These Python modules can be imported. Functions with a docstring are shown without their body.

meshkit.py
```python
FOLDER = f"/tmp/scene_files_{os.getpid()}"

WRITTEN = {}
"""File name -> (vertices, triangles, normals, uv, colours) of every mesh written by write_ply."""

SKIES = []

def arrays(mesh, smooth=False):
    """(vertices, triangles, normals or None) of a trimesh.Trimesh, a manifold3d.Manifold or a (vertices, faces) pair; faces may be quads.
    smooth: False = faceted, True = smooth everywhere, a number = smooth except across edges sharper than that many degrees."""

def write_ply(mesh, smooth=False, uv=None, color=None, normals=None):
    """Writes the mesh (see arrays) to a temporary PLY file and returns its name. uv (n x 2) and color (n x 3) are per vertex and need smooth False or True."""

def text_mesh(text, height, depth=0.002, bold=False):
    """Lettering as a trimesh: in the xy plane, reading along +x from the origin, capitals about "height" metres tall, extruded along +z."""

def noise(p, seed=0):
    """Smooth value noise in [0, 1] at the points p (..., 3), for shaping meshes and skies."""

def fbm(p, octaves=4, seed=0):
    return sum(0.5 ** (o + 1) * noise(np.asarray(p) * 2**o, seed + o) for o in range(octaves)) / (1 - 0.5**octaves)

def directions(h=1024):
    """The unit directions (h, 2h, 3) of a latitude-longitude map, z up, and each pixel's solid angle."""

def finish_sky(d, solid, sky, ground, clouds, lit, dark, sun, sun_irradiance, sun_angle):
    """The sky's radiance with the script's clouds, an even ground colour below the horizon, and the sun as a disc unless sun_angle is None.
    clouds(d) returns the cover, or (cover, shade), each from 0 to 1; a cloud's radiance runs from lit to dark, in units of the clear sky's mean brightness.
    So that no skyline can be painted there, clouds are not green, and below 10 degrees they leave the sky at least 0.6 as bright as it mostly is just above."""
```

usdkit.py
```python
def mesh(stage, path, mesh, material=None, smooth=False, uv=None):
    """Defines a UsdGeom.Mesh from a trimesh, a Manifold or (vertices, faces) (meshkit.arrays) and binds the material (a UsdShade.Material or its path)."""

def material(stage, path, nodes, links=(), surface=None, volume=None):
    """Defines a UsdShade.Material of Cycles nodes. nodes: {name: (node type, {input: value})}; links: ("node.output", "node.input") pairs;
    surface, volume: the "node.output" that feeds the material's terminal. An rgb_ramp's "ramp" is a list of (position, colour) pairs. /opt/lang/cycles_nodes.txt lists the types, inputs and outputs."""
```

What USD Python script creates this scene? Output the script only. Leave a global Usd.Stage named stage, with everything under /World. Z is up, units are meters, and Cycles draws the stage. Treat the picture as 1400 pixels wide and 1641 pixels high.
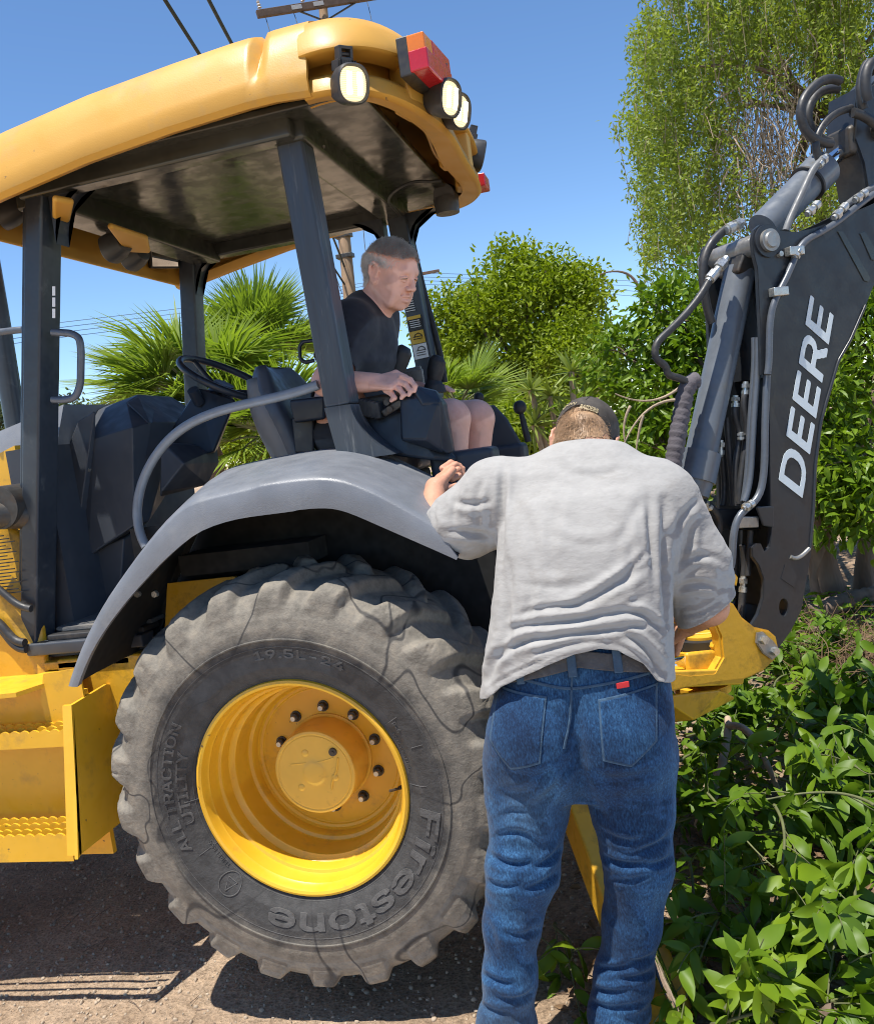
import math, random
import numpy as np
import trimesh
import manifold3d as m3
import usdkit, meshkit
from pxr import Usd, UsdGeom, UsdLux, UsdShade, Gf, Sdf
from scipy.spatial.transform import Rotation as Rot
from scipy.interpolate import splprep, splev
from scipy.spatial import ConvexHull
from shapely.geometry import Polygon

stage = Usd.Stage.CreateInMemory()
UsdGeom.SetStageUpAxis(stage, 'Z')
UsdGeom.Xform.Define(stage, '/World')
UsdGeom.Scope.Define(stage, '/World/Looks')
random.seed(7)
rng = np.random.default_rng(7)
PI = math.pi
A = np.array

# ---------------------------------------------------------------- camera, sky, sun, exposure
HUB = 0.70                                   # height of the rear hub above the ground datum
CAM = A([1.114, -2.311, 0.992 + HUB])
CROT = Rot.from_rotvec([0.107, 0.239, -0.127]).as_matrix() @ A([[1, 0, 0], [0, 0, -1], [0, 1, 0]], float)
FOC = 1397.0
cam = UsdGeom.Camera.Define(stage, '/World/camera')
mtx = np.eye(4)
mtx[0, :3], mtx[1, :3], mtx[2, :3], mtx[3, :3] = CROT[0], -CROT[1], -CROT[2], CAM
cam.AddTransformOp().Set(Gf.Matrix4d(*mtx.ravel().tolist()))
cam.CreateHorizontalApertureAttr(36.0)
cam.CreateFocalLengthAttr(36.0 * FOC / 1400)
cam.CreateFocusDistanceAttr(3.0)
cam.CreateClippingRangeAttr((0.05, 5000))
cam.CreateExposureAttr(0.68)

SUN = A([-0.15, -0.22, 0.95]); SUN = SUN / np.linalg.norm(SUN)
usdkit.material(stage, '/World/Looks/sky_light', {
    'sky': ('sky_texture', {'sky_type': 'single_scattering', 'sun_disc': False, 'sun_elevation': float(math.asin(SUN[2])),
                            'sun_rotation': float(math.atan2(SUN[0], SUN[1])), 'air_density': 0.75, 'aerosol_density': 0.02, 'ozone_density': 1.6}),
    'deep': ('hsv', {'saturation': 1.13, 'value': 1.0}), 'bg': ('background_shader', {'strength': 0.132})}, [('sky.color', 'deep.color'), ('deep.color', 'bg.color')], surface='bg.background')
dome = UsdLux.DomeLight.Define(stage, '/World/sky')
UsdShade.MaterialBindingAPI.Apply(dome.GetPrim()).Bind(UsdShade.Material.Get(stage, '/World/Looks/sky_light'))
dome.GetPrim().SetCustomDataByKey('kind', 'structure')
sun = UsdLux.DistantLight.Define(stage, '/World/sun')
sun.CreateNormalizeAttr(True); sun.CreateIntensityAttr(1.25); sun.CreateAngleAttr(0.53); sun.CreateColorAttr(Gf.Vec3f(1.0, 0.95, 0.87))
zx = SUN; xx = np.cross([0, 0, 1], zx); xx /= np.linalg.norm(xx); yx = np.cross(zx, xx)
ms = np.eye(4); ms[0, :3], ms[1, :3], ms[2, :3] = xx, yx, zx
sun.AddTransformOp().Set(Gf.Matrix4d(*ms.ravel().tolist()))

# ---------------------------------------------------------------- from the photograph's pixels to places
def ray(x, y): return CROT.T @ A([(x - 700) / FOC, (y - 820) / FOC, 1.0])
def onY(x, y, Y): d = ray(x, y); return CAM + d * (Y - CAM[1]) / d[1]
def onZ(x, y, Z): d = ray(x, y); return CAM + d * (Z - CAM[2]) / d[2]
def onP(x, y, p, n): d = ray(x, y); return CAM + d * (np.dot(A(p) - CAM, n) / np.dot(d, n))
def far(x, y, dist): return CAM + ray(x, y) * dist

# ---------------------------------------------------------------- naming
used = {}
def numbered(parent, name):
    k = parent + '/' + name
    n = used.get(k, 0); used[k] = n + 1
    return name if n == 0 else f'{name}_{n:03d}'
class Node:
    def __init__(s, prim, base): s.prim, s.base, s.path = prim, A(base, float), str(prim.GetPath())
def tag(prim, label=None, cat=None, group=None, kind=None):
    for k, v in (('label', label), ('category', cat), ('group', group), ('kind', kind)):
        if v: prim.SetCustomDataByKey(k, v)
def thing(name, label, cat, base=(0, 0, 0), group=None, kind=None):
    x = UsdGeom.Xform.Define(stage, '/World/' + numbered('/World', name))
    x.AddTranslateOp().Set(Gf.Vec3d(*map(float, base)))
    tag(x.GetPrim(), label, cat, group, kind)
    return Node(x.GetPrim(), base)
def part(parent, name, mesh, m, smooth=30, label=None, kind=None):
    if isinstance(mesh, trimesh.Trimesh) and len(mesh.faces) < 4000 and mesh.is_watertight and mesh.volume < 0: mesh = trimesh.Trimesh(mesh.vertices, mesh.faces[:, ::-1], process=False)
    v, f, n = meshkit.arrays(mesh, smooth)
    p = f'{parent.path}/{numbered(parent.path, name)}'
    g = UsdGeom.Mesh.Define(stage, p)
    from pxr import Vt
    g.CreatePointsAttr(Vt.Vec3fArray.FromNumpy((v - parent.base).astype(np.float32)))
    g.CreateFaceVertexCountsAttr(Vt.IntArray.FromNumpy(np.full(len(f), 3, np.int32)))
    g.CreateFaceVertexIndicesAttr(Vt.IntArray.FromNumpy(f.astype(np.int32).ravel()))
    g.CreateSubdivisionSchemeAttr('none')
    if n is not None:
        g.CreateNormalsAttr(Vt.Vec3fArray.FromNumpy(n.astype(np.float32))); g.SetNormalsInterpolation('vertex')
    UsdShade.MaterialBindingAPI.Apply(g.GetPrim()).Bind(UsdShade.Material.Get(stage, '/World/Looks/' + m))
    tag(g.GetPrim(), label, None, None, kind)
    return Node(g.GetPrim(), parent.base)
ROOT = Node(stage.GetPrimAtPath('/World'), (0, 0, 0))
def single(name, mesh, m, label=None, cat=None, group=None, kind=None, smooth=30):
    n = part(ROOT, name, mesh, m, smooth); tag(n.prim, label, cat, group, kind); return n

# ---------------------------------------------------------------- shapes
def cat(*ms):
    ms = [x for m in ms for x in (m if isinstance(m, list) else [m])]
    return trimesh.util.concatenate([trimesh.Trimesh(*meshkit.arrays(x)[:2], process=False) for x in ms])
def box(lo, hi):
    lo, hi = A(lo, float), A(hi, float)
    m = trimesh.creation.box(hi - lo); m.apply_translation((lo + hi) / 2); return m
def hull(pts):
    return trimesh.convex.convex_hull(A(pts, float))
def rhull(pts, r=0.006, n=8):
    s = trimesh.creation.icosphere(1, r).vertices
    return hull((A(pts, float)[:, None] + s[None]).reshape(-1, 3))
def rbox(lo, hi, r=0.006):
    lo, hi = A(lo, float) + r, A(hi, float) - r
    return rhull([[x, y, z] for x in (lo[0], hi[0]) for y in (lo[1], hi[1]) for z in (lo[2], hi[2])], r)
def frame(d):
    d = A(d, float); d = d / np.linalg.norm(d)
    a = np.cross(d, [0, 0, 1.0] if abs(d[2]) < .9 else [1.0, 0, 0]); a /= np.linalg.norm(a)
    return a, np.cross(d, a), d
def cyl(p, q, r, r2=None, n=24, cap=True):
    p, q = A(p, float), A(q, float); a, b, d = frame(q - p); r2 = r if r2 is None else r2
    t = np.arange(n) * 2 * PI / n; c = np.cos(t)[:, None] * a + np.sin(t)[:, None] * b
    v = np.vstack([p + r * c, q + r2 * c, [p], [q]]); i = np.arange(n); j = (i + 1) % n
    f = np.vstack([np.c_[i, j, j + n], np.c_[i, j + n, i + n]] + ([np.c_[j, i, np.full(n, 2 * n)], np.c_[i + n, j + n, np.full(n, 2 * n + 1)]] if cap else []))
    return trimesh.Trimesh(v, f, process=False)
def smoothpath(pts, n=40, s=0):
    pts = A(pts, float)
    k = min(3, len(pts) - 1)
    tck, _ = splprep(pts.T, s=s, k=k); return A(splev(np.linspace(0, 1, n), tck)).T
def rounded_path(pts, r, n=8):
    pts = A(pts, float); out = [pts[0]]
    for i in range(1, len(pts) - 1):
        a, b, c = pts[i - 1], pts[i], pts[i + 1]
        u, w = (a - b), (c - b); lu, lw = np.linalg.norm(u), np.linalg.norm(w)
        rr = min(r, lu * .48, lw * .48); s0, s1 = b + u / lu * rr, b + w / lw * rr
        for t in np.linspace(0, 1, n): out.append((1 - t) ** 2 * s0 + 2 * t * (1 - t) * b + t * t * s1)
    out.append(pts[-1]); return A(out)
def tube(path, r, n=10, cap=True):
    p = A(path, float); m = len(p); r = np.broadcast_to(r, (m,))
    t = np.gradient(p, axis=0); t /= np.linalg.norm(t, axis=1, keepdims=True) + 1e-12
    a = frame(t[0])[0]; V = []
    ang = np.arange(n) * 2 * PI / n
    for k in range(m):
        a = a - t[k] * np.dot(a, t[k]); a /= np.linalg.norm(a) + 1e-12; b = np.cross(t[k], a)
        V.append(p[k] + r[k] * (np.cos(ang)[:, None] * a + np.sin(ang)[:, None] * b))
    V = np.vstack(V); i, j = np.meshgrid(np.arange(m - 1), np.arange(n), indexing='ij'); i, j = i.ravel(), j.ravel(); jn = (j + 1) % n
    f = [np.c_[i * n + j, i * n + jn, (i + 1) * n + jn], np.c_[i * n + j, (i + 1) * n + jn, (i + 1) * n + j]]
    if cap:
        V = np.vstack([V, p[:1], p[-1:]]); q = np.arange(n); qn = (q + 1) % n
        f += [np.c_[qn, q, np.full(n, m * n)], np.c_[(m - 1) * n + q, (m - 1) * n + qn, np.full(n, m * n + 1)]]
    return trimesh.Trimesh(V, np.vstack(f), process=False)
def lathe(profile, centre, axis=1, n=96, closed=False):
    """profile: (radius, along axis); the axis is world Y by default."""
    pr = A(profile, float); m = len(pr); t = np.arange(n) * 2 * PI / n
    V = np.empty((m, n, 3))
    o = [k for k in range(3) if k != axis]
    V[..., axis] = pr[:, 1:2] + centre[axis]
    V[..., o[0]] = centre[o[0]] + pr[:, :1] * np.cos(t); V[..., o[1]] = centre[o[1]] + pr[:, :1] * np.sin(t)
    mm = m if closed else m - 1
    i, j = np.meshgrid(np.arange(mm), np.arange(n), indexing='ij'); i, j = i.ravel(), j.ravel(); jn, i2 = (j + 1) % n, (i + 1) % m
    f = np.vstack([np.c_[i * n + j, i2 * n + jn, i * n + jn], np.c_[i * n + j, i2 * n + j, i2 * n + jn]])
    return trimesh.Trimesh(V.reshape(-1, 3), f, process=False)
def plate(poly, thick, o, u, v, holes=(), bevel=0.0):
    """2-D outline (along u, v from o) given thickness along u x v."""
    P = Polygon(poly, [h for h in holes]).buffer(0)
    w = np.cross(u, v); parts = []; bevel = min(bevel, thick * .3)
    geoms = getattr(P, 'geoms', [P])
    for g in geoms:
        if bevel > 0:
            g2 = g.buffer(-bevel)
            lay = [trimesh.creation.extrude_polygon(g, thick - 2 * bevel, engine='earcut')]
            lay[0].apply_translation([0, 0, bevel])
            b = trimesh.creation.extrude_polygon(g2, thick, engine='earcut') if not g2.is_empty else None
            if b is not None: lay.append(b)
            e = trimesh.util.concatenate(lay)
        else:
            e = trimesh.creation.extrude_polygon(g, thick, engine='earcut')
        q = e.vertices
        e.vertices = A(o) + q[:, :1] * A(u) + q[:, 1:2] * A(v) + q[:, 2:3] * w
        if np.linalg.det(A([u, v, w])) < 0: e.invert()
        parts.append(e)
    return trimesh.util.concatenate(parts)
def loft(rings, close=True, caps=True):
    R_ = A(rings, float); m, n = R_.shape[:2]; V = R_.reshape(-1, 3)
    i, j = np.meshgrid(np.arange(m - 1), np.arange(n if close else n - 1), indexing='ij'); i, j = i.ravel(), j.ravel(); jn = (j + 1) % n
    f = [np.c_[i * n + j, i * n + jn, (i + 1) * n + jn], np.c_[i * n + j, (i + 1) * n + jn, (i + 1) * n + j]]
    if caps and close:
        V = np.vstack([V, R_[0].mean(0), R_[-1].mean(0)]); q = np.arange(n); qn = (q + 1) % n
        f += [np.c_[qn, q, np.full(n, m * n)], np.c_[(m - 1) * n + q, (m - 1) * n + qn, np.full(n, m * n + 1)]]
    return trimesh.Trimesh(V, np.vstack(f), process=False)
def thicken(mesh, t):
    """A sheet given thickness t to its back."""
    m = trimesh.Trimesh(mesh.vertices, mesh.faces, process=True); n = m.vertex_normals; V = np.vstack([m.vertices, m.vertices - n * t]); k = len(m.vertices)
    e = m.edges_sorted; _, inv, cnt = np.unique(e, axis=0, return_inverse=True, return_counts=True); b = m.edges[cnt[inv] == 1]
    return trimesh.Trimesh(V, np.vstack([m.faces, m.faces[:, ::-1] + k, np.c_[b[:, 1], b[:, 0], b[:, 0] + k], np.c_[b[:, 1], b[:, 0] + k, b[:, 1] + k]]), process=False)
def text_on(text, h, o, u, v, depth=.0015, bold=True, shear=0.0, width=None):
    m = meshkit.text_mesh(text, h, depth, bold=bold); q = m.vertices.copy()
    q[:, 0] += shear * q[:, 1]
    if width: q[:, 0] *= width / (q[:, 0].max() - q[:, 0].min())
    m.vertices = A(o) + q[:, :1] * A(u) + q[:, 1:2] * A(v) + q[:, 2:3] * np.cross(u, v); return m

# smooth bodies: signed distances, smooth unions, a surface net
def sd_cap(p, a, b, ra, rb):
    a, b = A(a, np.float32), A(b, np.float32); pa = p - a; ba = b - a
    h = np.clip((pa @ ba) / (ba @ ba + 1e-12), 0, 1)
    return np.linalg.norm(pa - h[..., None] * ba, axis=-1) - (ra + (rb - ra) * h)
def sd_ell(p, c, r, R_=None):
    q = p - A(c, np.float32)
    if R_ is not None: q = q @ A(R_, np.float32)
    r = A(r, np.float32); k0 = np.linalg.norm(q / r, axis=-1); k1 = np.linalg.norm(q / (r * r), axis=-1)
    return k0 * (k0 - 1) / np.maximum(k1, 1e-9)
def smin(a, b, k):
    h = np.clip(.5 + .5 * (b - a) / k, 0, 1); return b * (1 - h) + a * h - k * h * (1 - h)
def smax(a, b, k): return -smin(-a, -b, k)
def grid(lo, hi, h):
    ax = [np.arange(l, u + h, h, dtype=np.float32) for l, u in zip(lo, hi)]
    return np.stack(np.meshgrid(*ax, indexing='ij'), -1)
def net(F, lo, h):
    S = F < 0; n = F.shape
    c = [(i, j, k) for i in (0, 1) for j in (0, 1) for k in (0, 1)]
    sl = lambda o: tuple(slice(o[d], n[d] - 1 + o[d]) for d in range(3))
    cnt = sum(S[sl(o)].astype(np.int8) for o in c)
    act = (cnt > 0) & (cnt < 8); idx = -np.ones(act.shape, np.int64); idx[act] = np.arange(act.sum())
    I = np.argwhere(act); acc = np.zeros((len(I), 3)); w = np.zeros(len(I))
    for a in range(8):
        for b in range(a + 1, 8):
            oa, ob = A(c[a]), A(c[b])
            if np.abs(oa - ob).sum() != 1: continue
            fa, fb = F[tuple((I + oa).T)], F[tuple((I + ob).T)]; x = (fa < 0) != (fb < 0)
            t = fa[x] / (fa[x] - fb[x]); acc[x] += oa + t[:, None] * (ob - oa); w[x] += 1
    V = A(lo) + (I + acc / w[:, None]) * h; Fs = []
    for d in range(3):
        e, g = (d + 1) % 3, (d + 2) % 3
        s0 = [slice(0, n[k] - 1) if k == d else slice(1, n[k] - 1) for k in range(3)]; s1 = list(s0); s1[d] = slice(1, n[d])
        a, b = S[tuple(s0)], S[tuple(s1)]
        for flip, m in ((False, a & ~b), (True, ~a & b)):
            P = np.argwhere(m)
            for k in range(3):
                if k != d: P[:, k] += 1
            q = []
            for de, dg in ((-1, -1), (0, -1), (0, 0), (-1, 0)):
                Q = P.copy(); Q[:, e] += de; Q[:, g] += dg; q.append(idx[tuple(Q.T)])
            q = np.stack(q, 1)
            if flip: q = q[:, ::-1]
            Fs.append(q)
    Q = np.vstack(Fs)
    return trimesh.Trimesh(V, np.vstack([Q[:, [0, 1, 2]], Q[:, [0, 2, 3]]]), process=False)
def biggest(m):
    lab = trimesh.graph.connected_component_labels(m.face_adjacency, node_count=len(m.faces)); k = np.bincount(lab).argmax()
    o = trimesh.Trimesh(m.vertices, m.faces[lab == k], process=False); o.remove_unreferenced_vertices(); return o
def relax(m, n=4, lim=None):
    """Laplacian smoothing that keeps volume and never moves a point far."""
    from scipy.sparse import coo_matrix, diags
    v0 = A(m.vertices); e = m.edges_unique; k = len(v0)
    W = coo_matrix((np.ones(2 * len(e)), (np.r_[e[:, 0], e[:, 1]], np.r_[e[:, 1], e[:, 0]])), (k, k)).tocsr()
    W = diags(1 / np.maximum(np.asarray(W.sum(1)).ravel(), 1)) @ W; v = v0.copy()
    lim = np.median(np.linalg.norm(v0[e[:, 0]] - v0[e[:, 1]], axis=1)) * .8 if lim is None else lim
    for _ in range(n):
        for lam in (.5, -.52): v = v + lam * (W @ v - v)
    d = v - v0; L = np.linalg.norm(d, axis=1, keepdims=True); v = v0 + d * np.minimum(1, lim / np.maximum(L, 1e-12))
    return trimesh.Trimesh(v, m.faces, process=False)
def union(ms):
    """One continuous surface out of overlapping closed ones."""
    out = None
    for m in ms:
        q = m3.Manifold(m3.Mesh(A(m.vertices).astype(np.float32), A(m.faces).astype(np.uint32)))
        if q.is_empty(): print('union: open mesh', q.status()); return trimesh.util.concatenate(ms)
        out = q if out is None else out + q
    o = out.to_mesh(); return trimesh.Trimesh(o.vert_properties[:, :3], o.tri_verts, process=False)
def project(V):
    c = (A(V) - CAM) @ CROT.T; return c[:, :2] / c[:, 2:] * FOC + [700, 820]
def creases(m, lines, w=5.5, deep=.010, ridge=.6):
    """Fold lines pressed into cloth on the side that faces the lens; each line is (points, depth factor, width factor)."""
    V = A(m.vertices); P = project(V); face = np.clip(-(m.vertex_normals * (V - CAM) / np.linalg.norm(V - CAM, axis=1)[:, None]).sum(1) * 2.2, 0, 1); out_ = np.zeros(len(V))
    for pts, k, wf in lines:
        S = smoothpath(A(pts, float), 24); ww = w * wf; ids = np.flatnonzero((face > 0) & (P > S.min(0) - 5 * ww).all(1) & (P < S.max(0) + 5 * ww).all(1)); Pi = P[ids]
        d, tt, sg = np.full(len(ids), 1e9), np.zeros(len(ids)), np.zeros(len(ids))
        for i in range(23):
            ab = S[i + 1] - S[i]; t = np.clip(((Pi - S[i]) @ ab) / (ab @ ab + 1e-9), 0, 1); q = Pi - S[i] - t[:, None] * ab; L = np.linalg.norm(q, axis=1); b = L < d
            d[b] = L[b]; tt[b] = (i + t[b]) / 23; sg[b] = np.sign(ab[0] * q[b, 1] - ab[1] * q[b, 0])
        fade = np.sin(np.clip(tt, .02, .98) * PI) ** .6
        out_[ids] += deep * k * fade * (-np.exp(-(d / ww) ** 2) + ridge * np.exp(-((d - 1.9 * ww) / (ww * 1.1)) ** 2) * np.where(sg < 0, 1.25, .75))
    return out_ * face
def displace(m, amount):
    nrm = m.vertex_normals; return trimesh.Trimesh(m.vertices + nrm * np.asarray(amount)[:, None], m.faces, process=False)

# ---------------------------------------------------------------- materials
def mat(name, base, rough=.5, metal=0.0, var=.15, vscale=6.0, bump=0.0, bscale=80.0, dirt=None, dirt_amt=.4, dirt_scale=3.0, spec=.5, rvar=.12, coat=0.0, stretch=(1, 1, 1), sheen=0.0, sss=0.0, two=None, chips=None):
    b = A(base, float)
    nodes = {'geo': ('geometry', {}), 'map': ('mapping', {'scale': stretch}),
             'n1': ('noise_texture', {'scale': vscale, 'detail': 6.0, 'roughness': .6}),
             'ramp': ('rgb_ramp', {'ramp': [(.25, tuple(b * (1 - var))), (.75, tuple(np.minimum(b * (1 + var), .95) if two is None else two))]}),
             'n2': ('noise_texture', {'scale': vscale * 3.3, 'detail': 4.0}),
             'rr': ('map_range', {'from_min': .3, 'from_max': .7, 'to_min': max(rough - rvar, .03), 'to_max': min(rough + rvar, 1.0), 'clamp': True}),
             'p': ('principled_bsdf', {'metallic': metal, 'specular_ior_level': spec, 'coat_weight': coat, 'coat_roughness': .15, 'sheen_weight': sheen, 'subsurface_weight': sss, 'subsurface_scale': .006})}
    links = [('geo.position', 'map.vector'), ('map.vector', 'n1.vector'), ('map.vector', 'n2.vector'), ('n1.fac', 'ramp.fac'), ('n2.fac', 'rr.value'), ('rr.result', 'p.roughness')]
    col = 'ramp.color'
    if dirt is not None:
        nodes['n3'] = ('noise_texture', {'scale': dirt_scale, 'detail': 8.0, 'roughness': .7})
        nodes['dr'] = ('map_range', {'from_min': .62 - .3 * dirt_amt, 'from_max': .78 - .1 * dirt_amt, 'to_min': 0.0, 'to_max': .85, 'clamp': True})
        nodes['mx'] = ('mix_color', {'b': tuple(dirt)})
        links += [('map.vector', 'n3.vector'), ('n3.fac', 'dr.value'), ('dr.result', 'mx.fac'), (col, 'mx.a')]; col = 'mx.result'
    if chips is not None:
        nodes['c1'] = ('noise_texture', {'scale': 46.0, 'detail': 5.0, 'roughness': .62}); nodes['c2'] = ('noise_texture', {'scale': 5.0, 'detail': 3.0})
        nodes['c3'] = ('math', {'math_type': 'multiply_add', 'value2': .35}); nodes['c4'] = ('map_range', {'from_min': .885, 'from_max': .91, 'to_min': 0.0, 'to_max': .9, 'clamp': True}); nodes['cm'] = ('mix_color', {'b': tuple(chips)})
        links += [('geo.position', 'c1.vector'), ('geo.position', 'c2.vector'), ('c2.fac', 'c3.value1'), ('c1.fac', 'c3.value3'), ('c3.value', 'c4.value'), ('c4.result', 'cm.fac'), (col, 'cm.a')]; col = 'cm.result'
    links.append((col, 'p.base_color'))
    if bump > 0:
        nodes['nb'] = ('noise_texture', {'scale': bscale, 'detail': 3.0}); nodes['bp'] = ('bump', {'strength': 1.0, 'distance': bump})
        links += [('map.vector', 'nb.vector'), ('nb.fac', 'bp.height'), ('bp.normal', 'p.normal')]
    return usdkit.material(stage, '/World/Looks/' + name, nodes, links, surface='p.BSDF')

mat('roof_yellow', (.56, .30, .050), .48, var=.10, vscale=2.2, bump=.0004, bscale=240, spec=.4, dirt=(.42, .27, .10), dirt_amt=.2, dirt_scale=4, chips=(.20, .13, .06))
mat('paint_yellow', (.70, .385, .022), .36, var=.07, vscale=5, bump=.0003, bscale=50, dirt=(.33, .19, .045), dirt_amt=.22, dirt_scale=7, coat=.12, chips=(.10, .06, .03))
mat('greasy_yellow', (.66, .36, .024), .38, var=.1, vscale=9, bump=.0006, bscale=60, dirt=(.03, .02, .012), dirt_amt=.42, dirt_scale=9)
mat('hub_yellow', (.72, .43, .060), .45, var=.08, vscale=9, bump=.0008, bscale=34, dirt=(.30, .17, .04), dirt_amt=.1, dirt_scale=14)
mat('post_charcoal', (.028, .034, .043), .33, var=.2, vscale=5, bump=.0002, bscale=120, dirt=(.12, .125, .125), dirt_amt=.12, dirt_scale=10, rvar=.08)
mat('post_scratched', (.040, .048, .060), .36, var=.2, vscale=5, bump=.0002, bscale=120, dirt=(.22, .225, .22), dirt_amt=.16, dirt_scale=9, rvar=.1, stretch=(4, 4, .35))
mat('boom_charcoal', (.020, .023, .028), .36, var=.25, vscale=4, bump=.0003, bscale=90, dirt=(.05, .046, .04), dirt_amt=.3, dirt_scale=5, rvar=.1)
mat('cylinder_grey', (.115, .130, .150), .34, var=.15, vscale=8, dirt=(.12, .115, .10), dirt_amt=.2, dirt_scale=8)
mat('fender_plastic', (.150, .160, .178), .40, var=.22, vscale=5, bump=.0007, bscale=330, dirt=(.25, .25, .245), dirt_amt=.25, dirt_scale=4)
mat('dash_plastic', (.040, .047, .060), .52, var=.2, vscale=5, bump=.0006, bscale=420, dirt=(.09, .09, .088), dirt_amt=.16, dirt_scale=4)
mat('console_plastic', (.014, .018, .026), .40, var=.2, vscale=6, bump=.0003, bscale=400, dirt=(.05, .05, .05), dirt_amt=.1, dirt_scale=6)
mat('liner_dark', (.040, .042, .036), .20, var=.35, vscale=3.5, bump=.0014, bscale=9, dirt=(.075, .075, .06), dirt_amt=.22, dirt_scale=5, rvar=.12)
mat('well_black', (.010, .010, .010), .8, var=.3, vscale=8, dirt=(.03, .026, .02), dirt_amt=.3)
mat('black_rubber', (.018, .018, .019), .55, var=.3, vscale=14, dirt=(.07, .06, .05), dirt_amt=.2, dirt_scale=9)
mat('hose_rubber', (.026, .026, .027), .5, var=.3, vscale=18, dirt=(.10, .085, .07), dirt_amt=.25, dirt_scale=11)
mat('hose_grey', (.13, .135, .14), .5, var=.2, vscale=12)
mat('steel_tube', (.10, .112, .13), .34, metal=.2, var=.15, vscale=12)
mat('rail_grey', (.21, .225, .245), .42, var=.15, vscale=15)
mat('chrome', (.86, .87, .88), .06, metal=1.0, var=.02, rvar=.03)
mat('zinc', (.52, .52, .49), .38, metal=.85, var=.15, vscale=40, dirt=(.12, .10, .08), dirt_amt=.2, dirt_scale=30)
mat('dark_steel', (.07, .066, .06), .5, metal=.6, var=.3, vscale=30, dirt=(.10, .06, .035), dirt_amt=.4, dirt_scale=20)
mat('bare_steel', (.33, .32, .30), .42, metal=.7, var=.2, vscale=20, dirt=(.12, .10, .08), dirt_amt=.3, dirt_scale=14)
mat('seat_vinyl', (.075, .085, .105), .42, var=.12, vscale=10, bump=.0003, bscale=300)
mat('seat_grey', (.22, .21, .20), .6, var=.1, vscale=10, bump=.0004, bscale=300)
mat('letter_white', (.66, .74, .77), .45, var=.05, dirt=(.45, .48, .48), dirt_amt=.12, dirt_scale=18)
mat('decal_white', (.75, .76, .75), .4, var=.04)
mat('decal_yellow', (.68, .44, .04), .4, var=.04)
mat('decal_black', (.02, .02, .02), .45, var=.1)
mat('decal_orange', (.7, .20, .04), .45, var=.1)
mat('grip_tape', (.10, .10, .10), .75, var=.2, vscale=30, bump=.001, bscale=200, dirt=(.22, .20, .17), dirt_amt=.35, dirt_scale=8)
mat('lamp_housing', (.035, .034, .033), .45, var=.2, vscale=20)
def lin(h): return tuple(((c / 255 + .055) / 1.055) ** 2.4 if c > 10 else c / 255 / 12.92 for c in h)
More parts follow.
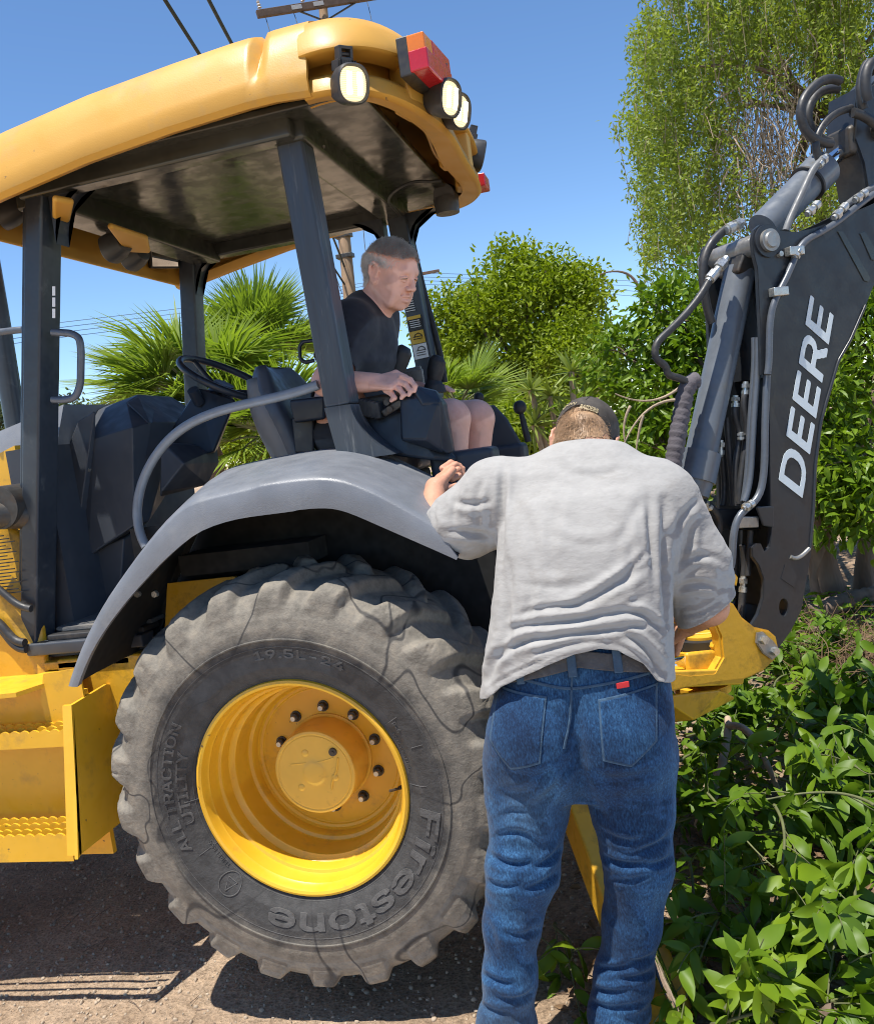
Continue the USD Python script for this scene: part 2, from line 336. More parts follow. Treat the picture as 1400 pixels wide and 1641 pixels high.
def tyre_mat(name, clean, dusty, r0, r1, amount=1.0):
    usdkit.material(stage, '/World/Looks/' + name, {
        'geo': ('geometry', {}), 'mp': ('mapping', {'location': (0, 0, -HUB), 'scale': (1, 0, 1)}), 'len': ('vector_math', {'math_type': 'length'}),
        'n0': ('noise_texture', {'scale': 9.0, 'detail': 6.0, 'roughness': .65}), 'nm': ('math', {'math_type': 'multiply_add', 'value2': .16, 'value3': -.08}), 'ad': ('math', {'math_type': 'add'}),
        'mr': ('map_range', {'from_min': r0, 'from_max': r1, 'to_min': 0.0, 'to_max': amount, 'clamp': True}),
        'n1': ('noise_texture', {'scale': 24.0, 'detail': 8.0, 'roughness': .7}),
        'cl': ('rgb_ramp', {'ramp': [(.3, tuple(A(clean) * .7)), (.7, tuple(A(clean) * 1.5))]}), 'du': ('rgb_ramp', {'ramp': [(.3, tuple(A(dusty) * .62)), (.5, dusty), (.72, tuple(A(dusty) * 1.35 * A([1.04, 1, .94])))]}),
        'mx': ('mix_color', {}),
        'ns': ('noise_texture', {'scale': 3.1, 'detail': 1.0, 'roughness': .4, 'distortion': .9}), 's1': ('math', {'math_type': 'subtract', 'value2': .5}), 's2': ('math', {'math_type': 'absolute'}),
        's3': ('map_range', {'from_min': .005, 'from_max': .016, 'to_min': .85, 'to_max': 0.0, 'clamp': True}), 'ng': ('noise_texture', {'scale': 4.0}), 'sg': ('map_range', {'from_min': .30, 'from_max': .42, 'to_min': 0.0, 'to_max': 1.0, 'clamp': True}), 'sm': ('math', {'math_type': 'multiply'}),
        'm2': ('mix_color', {'b': (.035, .034, .034)}),
        'nb': ('noise_texture', {'scale': 70.0, 'detail': 6.0, 'roughness': .7}), 'bp': ('bump', {'strength': .8, 'distance': .004}),
        'p': ('principled_bsdf', {'roughness': .72, 'specular_ior_level': .35})},
        [('geo.position', 'mp.vector'), ('mp.vector', 'len.vector1'), ('geo.position', 'n0.vector'), ('n0.fac', 'nm.value1'), ('len.value', 'ad.value1'), ('nm.value', 'ad.value2'), ('ad.value', 'mr.value'),
         ('geo.position', 'n1.vector'), ('n1.fac', 'cl.fac'), ('n1.fac', 'du.fac'), ('cl.color', 'mx.a'), ('du.color', 'mx.b'), ('mr.result', 'mx.fac'),
         ('geo.position', 'ns.vector'), ('ns.fac', 's1.value1'), ('s1.value', 's2.value1'), ('s2.value', 's3.value'), ('geo.position', 'ng.vector'), ('ng.fac', 'sg.value'), ('s3.result', 'sm.value1'), ('sg.result', 'sm.value2'),
         ('mx.result', 'm2.a'), ('sm.value', 'm2.fac'), ('m2.result', 'p.base_color'), ('geo.position', 'nb.vector'), ('nb.fac', 'bp.height'), ('bp.normal', 'p.normal')], surface='p.BSDF')
tyre_mat('tyre_rubber', (.044, .043, .042), (.178, .160, .132), .44, .50)
tyre_mat('tyre_letter', (.072, .070, .068), (.19, .17, .14), .46, .52)
def emit(name, col, k):
    usdkit.material(stage, '/World/Looks/' + name, {'e': ('emission', {'color': col, 'strength': k}), 'g': ('glossy_bsdf', {'color': (1, 1, 1), 'roughness': .12}), 'f': ('fresnel', {'IOR': 1.45}), 'm': ('mix_closure', {}),
        'w': ('wave_texture', {'scale': 60.0, 'bands_direction': 'z', 'distortion': .6}), 'geo': ('geometry', {}), 'mr': ('map_range', {'to_min': k * .72, 'to_max': k * 1.1})},
        [('geo.position', 'w.vector'), ('w.fac', 'mr.value'), ('mr.result', 'e.strength'), ('e.emission', 'm.closure1'), ('g.BSDF', 'm.closure2'), ('f.fac', 'm.fac')], surface='m.closure')
mat('sleeve_cloth', (.09,.08,.088), .9, var=.25, vscale=14, bump=.002, bscale=120, dirt=(.16,.14,.12), dirt_amt=.25)
emit('lamp_lit', (1.0, .80, .46), 1.05)
emit('lamp_core', (1.0, .93, .74), 3.2)
mat('lamp_glass', (.10, .10, .10), .12, var=.05)
mat('lens_red', (.50, .020, .030), .16, var=.12, vscale=20, coat=.4, sss=.0)
mat('lens_amber', (.75, .20, .02), .18, var=.08, coat=.4)
mat('mirror_glass', (.75, .78, .78), .03, metal=1.0, var=.02, rvar=.01)
# ================================================================ GROUND
def ground_z(x, y):
    x, y = np.asarray(x, float), np.asarray(y, float)
    base = -.015 + .055 * np.clip(x - .6, -2.2, .4) + .012 * np.clip(y - 2, 0, 40)
    P = np.stack([x, y, 0 * x], -1)
    bumps = .05 * (meshkit.fbm(P * .9, 4, 3) - .5) * np.clip((np.hypot(x - .2, y - .1) - .9) / 2, .25, 1) + .018 * (meshkit.fbm(P * 6, 4, 5) - .5)
    return base + bumps
def ground_flat(x, y): return -.015 + .055 * min(max(x - .6, -2.2), .4) + .012 * min(max(y - 2, 0), 40)
# ================================================================ BACKHOE LOADER
T = thing('backhoe_loader', 'yellow and charcoal backhoe loader tractor with open canopy, rear tyre and raised digging boom', 'backhoe loader', (0, .95, 0))
YC = .95

# ---- rear wheels
def tyre_mesh(R0, W, y0, bead, lugs, lug_h, flip=1, nt=1100):
    """Tractor tyre round the Y axis through (0, *, HUB)."""
    s = R0 / .66; w = W / .495
    half = [(bead - .012 * s, .022), (bead, .010), (bead + .018 * s, -.006), (bead + .05 * s, -.026), (.43 * s, -.040), (.465 * s, -.044), (.4665 * s, -.0475), (.4700 * s, -.0475), (.4715 * s, -.044),
            (.50 * s, -.043), (.53 * s, -.037), (.556 * s, -.026), (.578 * s, -.010), (.598 * s, .008), (.611 * s, .030), (.618 * s, .055), (.623 * s, .085), (.626 * s, .12), (.628 * s, .16), (.629 * s, .2075)]
    h = A([[r, y * w] for r, y in half])
    d = np.r_[0, np.cumsum(np.linalg.norm(np.diff(h, axis=0), axis=1))]
    t = np.unique(np.r_[np.linspace(0, d[-1], 46), d])
    h = np.c_[np.interp(t, d, h[:, 0]), np.interp(t, d, h[:, 1])]
    full = np.vstack([h, np.c_[h[-2::-1, 0], W * .8384 - h[-2::-1, 1]]])
    m = len(full); tan = np.gradient(full, axis=0); tan /= np.linalg.norm(tan, axis=1, keepdims=True)
    nr, ny = -tan[:, 1] * -1, tan[:, 0] * -1           # outward normal in (radius, y)
    th = np.arange(nt) * 2 * PI / nt
    mid = W * .4192; pitch = 2 * PI / lugs
    side = np.where(full[:, 1] < mid, 0, 1)
    u = np.clip(np.abs(full[:, 1] - mid) / (W * .46), 0, 1.15)      # 0 centre .. 1 shoulder
    shift = np.where(side == 0, 0, .5) * pitch - (1 - np.clip(u, 0, 1)) * .80 * pitch
    width = (.062 + .045 * np.clip(u, 0, 1) ** 2) * s / (R0)
    prof = np.interp(full[:, 0], [.545 * s, .565 * s, .59 * s, .602 * s], [0, .35, .92, 1.0])
    ph = (th[None, :] - shift[:, None] + pitch * 50) % pitch - pitch / 2
    soft = .034 * s / R0
    msk = 1 - np.clip((np.abs(ph) - width[:, None] / 2 + soft / 2) / soft, 0, 1); msk = msk * msk * (3 - 2 * msk)
    over = np.clip((.12 + u * 1.0) / .2, 0, 1)
    H = lug_h * prof[:, None] * msk * over[:, None]
    P0 = np.stack([np.cos(th)[None] * full[:, :1], np.repeat(full[:, 1:], nt, 1), np.sin(th)[None] * full[:, :1]], -1)
    worn = meshkit.fbm(P0 * 14, 3, 2) - .5; chip = np.clip(meshkit.fbm(P0 * 38, 3, 9) - .62, 0, 1)
    H = H * (1 + .25 * worn) - .03 * chip * msk * prof[:, None] + .0022 * worn * prof[:, None]
    r = full[:, :1] + nr[:, None] * H; y = full[:, 1:] + ny[:, None] * H
    V = np.stack([r * np.cos(th), y0 + flip * y, HUB + r * np.sin(th)], -1).reshape(-1, 3)
    i, j = np.meshgrid(np.arange(m - 1), np.arange(nt), indexing='ij'); i, j = i.ravel(), j.ravel(); jn = (j + 1) % nt
    f = np.vstack([np.c_[i * nt + j, i * nt + jn, (i + 1) * nt + jn], np.c_[i * nt + j, (i + 1) * nt + jn, (i + 1) * nt + j]])
    mesh = trimesh.Trimesh(V, f, process=False)
    if flip < 0: mesh.invert()
    return mesh, h
def check_out(m):
    if m.volume < 0: m.invert()
    return m
tyre, side_prof = tyre_mesh(.66, .495, 0.0, .330, 22, .031)
tyre.invert() if (tyre.face_normals[len(tyre.faces) // 3] @ (tyre.triangles_center[len(tyre.faces) // 3] - A([0, .2, HUB]))) < 0 else None
TY = part(T, 'rear_tyre', tyre, 'tyre_rubber', 40, 'dusty worn left rear tyre with raised sidewall lettering')
def sidewall_y(r): return np.interp(r, side_prof[:, 0], side_prof[:, 1])
def arc_text(text, h, r0, a0, a1, lift=.0024, bold=True):
    """Raised lettering clockwise round the sidewall, tops outward, from angle a0 to a1 (degrees)."""
    m = meshkit.text_mesh(text, h, lift + .004, bold=bold)
    m = m.subdivide_to_size(.03) if False else m
    q = m.vertices; x = (q[:, 0] - q[:, 0].min()) / (q[:, 0].max() - q[:, 0].min())
    ang = np.radians(a0 + (a1 - a0) * x); r = r0 + q[:, 1]
    y = sidewall_y(r) + .004 - q[:, 2]
    m.vertices = np.c_[r * np.cos(ang), y, HUB + r * np.sin(ang)]; m.invert() if m.volume < 0 else None
    return m
part(TY, 'raised_lettering', cat(arc_text('Firestone', .060, .378, -9, -112, .0030), arc_text('19.5L-24', .026, .412, 98, 60), arc_text('ALL TRACTION', .028, .402, 204, 146), arc_text('UTILITY', .028, .362, 193, 158),
     arc_text('TUBELESS', .011, .346, 221, 205, .002, False), arc_text('R-4', .016, .375, 31, 26, .002), arc_text('10 PLY RATING', .010, .352, 27, 8, .002, False)), 'tyre_letter', 25)
lr = []
for a in (38, -2, 150 + 30, 200):
    pass
for a, r0, r1 in ((32, .352, .405), (18, .39, .43), (1, .345, .40), (-30, .345, .352), (183, .338, .375), (208, .338, .395)):
    c, s_ = math.cos(math.radians(a)), math.sin(math.radians(a))
    rs = np.linspace(r0, r1, 5); lr.append(tube(np.c_[rs * c, sidewall_y(rs) - .0003, HUB + rs * s_], .0012, 5))
ca = np.radians(226.6); cc = A([.385 * np.cos(ca), 0, HUB + .385 * np.sin(ca)])
def on_side(x, z): r = np.hypot(x, z - HUB); return A([x, sidewall_y(r) - .0008, z])
lr.append(tube([on_side(cc[0] + .034 * math.cos(t), cc[2] + .034 * math.sin(t)) for t in np.linspace(0, 2 * PI, 30)], .0018, 5))
tri = [on_side(cc[0] + .022 * math.cos(t + ca), cc[2] + .022 * math.sin(t + ca)) for t in (0, 2.3, -2.3, 0)]
lr.append(tube(np.vstack([np.linspace(tri[i], tri[i + 1], 5) for i in range(3)]), .0018, 5))
for rr in (.447, .3475): lr.append(tube([[rr * math.cos(t), sidewall_y(rr) - .0002, HUB + rr * math.sin(t)] for t in np.linspace(0, 2 * PI, 160)], .0011, 5))
part(TY, 'moulded_mark', cat(*lr), 'tyre_letter', 60)

rimp = [(.318, .045), (.327, .030), (.3345, .018), (.3375, .006), (.3345, -.005), (.327, -.008), (.3195, -.004), (.3155, .006), (.3135, .018), (.3085, .026), (.3065, .060), (.3020, .072), (.2940, .076), (.2915, .082), (.2905, .120), (.2840, .129), (.2745, .134), (.2725, .140), (.2700, .205),
        (.2660, .214), (.2560, .219), (.2500, .228), (.2480, .245), (.2420, .252), (.2330, .2535), (.2290, .258), (.2270, .2585), (.2150, .2570), (.10, .2570)]
RM = part(T, 'rear_rim', check_out(lathe(rimp, (0, 0, HUB), n=144)), 'paint_yellow', 28, 'yellow dished rear wheel rim')
hubp = [(.1440, .2565), (.1440, .2500), (.1400, .2480), (.1370, .2440), (.1345, .150), (.1335, .1275), (.1310, .1225), (.1265, .1205), (.1235, .1205), (.1215, .1225), (.1190, .1225), (.1170, .1205), (.060, .1195), (.043, .1195), (.036, .1160), (.028, .1135), (.0001, .1130)]
HB = part(RM, 'hub', check_out(lathe(hubp, (0, 0, HUB), n=96)), 'hub_yellow', 28)
for a in (108, 222, 345):
    s_ = trimesh.creation.icosphere(2, .012); s_.vertices = s_.vertices * [1, .45, 1] + [.068 * math.cos(math.radians(a)), .121, HUB + .068 * math.sin(math.radians(a))]
    part(HB, 'boss', s_, 'hub_yellow', 60)
pa = math.radians(42); pc = A([.096 * math.cos(pa), .1205, HUB + .096 * math.sin(pa)])
part(HB, 'drain_plug', cat(cyl(pc, pc + [0, -.006, 0], .0135, .0125, 20), cyl(pc + [0, -.004, 0], pc + [0, -.0085, 0], .006, .005, 6)), 'dark_steel', 20)
part(HB, 'casting_line', cat(tube([[-.075, .1195, HUB + .03], [-.02, .119, HUB + .033], [.03, .119, HUB + .036], [.07, .1195, HUB + .045]], .002, 5), tube([[.085, .1195, HUB + .045], [.074, .119, HUB + .005], [.055, .119, HUB - .03], [.048, .1195, HUB - .055]], .0032, 6)), 'hub_yellow', 60)
for k in range(10):
    a = math.radians(16.5 + 36 * k); c = A([.169 * math.cos(a), .257, HUB + .169 * math.sin(a)]); d = A([0, -1, 0])
    part(RM, 'lug_nut', cat(cyl(c + d * -.001, c + d * .005, .0185, n=18), cyl(c + d * .004, c + d * .020, .0145, .0138, 6)), 'dark_steel', 20)
    part(RM, 'stud', cyl(c + d * .018, c + d * .031, .0085, .008, 12), 'zinc', 20)
va = math.radians(-7); vp = A([.300 * math.cos(va), .075, HUB + .300 * math.sin(va)])
part(RM, 'valve_stem', cat(cyl(vp, vp + [-.012, -.012, .002], .007, .006, 10), cyl(vp + [-.010, -.010, 0], vp + [-.034, -.034, .003], .004, .0045, 10)), 'dark_steel', 30)
t2, _ = tyre_mesh(.66, .495, 2 * YC, .330, 22, .043, flip=-1, nt=660)
t2.invert() if (t2.face_normals[len(t2.faces) // 3] @ (t2.triangles_center[len(t2.faces) // 3] - A([0, 2 * YC - .2, HUB]))) < 0 else None
T2 = part(T, 'rear_tyre', t2, 'tyre_rubber', 40, 'right rear tyre on the far side')
rim2 = lathe([(r, 2 * YC - y) for r, y in rimp[::1]], (0, 0, HUB), n=64)
part(T, 'rear_rim', check_out(rim2), 'paint_yellow', 28, 'yellow rim on the far side')
part(T, 'rear_axle', cat(cyl([0, .24, HUB], [0, 1.66, HUB], .125, n=32), rbox([-.28, .62, .48], [.30, 1.28, 1.02], .03), rbox([-.20, .42, .60], [.20, .50, .95], .02)), 'greasy_yellow', 30)

# ---- left fender (plastic), by its crease, its lower edge and its inner top edge
def samp(px, Y, n):
    P = A([onY(x, y, Y) for x, y in px]); d = np.r_[0, np.cumsum(np.linalg.norm(np.diff(P, axis=0), axis=1))]
    return A([np.interp(np.linspace(0, d[-1], n), d, P[:, k]) for k in range(3)]).T
YN, YF = -.035, .43
cz = lambda L: [(90 + x / 3.5, 680 + y / 3.5) for x, y in L]
cy = lambda L: [(400 + x / 3.333, 680 + y / 3.333) for x, y in L]
near = [samp(cz([(52, 1500), (100, 1335), (165, 1185), (245, 1030), (350, 872), (500, 672), (640, 512), (735, 425)]), YN, 16),
        samp(cz([(735, 425), (790, 425)]) [:1] + cz([(835, 415), (950, 385), (1180, 332)]) + cy([(0, 325), (200, 295), (330, 281)]), YN, 14),
        samp(cy([(330, 281), (400, 280), (500, 292), (600, 330)]), YN, 7), samp(cy([(600, 330), (700, 375), (930, 505), (1060, 590)]), YN, 10)]
low = [samp(cz([(110, 1500), (165, 1335), (250, 1180), (400, 980), (600, 762), (760, 622)]), YN - .006, 16),
       samp(cz([(760, 622), (800, 593), (850, 577), (1000, 528), (1400, 478)]) + cy([(200, 462), (330, 448)]), YN - .006, 14),
       samp(cy([(330, 448), (400, 444), (470, 450), (560, 482)]), YN - .006, 7), samp(cy([(560, 482), (700, 545), (1010, 680), (1130, 735)]), YN - .006, 10)]
farr = [samp(cz([(60, 1560), (130, 1380), (260, 1120), (420, 850), (600, 620), (905, 268)]), YF, 16),
        samp(cz([(905, 268), (1000, 228), (1200, 185), (1400, 152)]) + cy([(240, 150), (440, 122)]), YF, 14),
        samp(cy([(440, 122), (520, 125), (610, 140), (660, 152)]), YF, 7), samp(cy([(660, 152), (750, 175), (960, 268), (1100, 335)]), YF, 10)]
farr[0] = near[0] + (farr[0][-1] - near[0][-1]) * np.linspace(0, 1, 16)[:, None] ** 1.5 * A([1, 0, 1]); farr[0][:, 1] = YF
from scipy.ndimage import gaussian_filter1d
st = lambda L: gaussian_filter1d(np.vstack([L[0]] + [q[1:] for q in L[1:]]), 1.1, axis=0, mode='nearest')
N_, L_, F_ = st(near), st(low), st(farr)
rings = []
for a, b, c in zip(N_, L_, F_):
    up = A([0, 0, 1.0]); e = c - a
    rings.append([b + [0, .020, .003], b, b * .55 + a * .45 + [0, -.003, 0], a + (b - a) * .12, a + e * .015 + (b - a) * .02, a + e * .05 + [0, 0, .004], a + e * .3 + [0, 0, .009], a + e * .65 + [0, 0, .010], a + e * .93 + [0, 0, .004], a + e * .985, c + [0, .004, -.012], [c[0], YF + .008, c[2] - .06]])
sheet = loft(rings, close=False, caps=False)
if sheet.face_normals[np.argmax(sheet.triangles_center[:, 2])][2] < 0: sheet.invert()
FD = part(T, 'rear_fender', thicken(sheet, .010), 'fender_plastic', 38, 'scuffed grey plastic left rear fender')
for p in ((222, 951), (250, 951)):
    q = onY(p[0], p[1], .10); part(FD, 'bolt', cyl(q, q + [0, -.012, 0], .011, .010, 8), 'zinc', 20)
# dark inner wheel well
part(T, 'wheel_well', box([-.72, .46, .78], [.66, .475, 1.50]), 'well_black', False)
part(T, 'well_bracket', box([-.45, .30, 1.33], [.02, .458, 1.40]), 'well_black', False)
sheet = trimesh.Trimesh(sheet.vertices, sheet.faces, process=False)
us_ = trimesh.Trimesh(sheet.vertices - sheet.vertex_normals * .0125, sheet.faces, process=False)
part(T, 'fender_liner', thicken(us_, .002), 'well_black', 38)
# lip plate on top of the fender beside the console
part(T, 'fender_lip', plate([(0, 0), (.30, -.20), (.30, -.235), (0, -.04), (-.02, -.02)], .006, onY(626, 728, .50), (1, 0, 0), (0, 0, 1)), 'fender_plastic', 30)
fm = trimesh.Trimesh(*meshkit.arrays(thicken(sheet, .010))[:2], process=False); fm.vertices[:, 1] = 2 * YC - fm.vertices[:, 1]; fm.invert()
part(T, 'rear_fender', fm, 'fender_plastic', 38, 'right rear fender on the far side')

# ---- cab floor, sill, step box
part(T, 'cab_floor', cat(box([-1.08, .34, 1.085], [.25, 1.56, 1.125]), box([-.25, .475, 1.125], [.40, 1.42, 1.30])), 'dash_plastic', False)
sl = onY(66, 1040, .30)
part(T, 'sill', rbox([sl[0] - .05, .28, 1.105], [sl[0] + .42, .36, 1.150], .008), 'dash_plastic', 30)
part(T, 'sill_ledge', rbox([sl[0] + .03, .30, 1.150], [sl[0] + .42, .40, 1.172], .006), 'black_rubber', 30)
mt = [onZ(x, y, 1.178) for x, y in ((72, 1016), (90, 1004), (150, 992), (168, 994), (158, 1012), (120, 1018))]
mo = A([mt[0][0], .34, 1.173])
MAT = part(T, 'floor_mat', plate([(.0, .02), (.05, .0), (.40, .0), (.40, .34), (.02, .34), (0, .30)], .014, mo, (1, 0, 0), (0, 1, 0), bevel=.003), 'grip_tape', 30)
part(MAT, 'moulded_name', text_on('DEERE', .050, mo + [.07, .035, .0135], A([1, 0, 0]), A([0, 1, 0]), .004, True, .25), 'grip_tape', 20)
part(T, 'floor_rib', cat(*[rbox([mo[0] + .02, mo[1] + .37 + k * .03, 1.165], [mo[0] + .40, mo[1] + .385 + k * .03, 1.185], .004) for k in range(3)]), 'grip_tape', 30)

# yellow step box: side plate with its flange, back plates, two serrated treads
XS = -.795
spx = [onP(x, y, (XS, 0, 0), (1, 0, 0)) for x, y in ((118, 1128), (171, 1096), (188, 1098), (193, 1080), (195, 1024), (240, 1005), (262, 1180), (238, 1285), (196, 1316), (131, 1368), (125, 1377))]
pl = plate([(p[1], p[2]) for p in spx], .012, (XS - .012, 0, 0), (0, 1, 0), (0, 0, 1))
y0 = min(p[1] for p in spx); zt_, zb_ = spx[0][2], spx[-1][2]
ST = part(T, 'step_box', pl, 'paint_yellow', 25, 'yellow folded step box with two serrated treads')
tpn, btn = A([XS, spx[0][1], zt_]), A([XS, spx[-2][1], spx[-2][2]])
fl = hull([p + o for p, wd in ((tpn, .034), (btn, .046)) for o in ([0, 0, 0], [-wd, 0, 0], [0, -.012, 0], [-wd, -.012, 0])])
part(ST, 'front_flange', fl, 'paint_yellow', 25)
yb = y0 + .20
part(ST, 'back_plate', cat(box([-1.9, yb, .42], [-.95, yb + .012, 1.02])), 'paint_yellow', 25)
part(ST, 'back_plate', cat(box([-.95, yb - .010, .42], [XS - .013, yb + .010, 1.00])), 'paint_yellow', 25)
part(ST, 'gusset', plate([(0, 0), (.16, .02), (.16, .20), (.02, .19), (-.01, .10)], .008, (-.96, yb - .02, .88), (1, 0, 0), (0, 0, 1)), 'paint_yellow', 25)
part(ST, 'top_shelf', hull([[-2.0, y0 - .01, 1.02], [-.99, y0 + .09, 1.02], [-.80, .42, 1.03], [-2.0, .42, 1.03], [-2.0, y0 - .01, 1.035], [-.99, y0 + .09, 1.035], [-.80, .42, 1.045], [-2.0, .42, 1.045]]), 'paint_yellow', 25)
def yfl(z): return float(np.interp(z, [btn[2], tpn[2]], [btn[1], tpn[1]]))
def tread(z, name):
    y0 = yfl(z) - .004
    x0, x1 = -1.75, XS - .040
    xs = np.linspace(x0, x1, 150)
    def strip(y, zz, hgt):
        top = zz + .010 * np.abs(np.sin((xs - x0) / .0195 * PI / 2)) ** .7
        poly = [(x0, zz - hgt), (x1, zz - hgt)] + list(zip(xs[::-1], top[::-1]))
        return plate(poly, .006, (0, y + .003, 0), (1, 0, 0), (0, 0, 1))
    lip = .050 if z > .7 else .085
    t = part(ST, 'tread', cat(strip(y0 + .004, z, lip), box([x0, y0 + .002, z - lip], [x1, y0 + .016, z - lip + .006])), 'paint_yellow', 25)
    for k in range(3): part(t, 'serrated_bar', strip(y0 + .040 + .040 * k, z + .002 * k, .020), 'paint_yellow', 25)
    return t
tz1 = onY(60, 1190, y0)[2]; tz2 = onY(60, 1348, y0)[2]
tread(tz1, 'up'); tread(tz2, 'low')
# frame, tank and things beneath the floor
part(T, 'main_frame', cat(rbox([-2.9, .55, .62], [.6, .70, .95], .02), rbox([-2.9, 1.20, .62], [.6, 1.35, .95], .02), rbox([-1.0, .30, .86], [-.55, .52, 1.08], .012)), 'greasy_yellow', 30)
part(T, 'bracket_plate', cat(plate([(-.63, .55), (-.30, .60), (-.30, 1.30), (-.56, 1.30), (-.63, 1.02)], .014, (0, .40, 0), (1, 0, 0), (0, 0, 1)), rbox([-1.25, .30, 1.045], [-.70, .42, 1.075], .006)), 'greasy_yellow', 25)
part(T, 'rear_frame', cat(rbox([.50, .50, .62], [.98, 1.40, 1.02], .02), box([.40, .478, .86], [1.02, .495, 1.10])), 'greasy_yellow', 25)
part(T, 'hinge_strip', cat(*[cyl([.52 + k * .09, .470, 1.105], [.60 + k * .09, .470, 1.105], .010, n=8) for k in range(5)]), 'greasy_yellow', 30)

# ---- roof posts
def post(p0, p1, wx, wy, name, m='post_charcoal', groove=True, label=None, bevel=.010):
    p0, p1 = A(p0, float), A(p1, float); d = (p1 - p0); d /= np.linalg.norm(d)
    ax = A([1, 0, 0]) - d * d[0]; ax /= np.linalg.norm(ax); ay = np.cross(d, ax)
    def rr(c, wx, wy):
        return [c + ax * x + ay * y for x in (-wx / 2 + bevel, wx / 2 - bevel) for y in (-wy / 2 + bevel, wy / 2 - bevel)]
    return part(T, name, rhull(rr(p0 + d * bevel, wx, wy) + rr(p1 - d * bevel, wx, wy), bevel), m, 50, label)
YP = .36
fl0, fl1 = onY(50, 1046, YP), onY(62, 292, YP)
fp = post(fl0 + [-.016, .02, 0], fl1 + [-.016, .02, .03], .040, .10, 'front_post', label='left front roof post with a grab handle')
a_, b_ = fl0 + [.030, -.004, .0], fl1 + [.030, -.004, .03]
d_ = (b_ - a_) / np.linalg.norm(b_ - a_)
part(fp, 'post_face', rhull([a_ + [x, y, 0] for x in (-.024, .026) for y in (-.045, .045)] + [b_ + [x, y, 0] for x in (-.024, .026) for y in (-.045, .045)], .010), 'post_charcoal', 50)
h0 = onY(90, 532, YP); hp = [onY(x, y, YP - .03) for x, y in ((84, 532), (113, 533), (127, 540), (130, 560), (129, 615), (122, 635), (108, 640), (84, 640))]
part(fp, 'grab_handle', tube(rounded_path(hp, .03), .0125, 12), 'steel_tube', 60)
part(T, 'grab_handle', tube(rounded_path([onY(x, y, YP + .1) for x, y in ((46, 527), (20, 529), (-20, 534), (-40, 560), (-40, 640))], .03), .0125, 12), 'steel_tube', 60)
dq = lambda x, y, Y=YP: onY(x, y, Y)
part(fp, 'warning_decal', cat(*[hull([dq(83.5, 458 + 18 * k, YP - .058), dq(88.5, 458 + 18 * k, YP - .058), dq(83.5, 473 + 18 * k, YP - .058), dq(88.5, 473 + 18 * k, YP - .058), dq(86, 465 + 18 * k, YP - .057)]) for k in range(3)]), 'decal_white', False)
# front right, rear right
fr0, fr1 = onY(318, 720, 1.56), onY(304, 395, 1.56)
post(fr0, fr1, .080, .09, 'front_post')
rl0, rl1 = onY(562, 728, .40), onY(459, 158, .40)
foot = onY(590, 735, .40)
RP = post(onY(549, 650, .40), rl1, .088, .11, 'rear_post', 'post_scratched', label='scratched left rear roof post')
rings = []
for t in np.linspace(0, 1, 10):
    c = onY(549, 650, .40) * (1 - t) + onY(570, 735, .40) * t
    wl, wr = .044 - .006 * t, .044 + .10 * t ** 2.2
    rings.append([c + [-wl, -.055, 0], c + [wr, -.055, 0], c + [wr, .055, 0], c + [-wl, .055, 0]])
part(RP, 'post_foot', loft(rings), 'post_scratched', 40)
rr0, rr1 = onY(694, 640, 1.54), onY(636, 335, 1.54)
RR = post(rr0, rr1, .085, .10, 'rear_post', label='right rear roof post with warning decals')
def on_post(x, y): return onY(x, y, 1.478)
def quad(px, m, name, parent, k=0.0):
    P = [on_post(x, y) + [0, -k, 0] for x, y in px]
    part(parent, name, hull(P + [q + [0, .002, 0] for q in P]), m, False)
quad([(652, 512), (674, 507), (677, 526), (655, 531)], 'decal_black', 'warning_decal', RR)
quad([(651.5, 508), (673, 503), (674, 508), (652.5, 513)], 'decal_yellow', 'warning_decal', RR, .001)
quad([(655.5, 532), (677.5, 527), (682, 547), (660, 552)], 'decal_yellow', 'warning_decal', RR)
quad([(660.5, 553), (682.5, 548), (687, 571), (665, 576)], 'decal_white', 'warning_decal', RR)
ln = []
for (x0, y0_, w_, n_, sp) in ((644, 470, 15, 9, 3.6), (656, 515, 16, 4, 3.2), (662, 540, 14, 2, 3.5), (667, 562, 14, 3, 3.6)):
    for k in range(n_):
        a, b = on_post(x0 + k * .8, y0_ + k * sp), on_post(x0 + w_ + k * .8, y0_ + k * sp - w_ * .2)
        ln.append((x0, tube([a + [0, -.003, 0], b + [0, -.003, 0]], .0016, 4)))
part(RR, 'decal_print', cat(*[m for x, m in ln if x < 658]), 'decal_white', False)
part(RR, 'decal_print', cat(*[m for x, m in ln if x >= 658], tube([on_post(x, y) + [0, -.003, 0] for x, y in ((664, 541), (665, 536), (670, 533), (675, 535), (677, 539))], .002, 4), tube([on_post(x, y) + [0, -.003, 0] for x, y in ((670, 561), (671, 556), (676, 554), (680, 556), (682, 560))], .002, 4)), 'decal_black', False)
part(T, 'wire_loom', tube(smoothpath([onY(x, y, 1.60) for x, y in ((655, 360), (672, 440), (690, 510), (705, 570), (712, 612))], 24), .016, 8), 'black_rubber', 60)

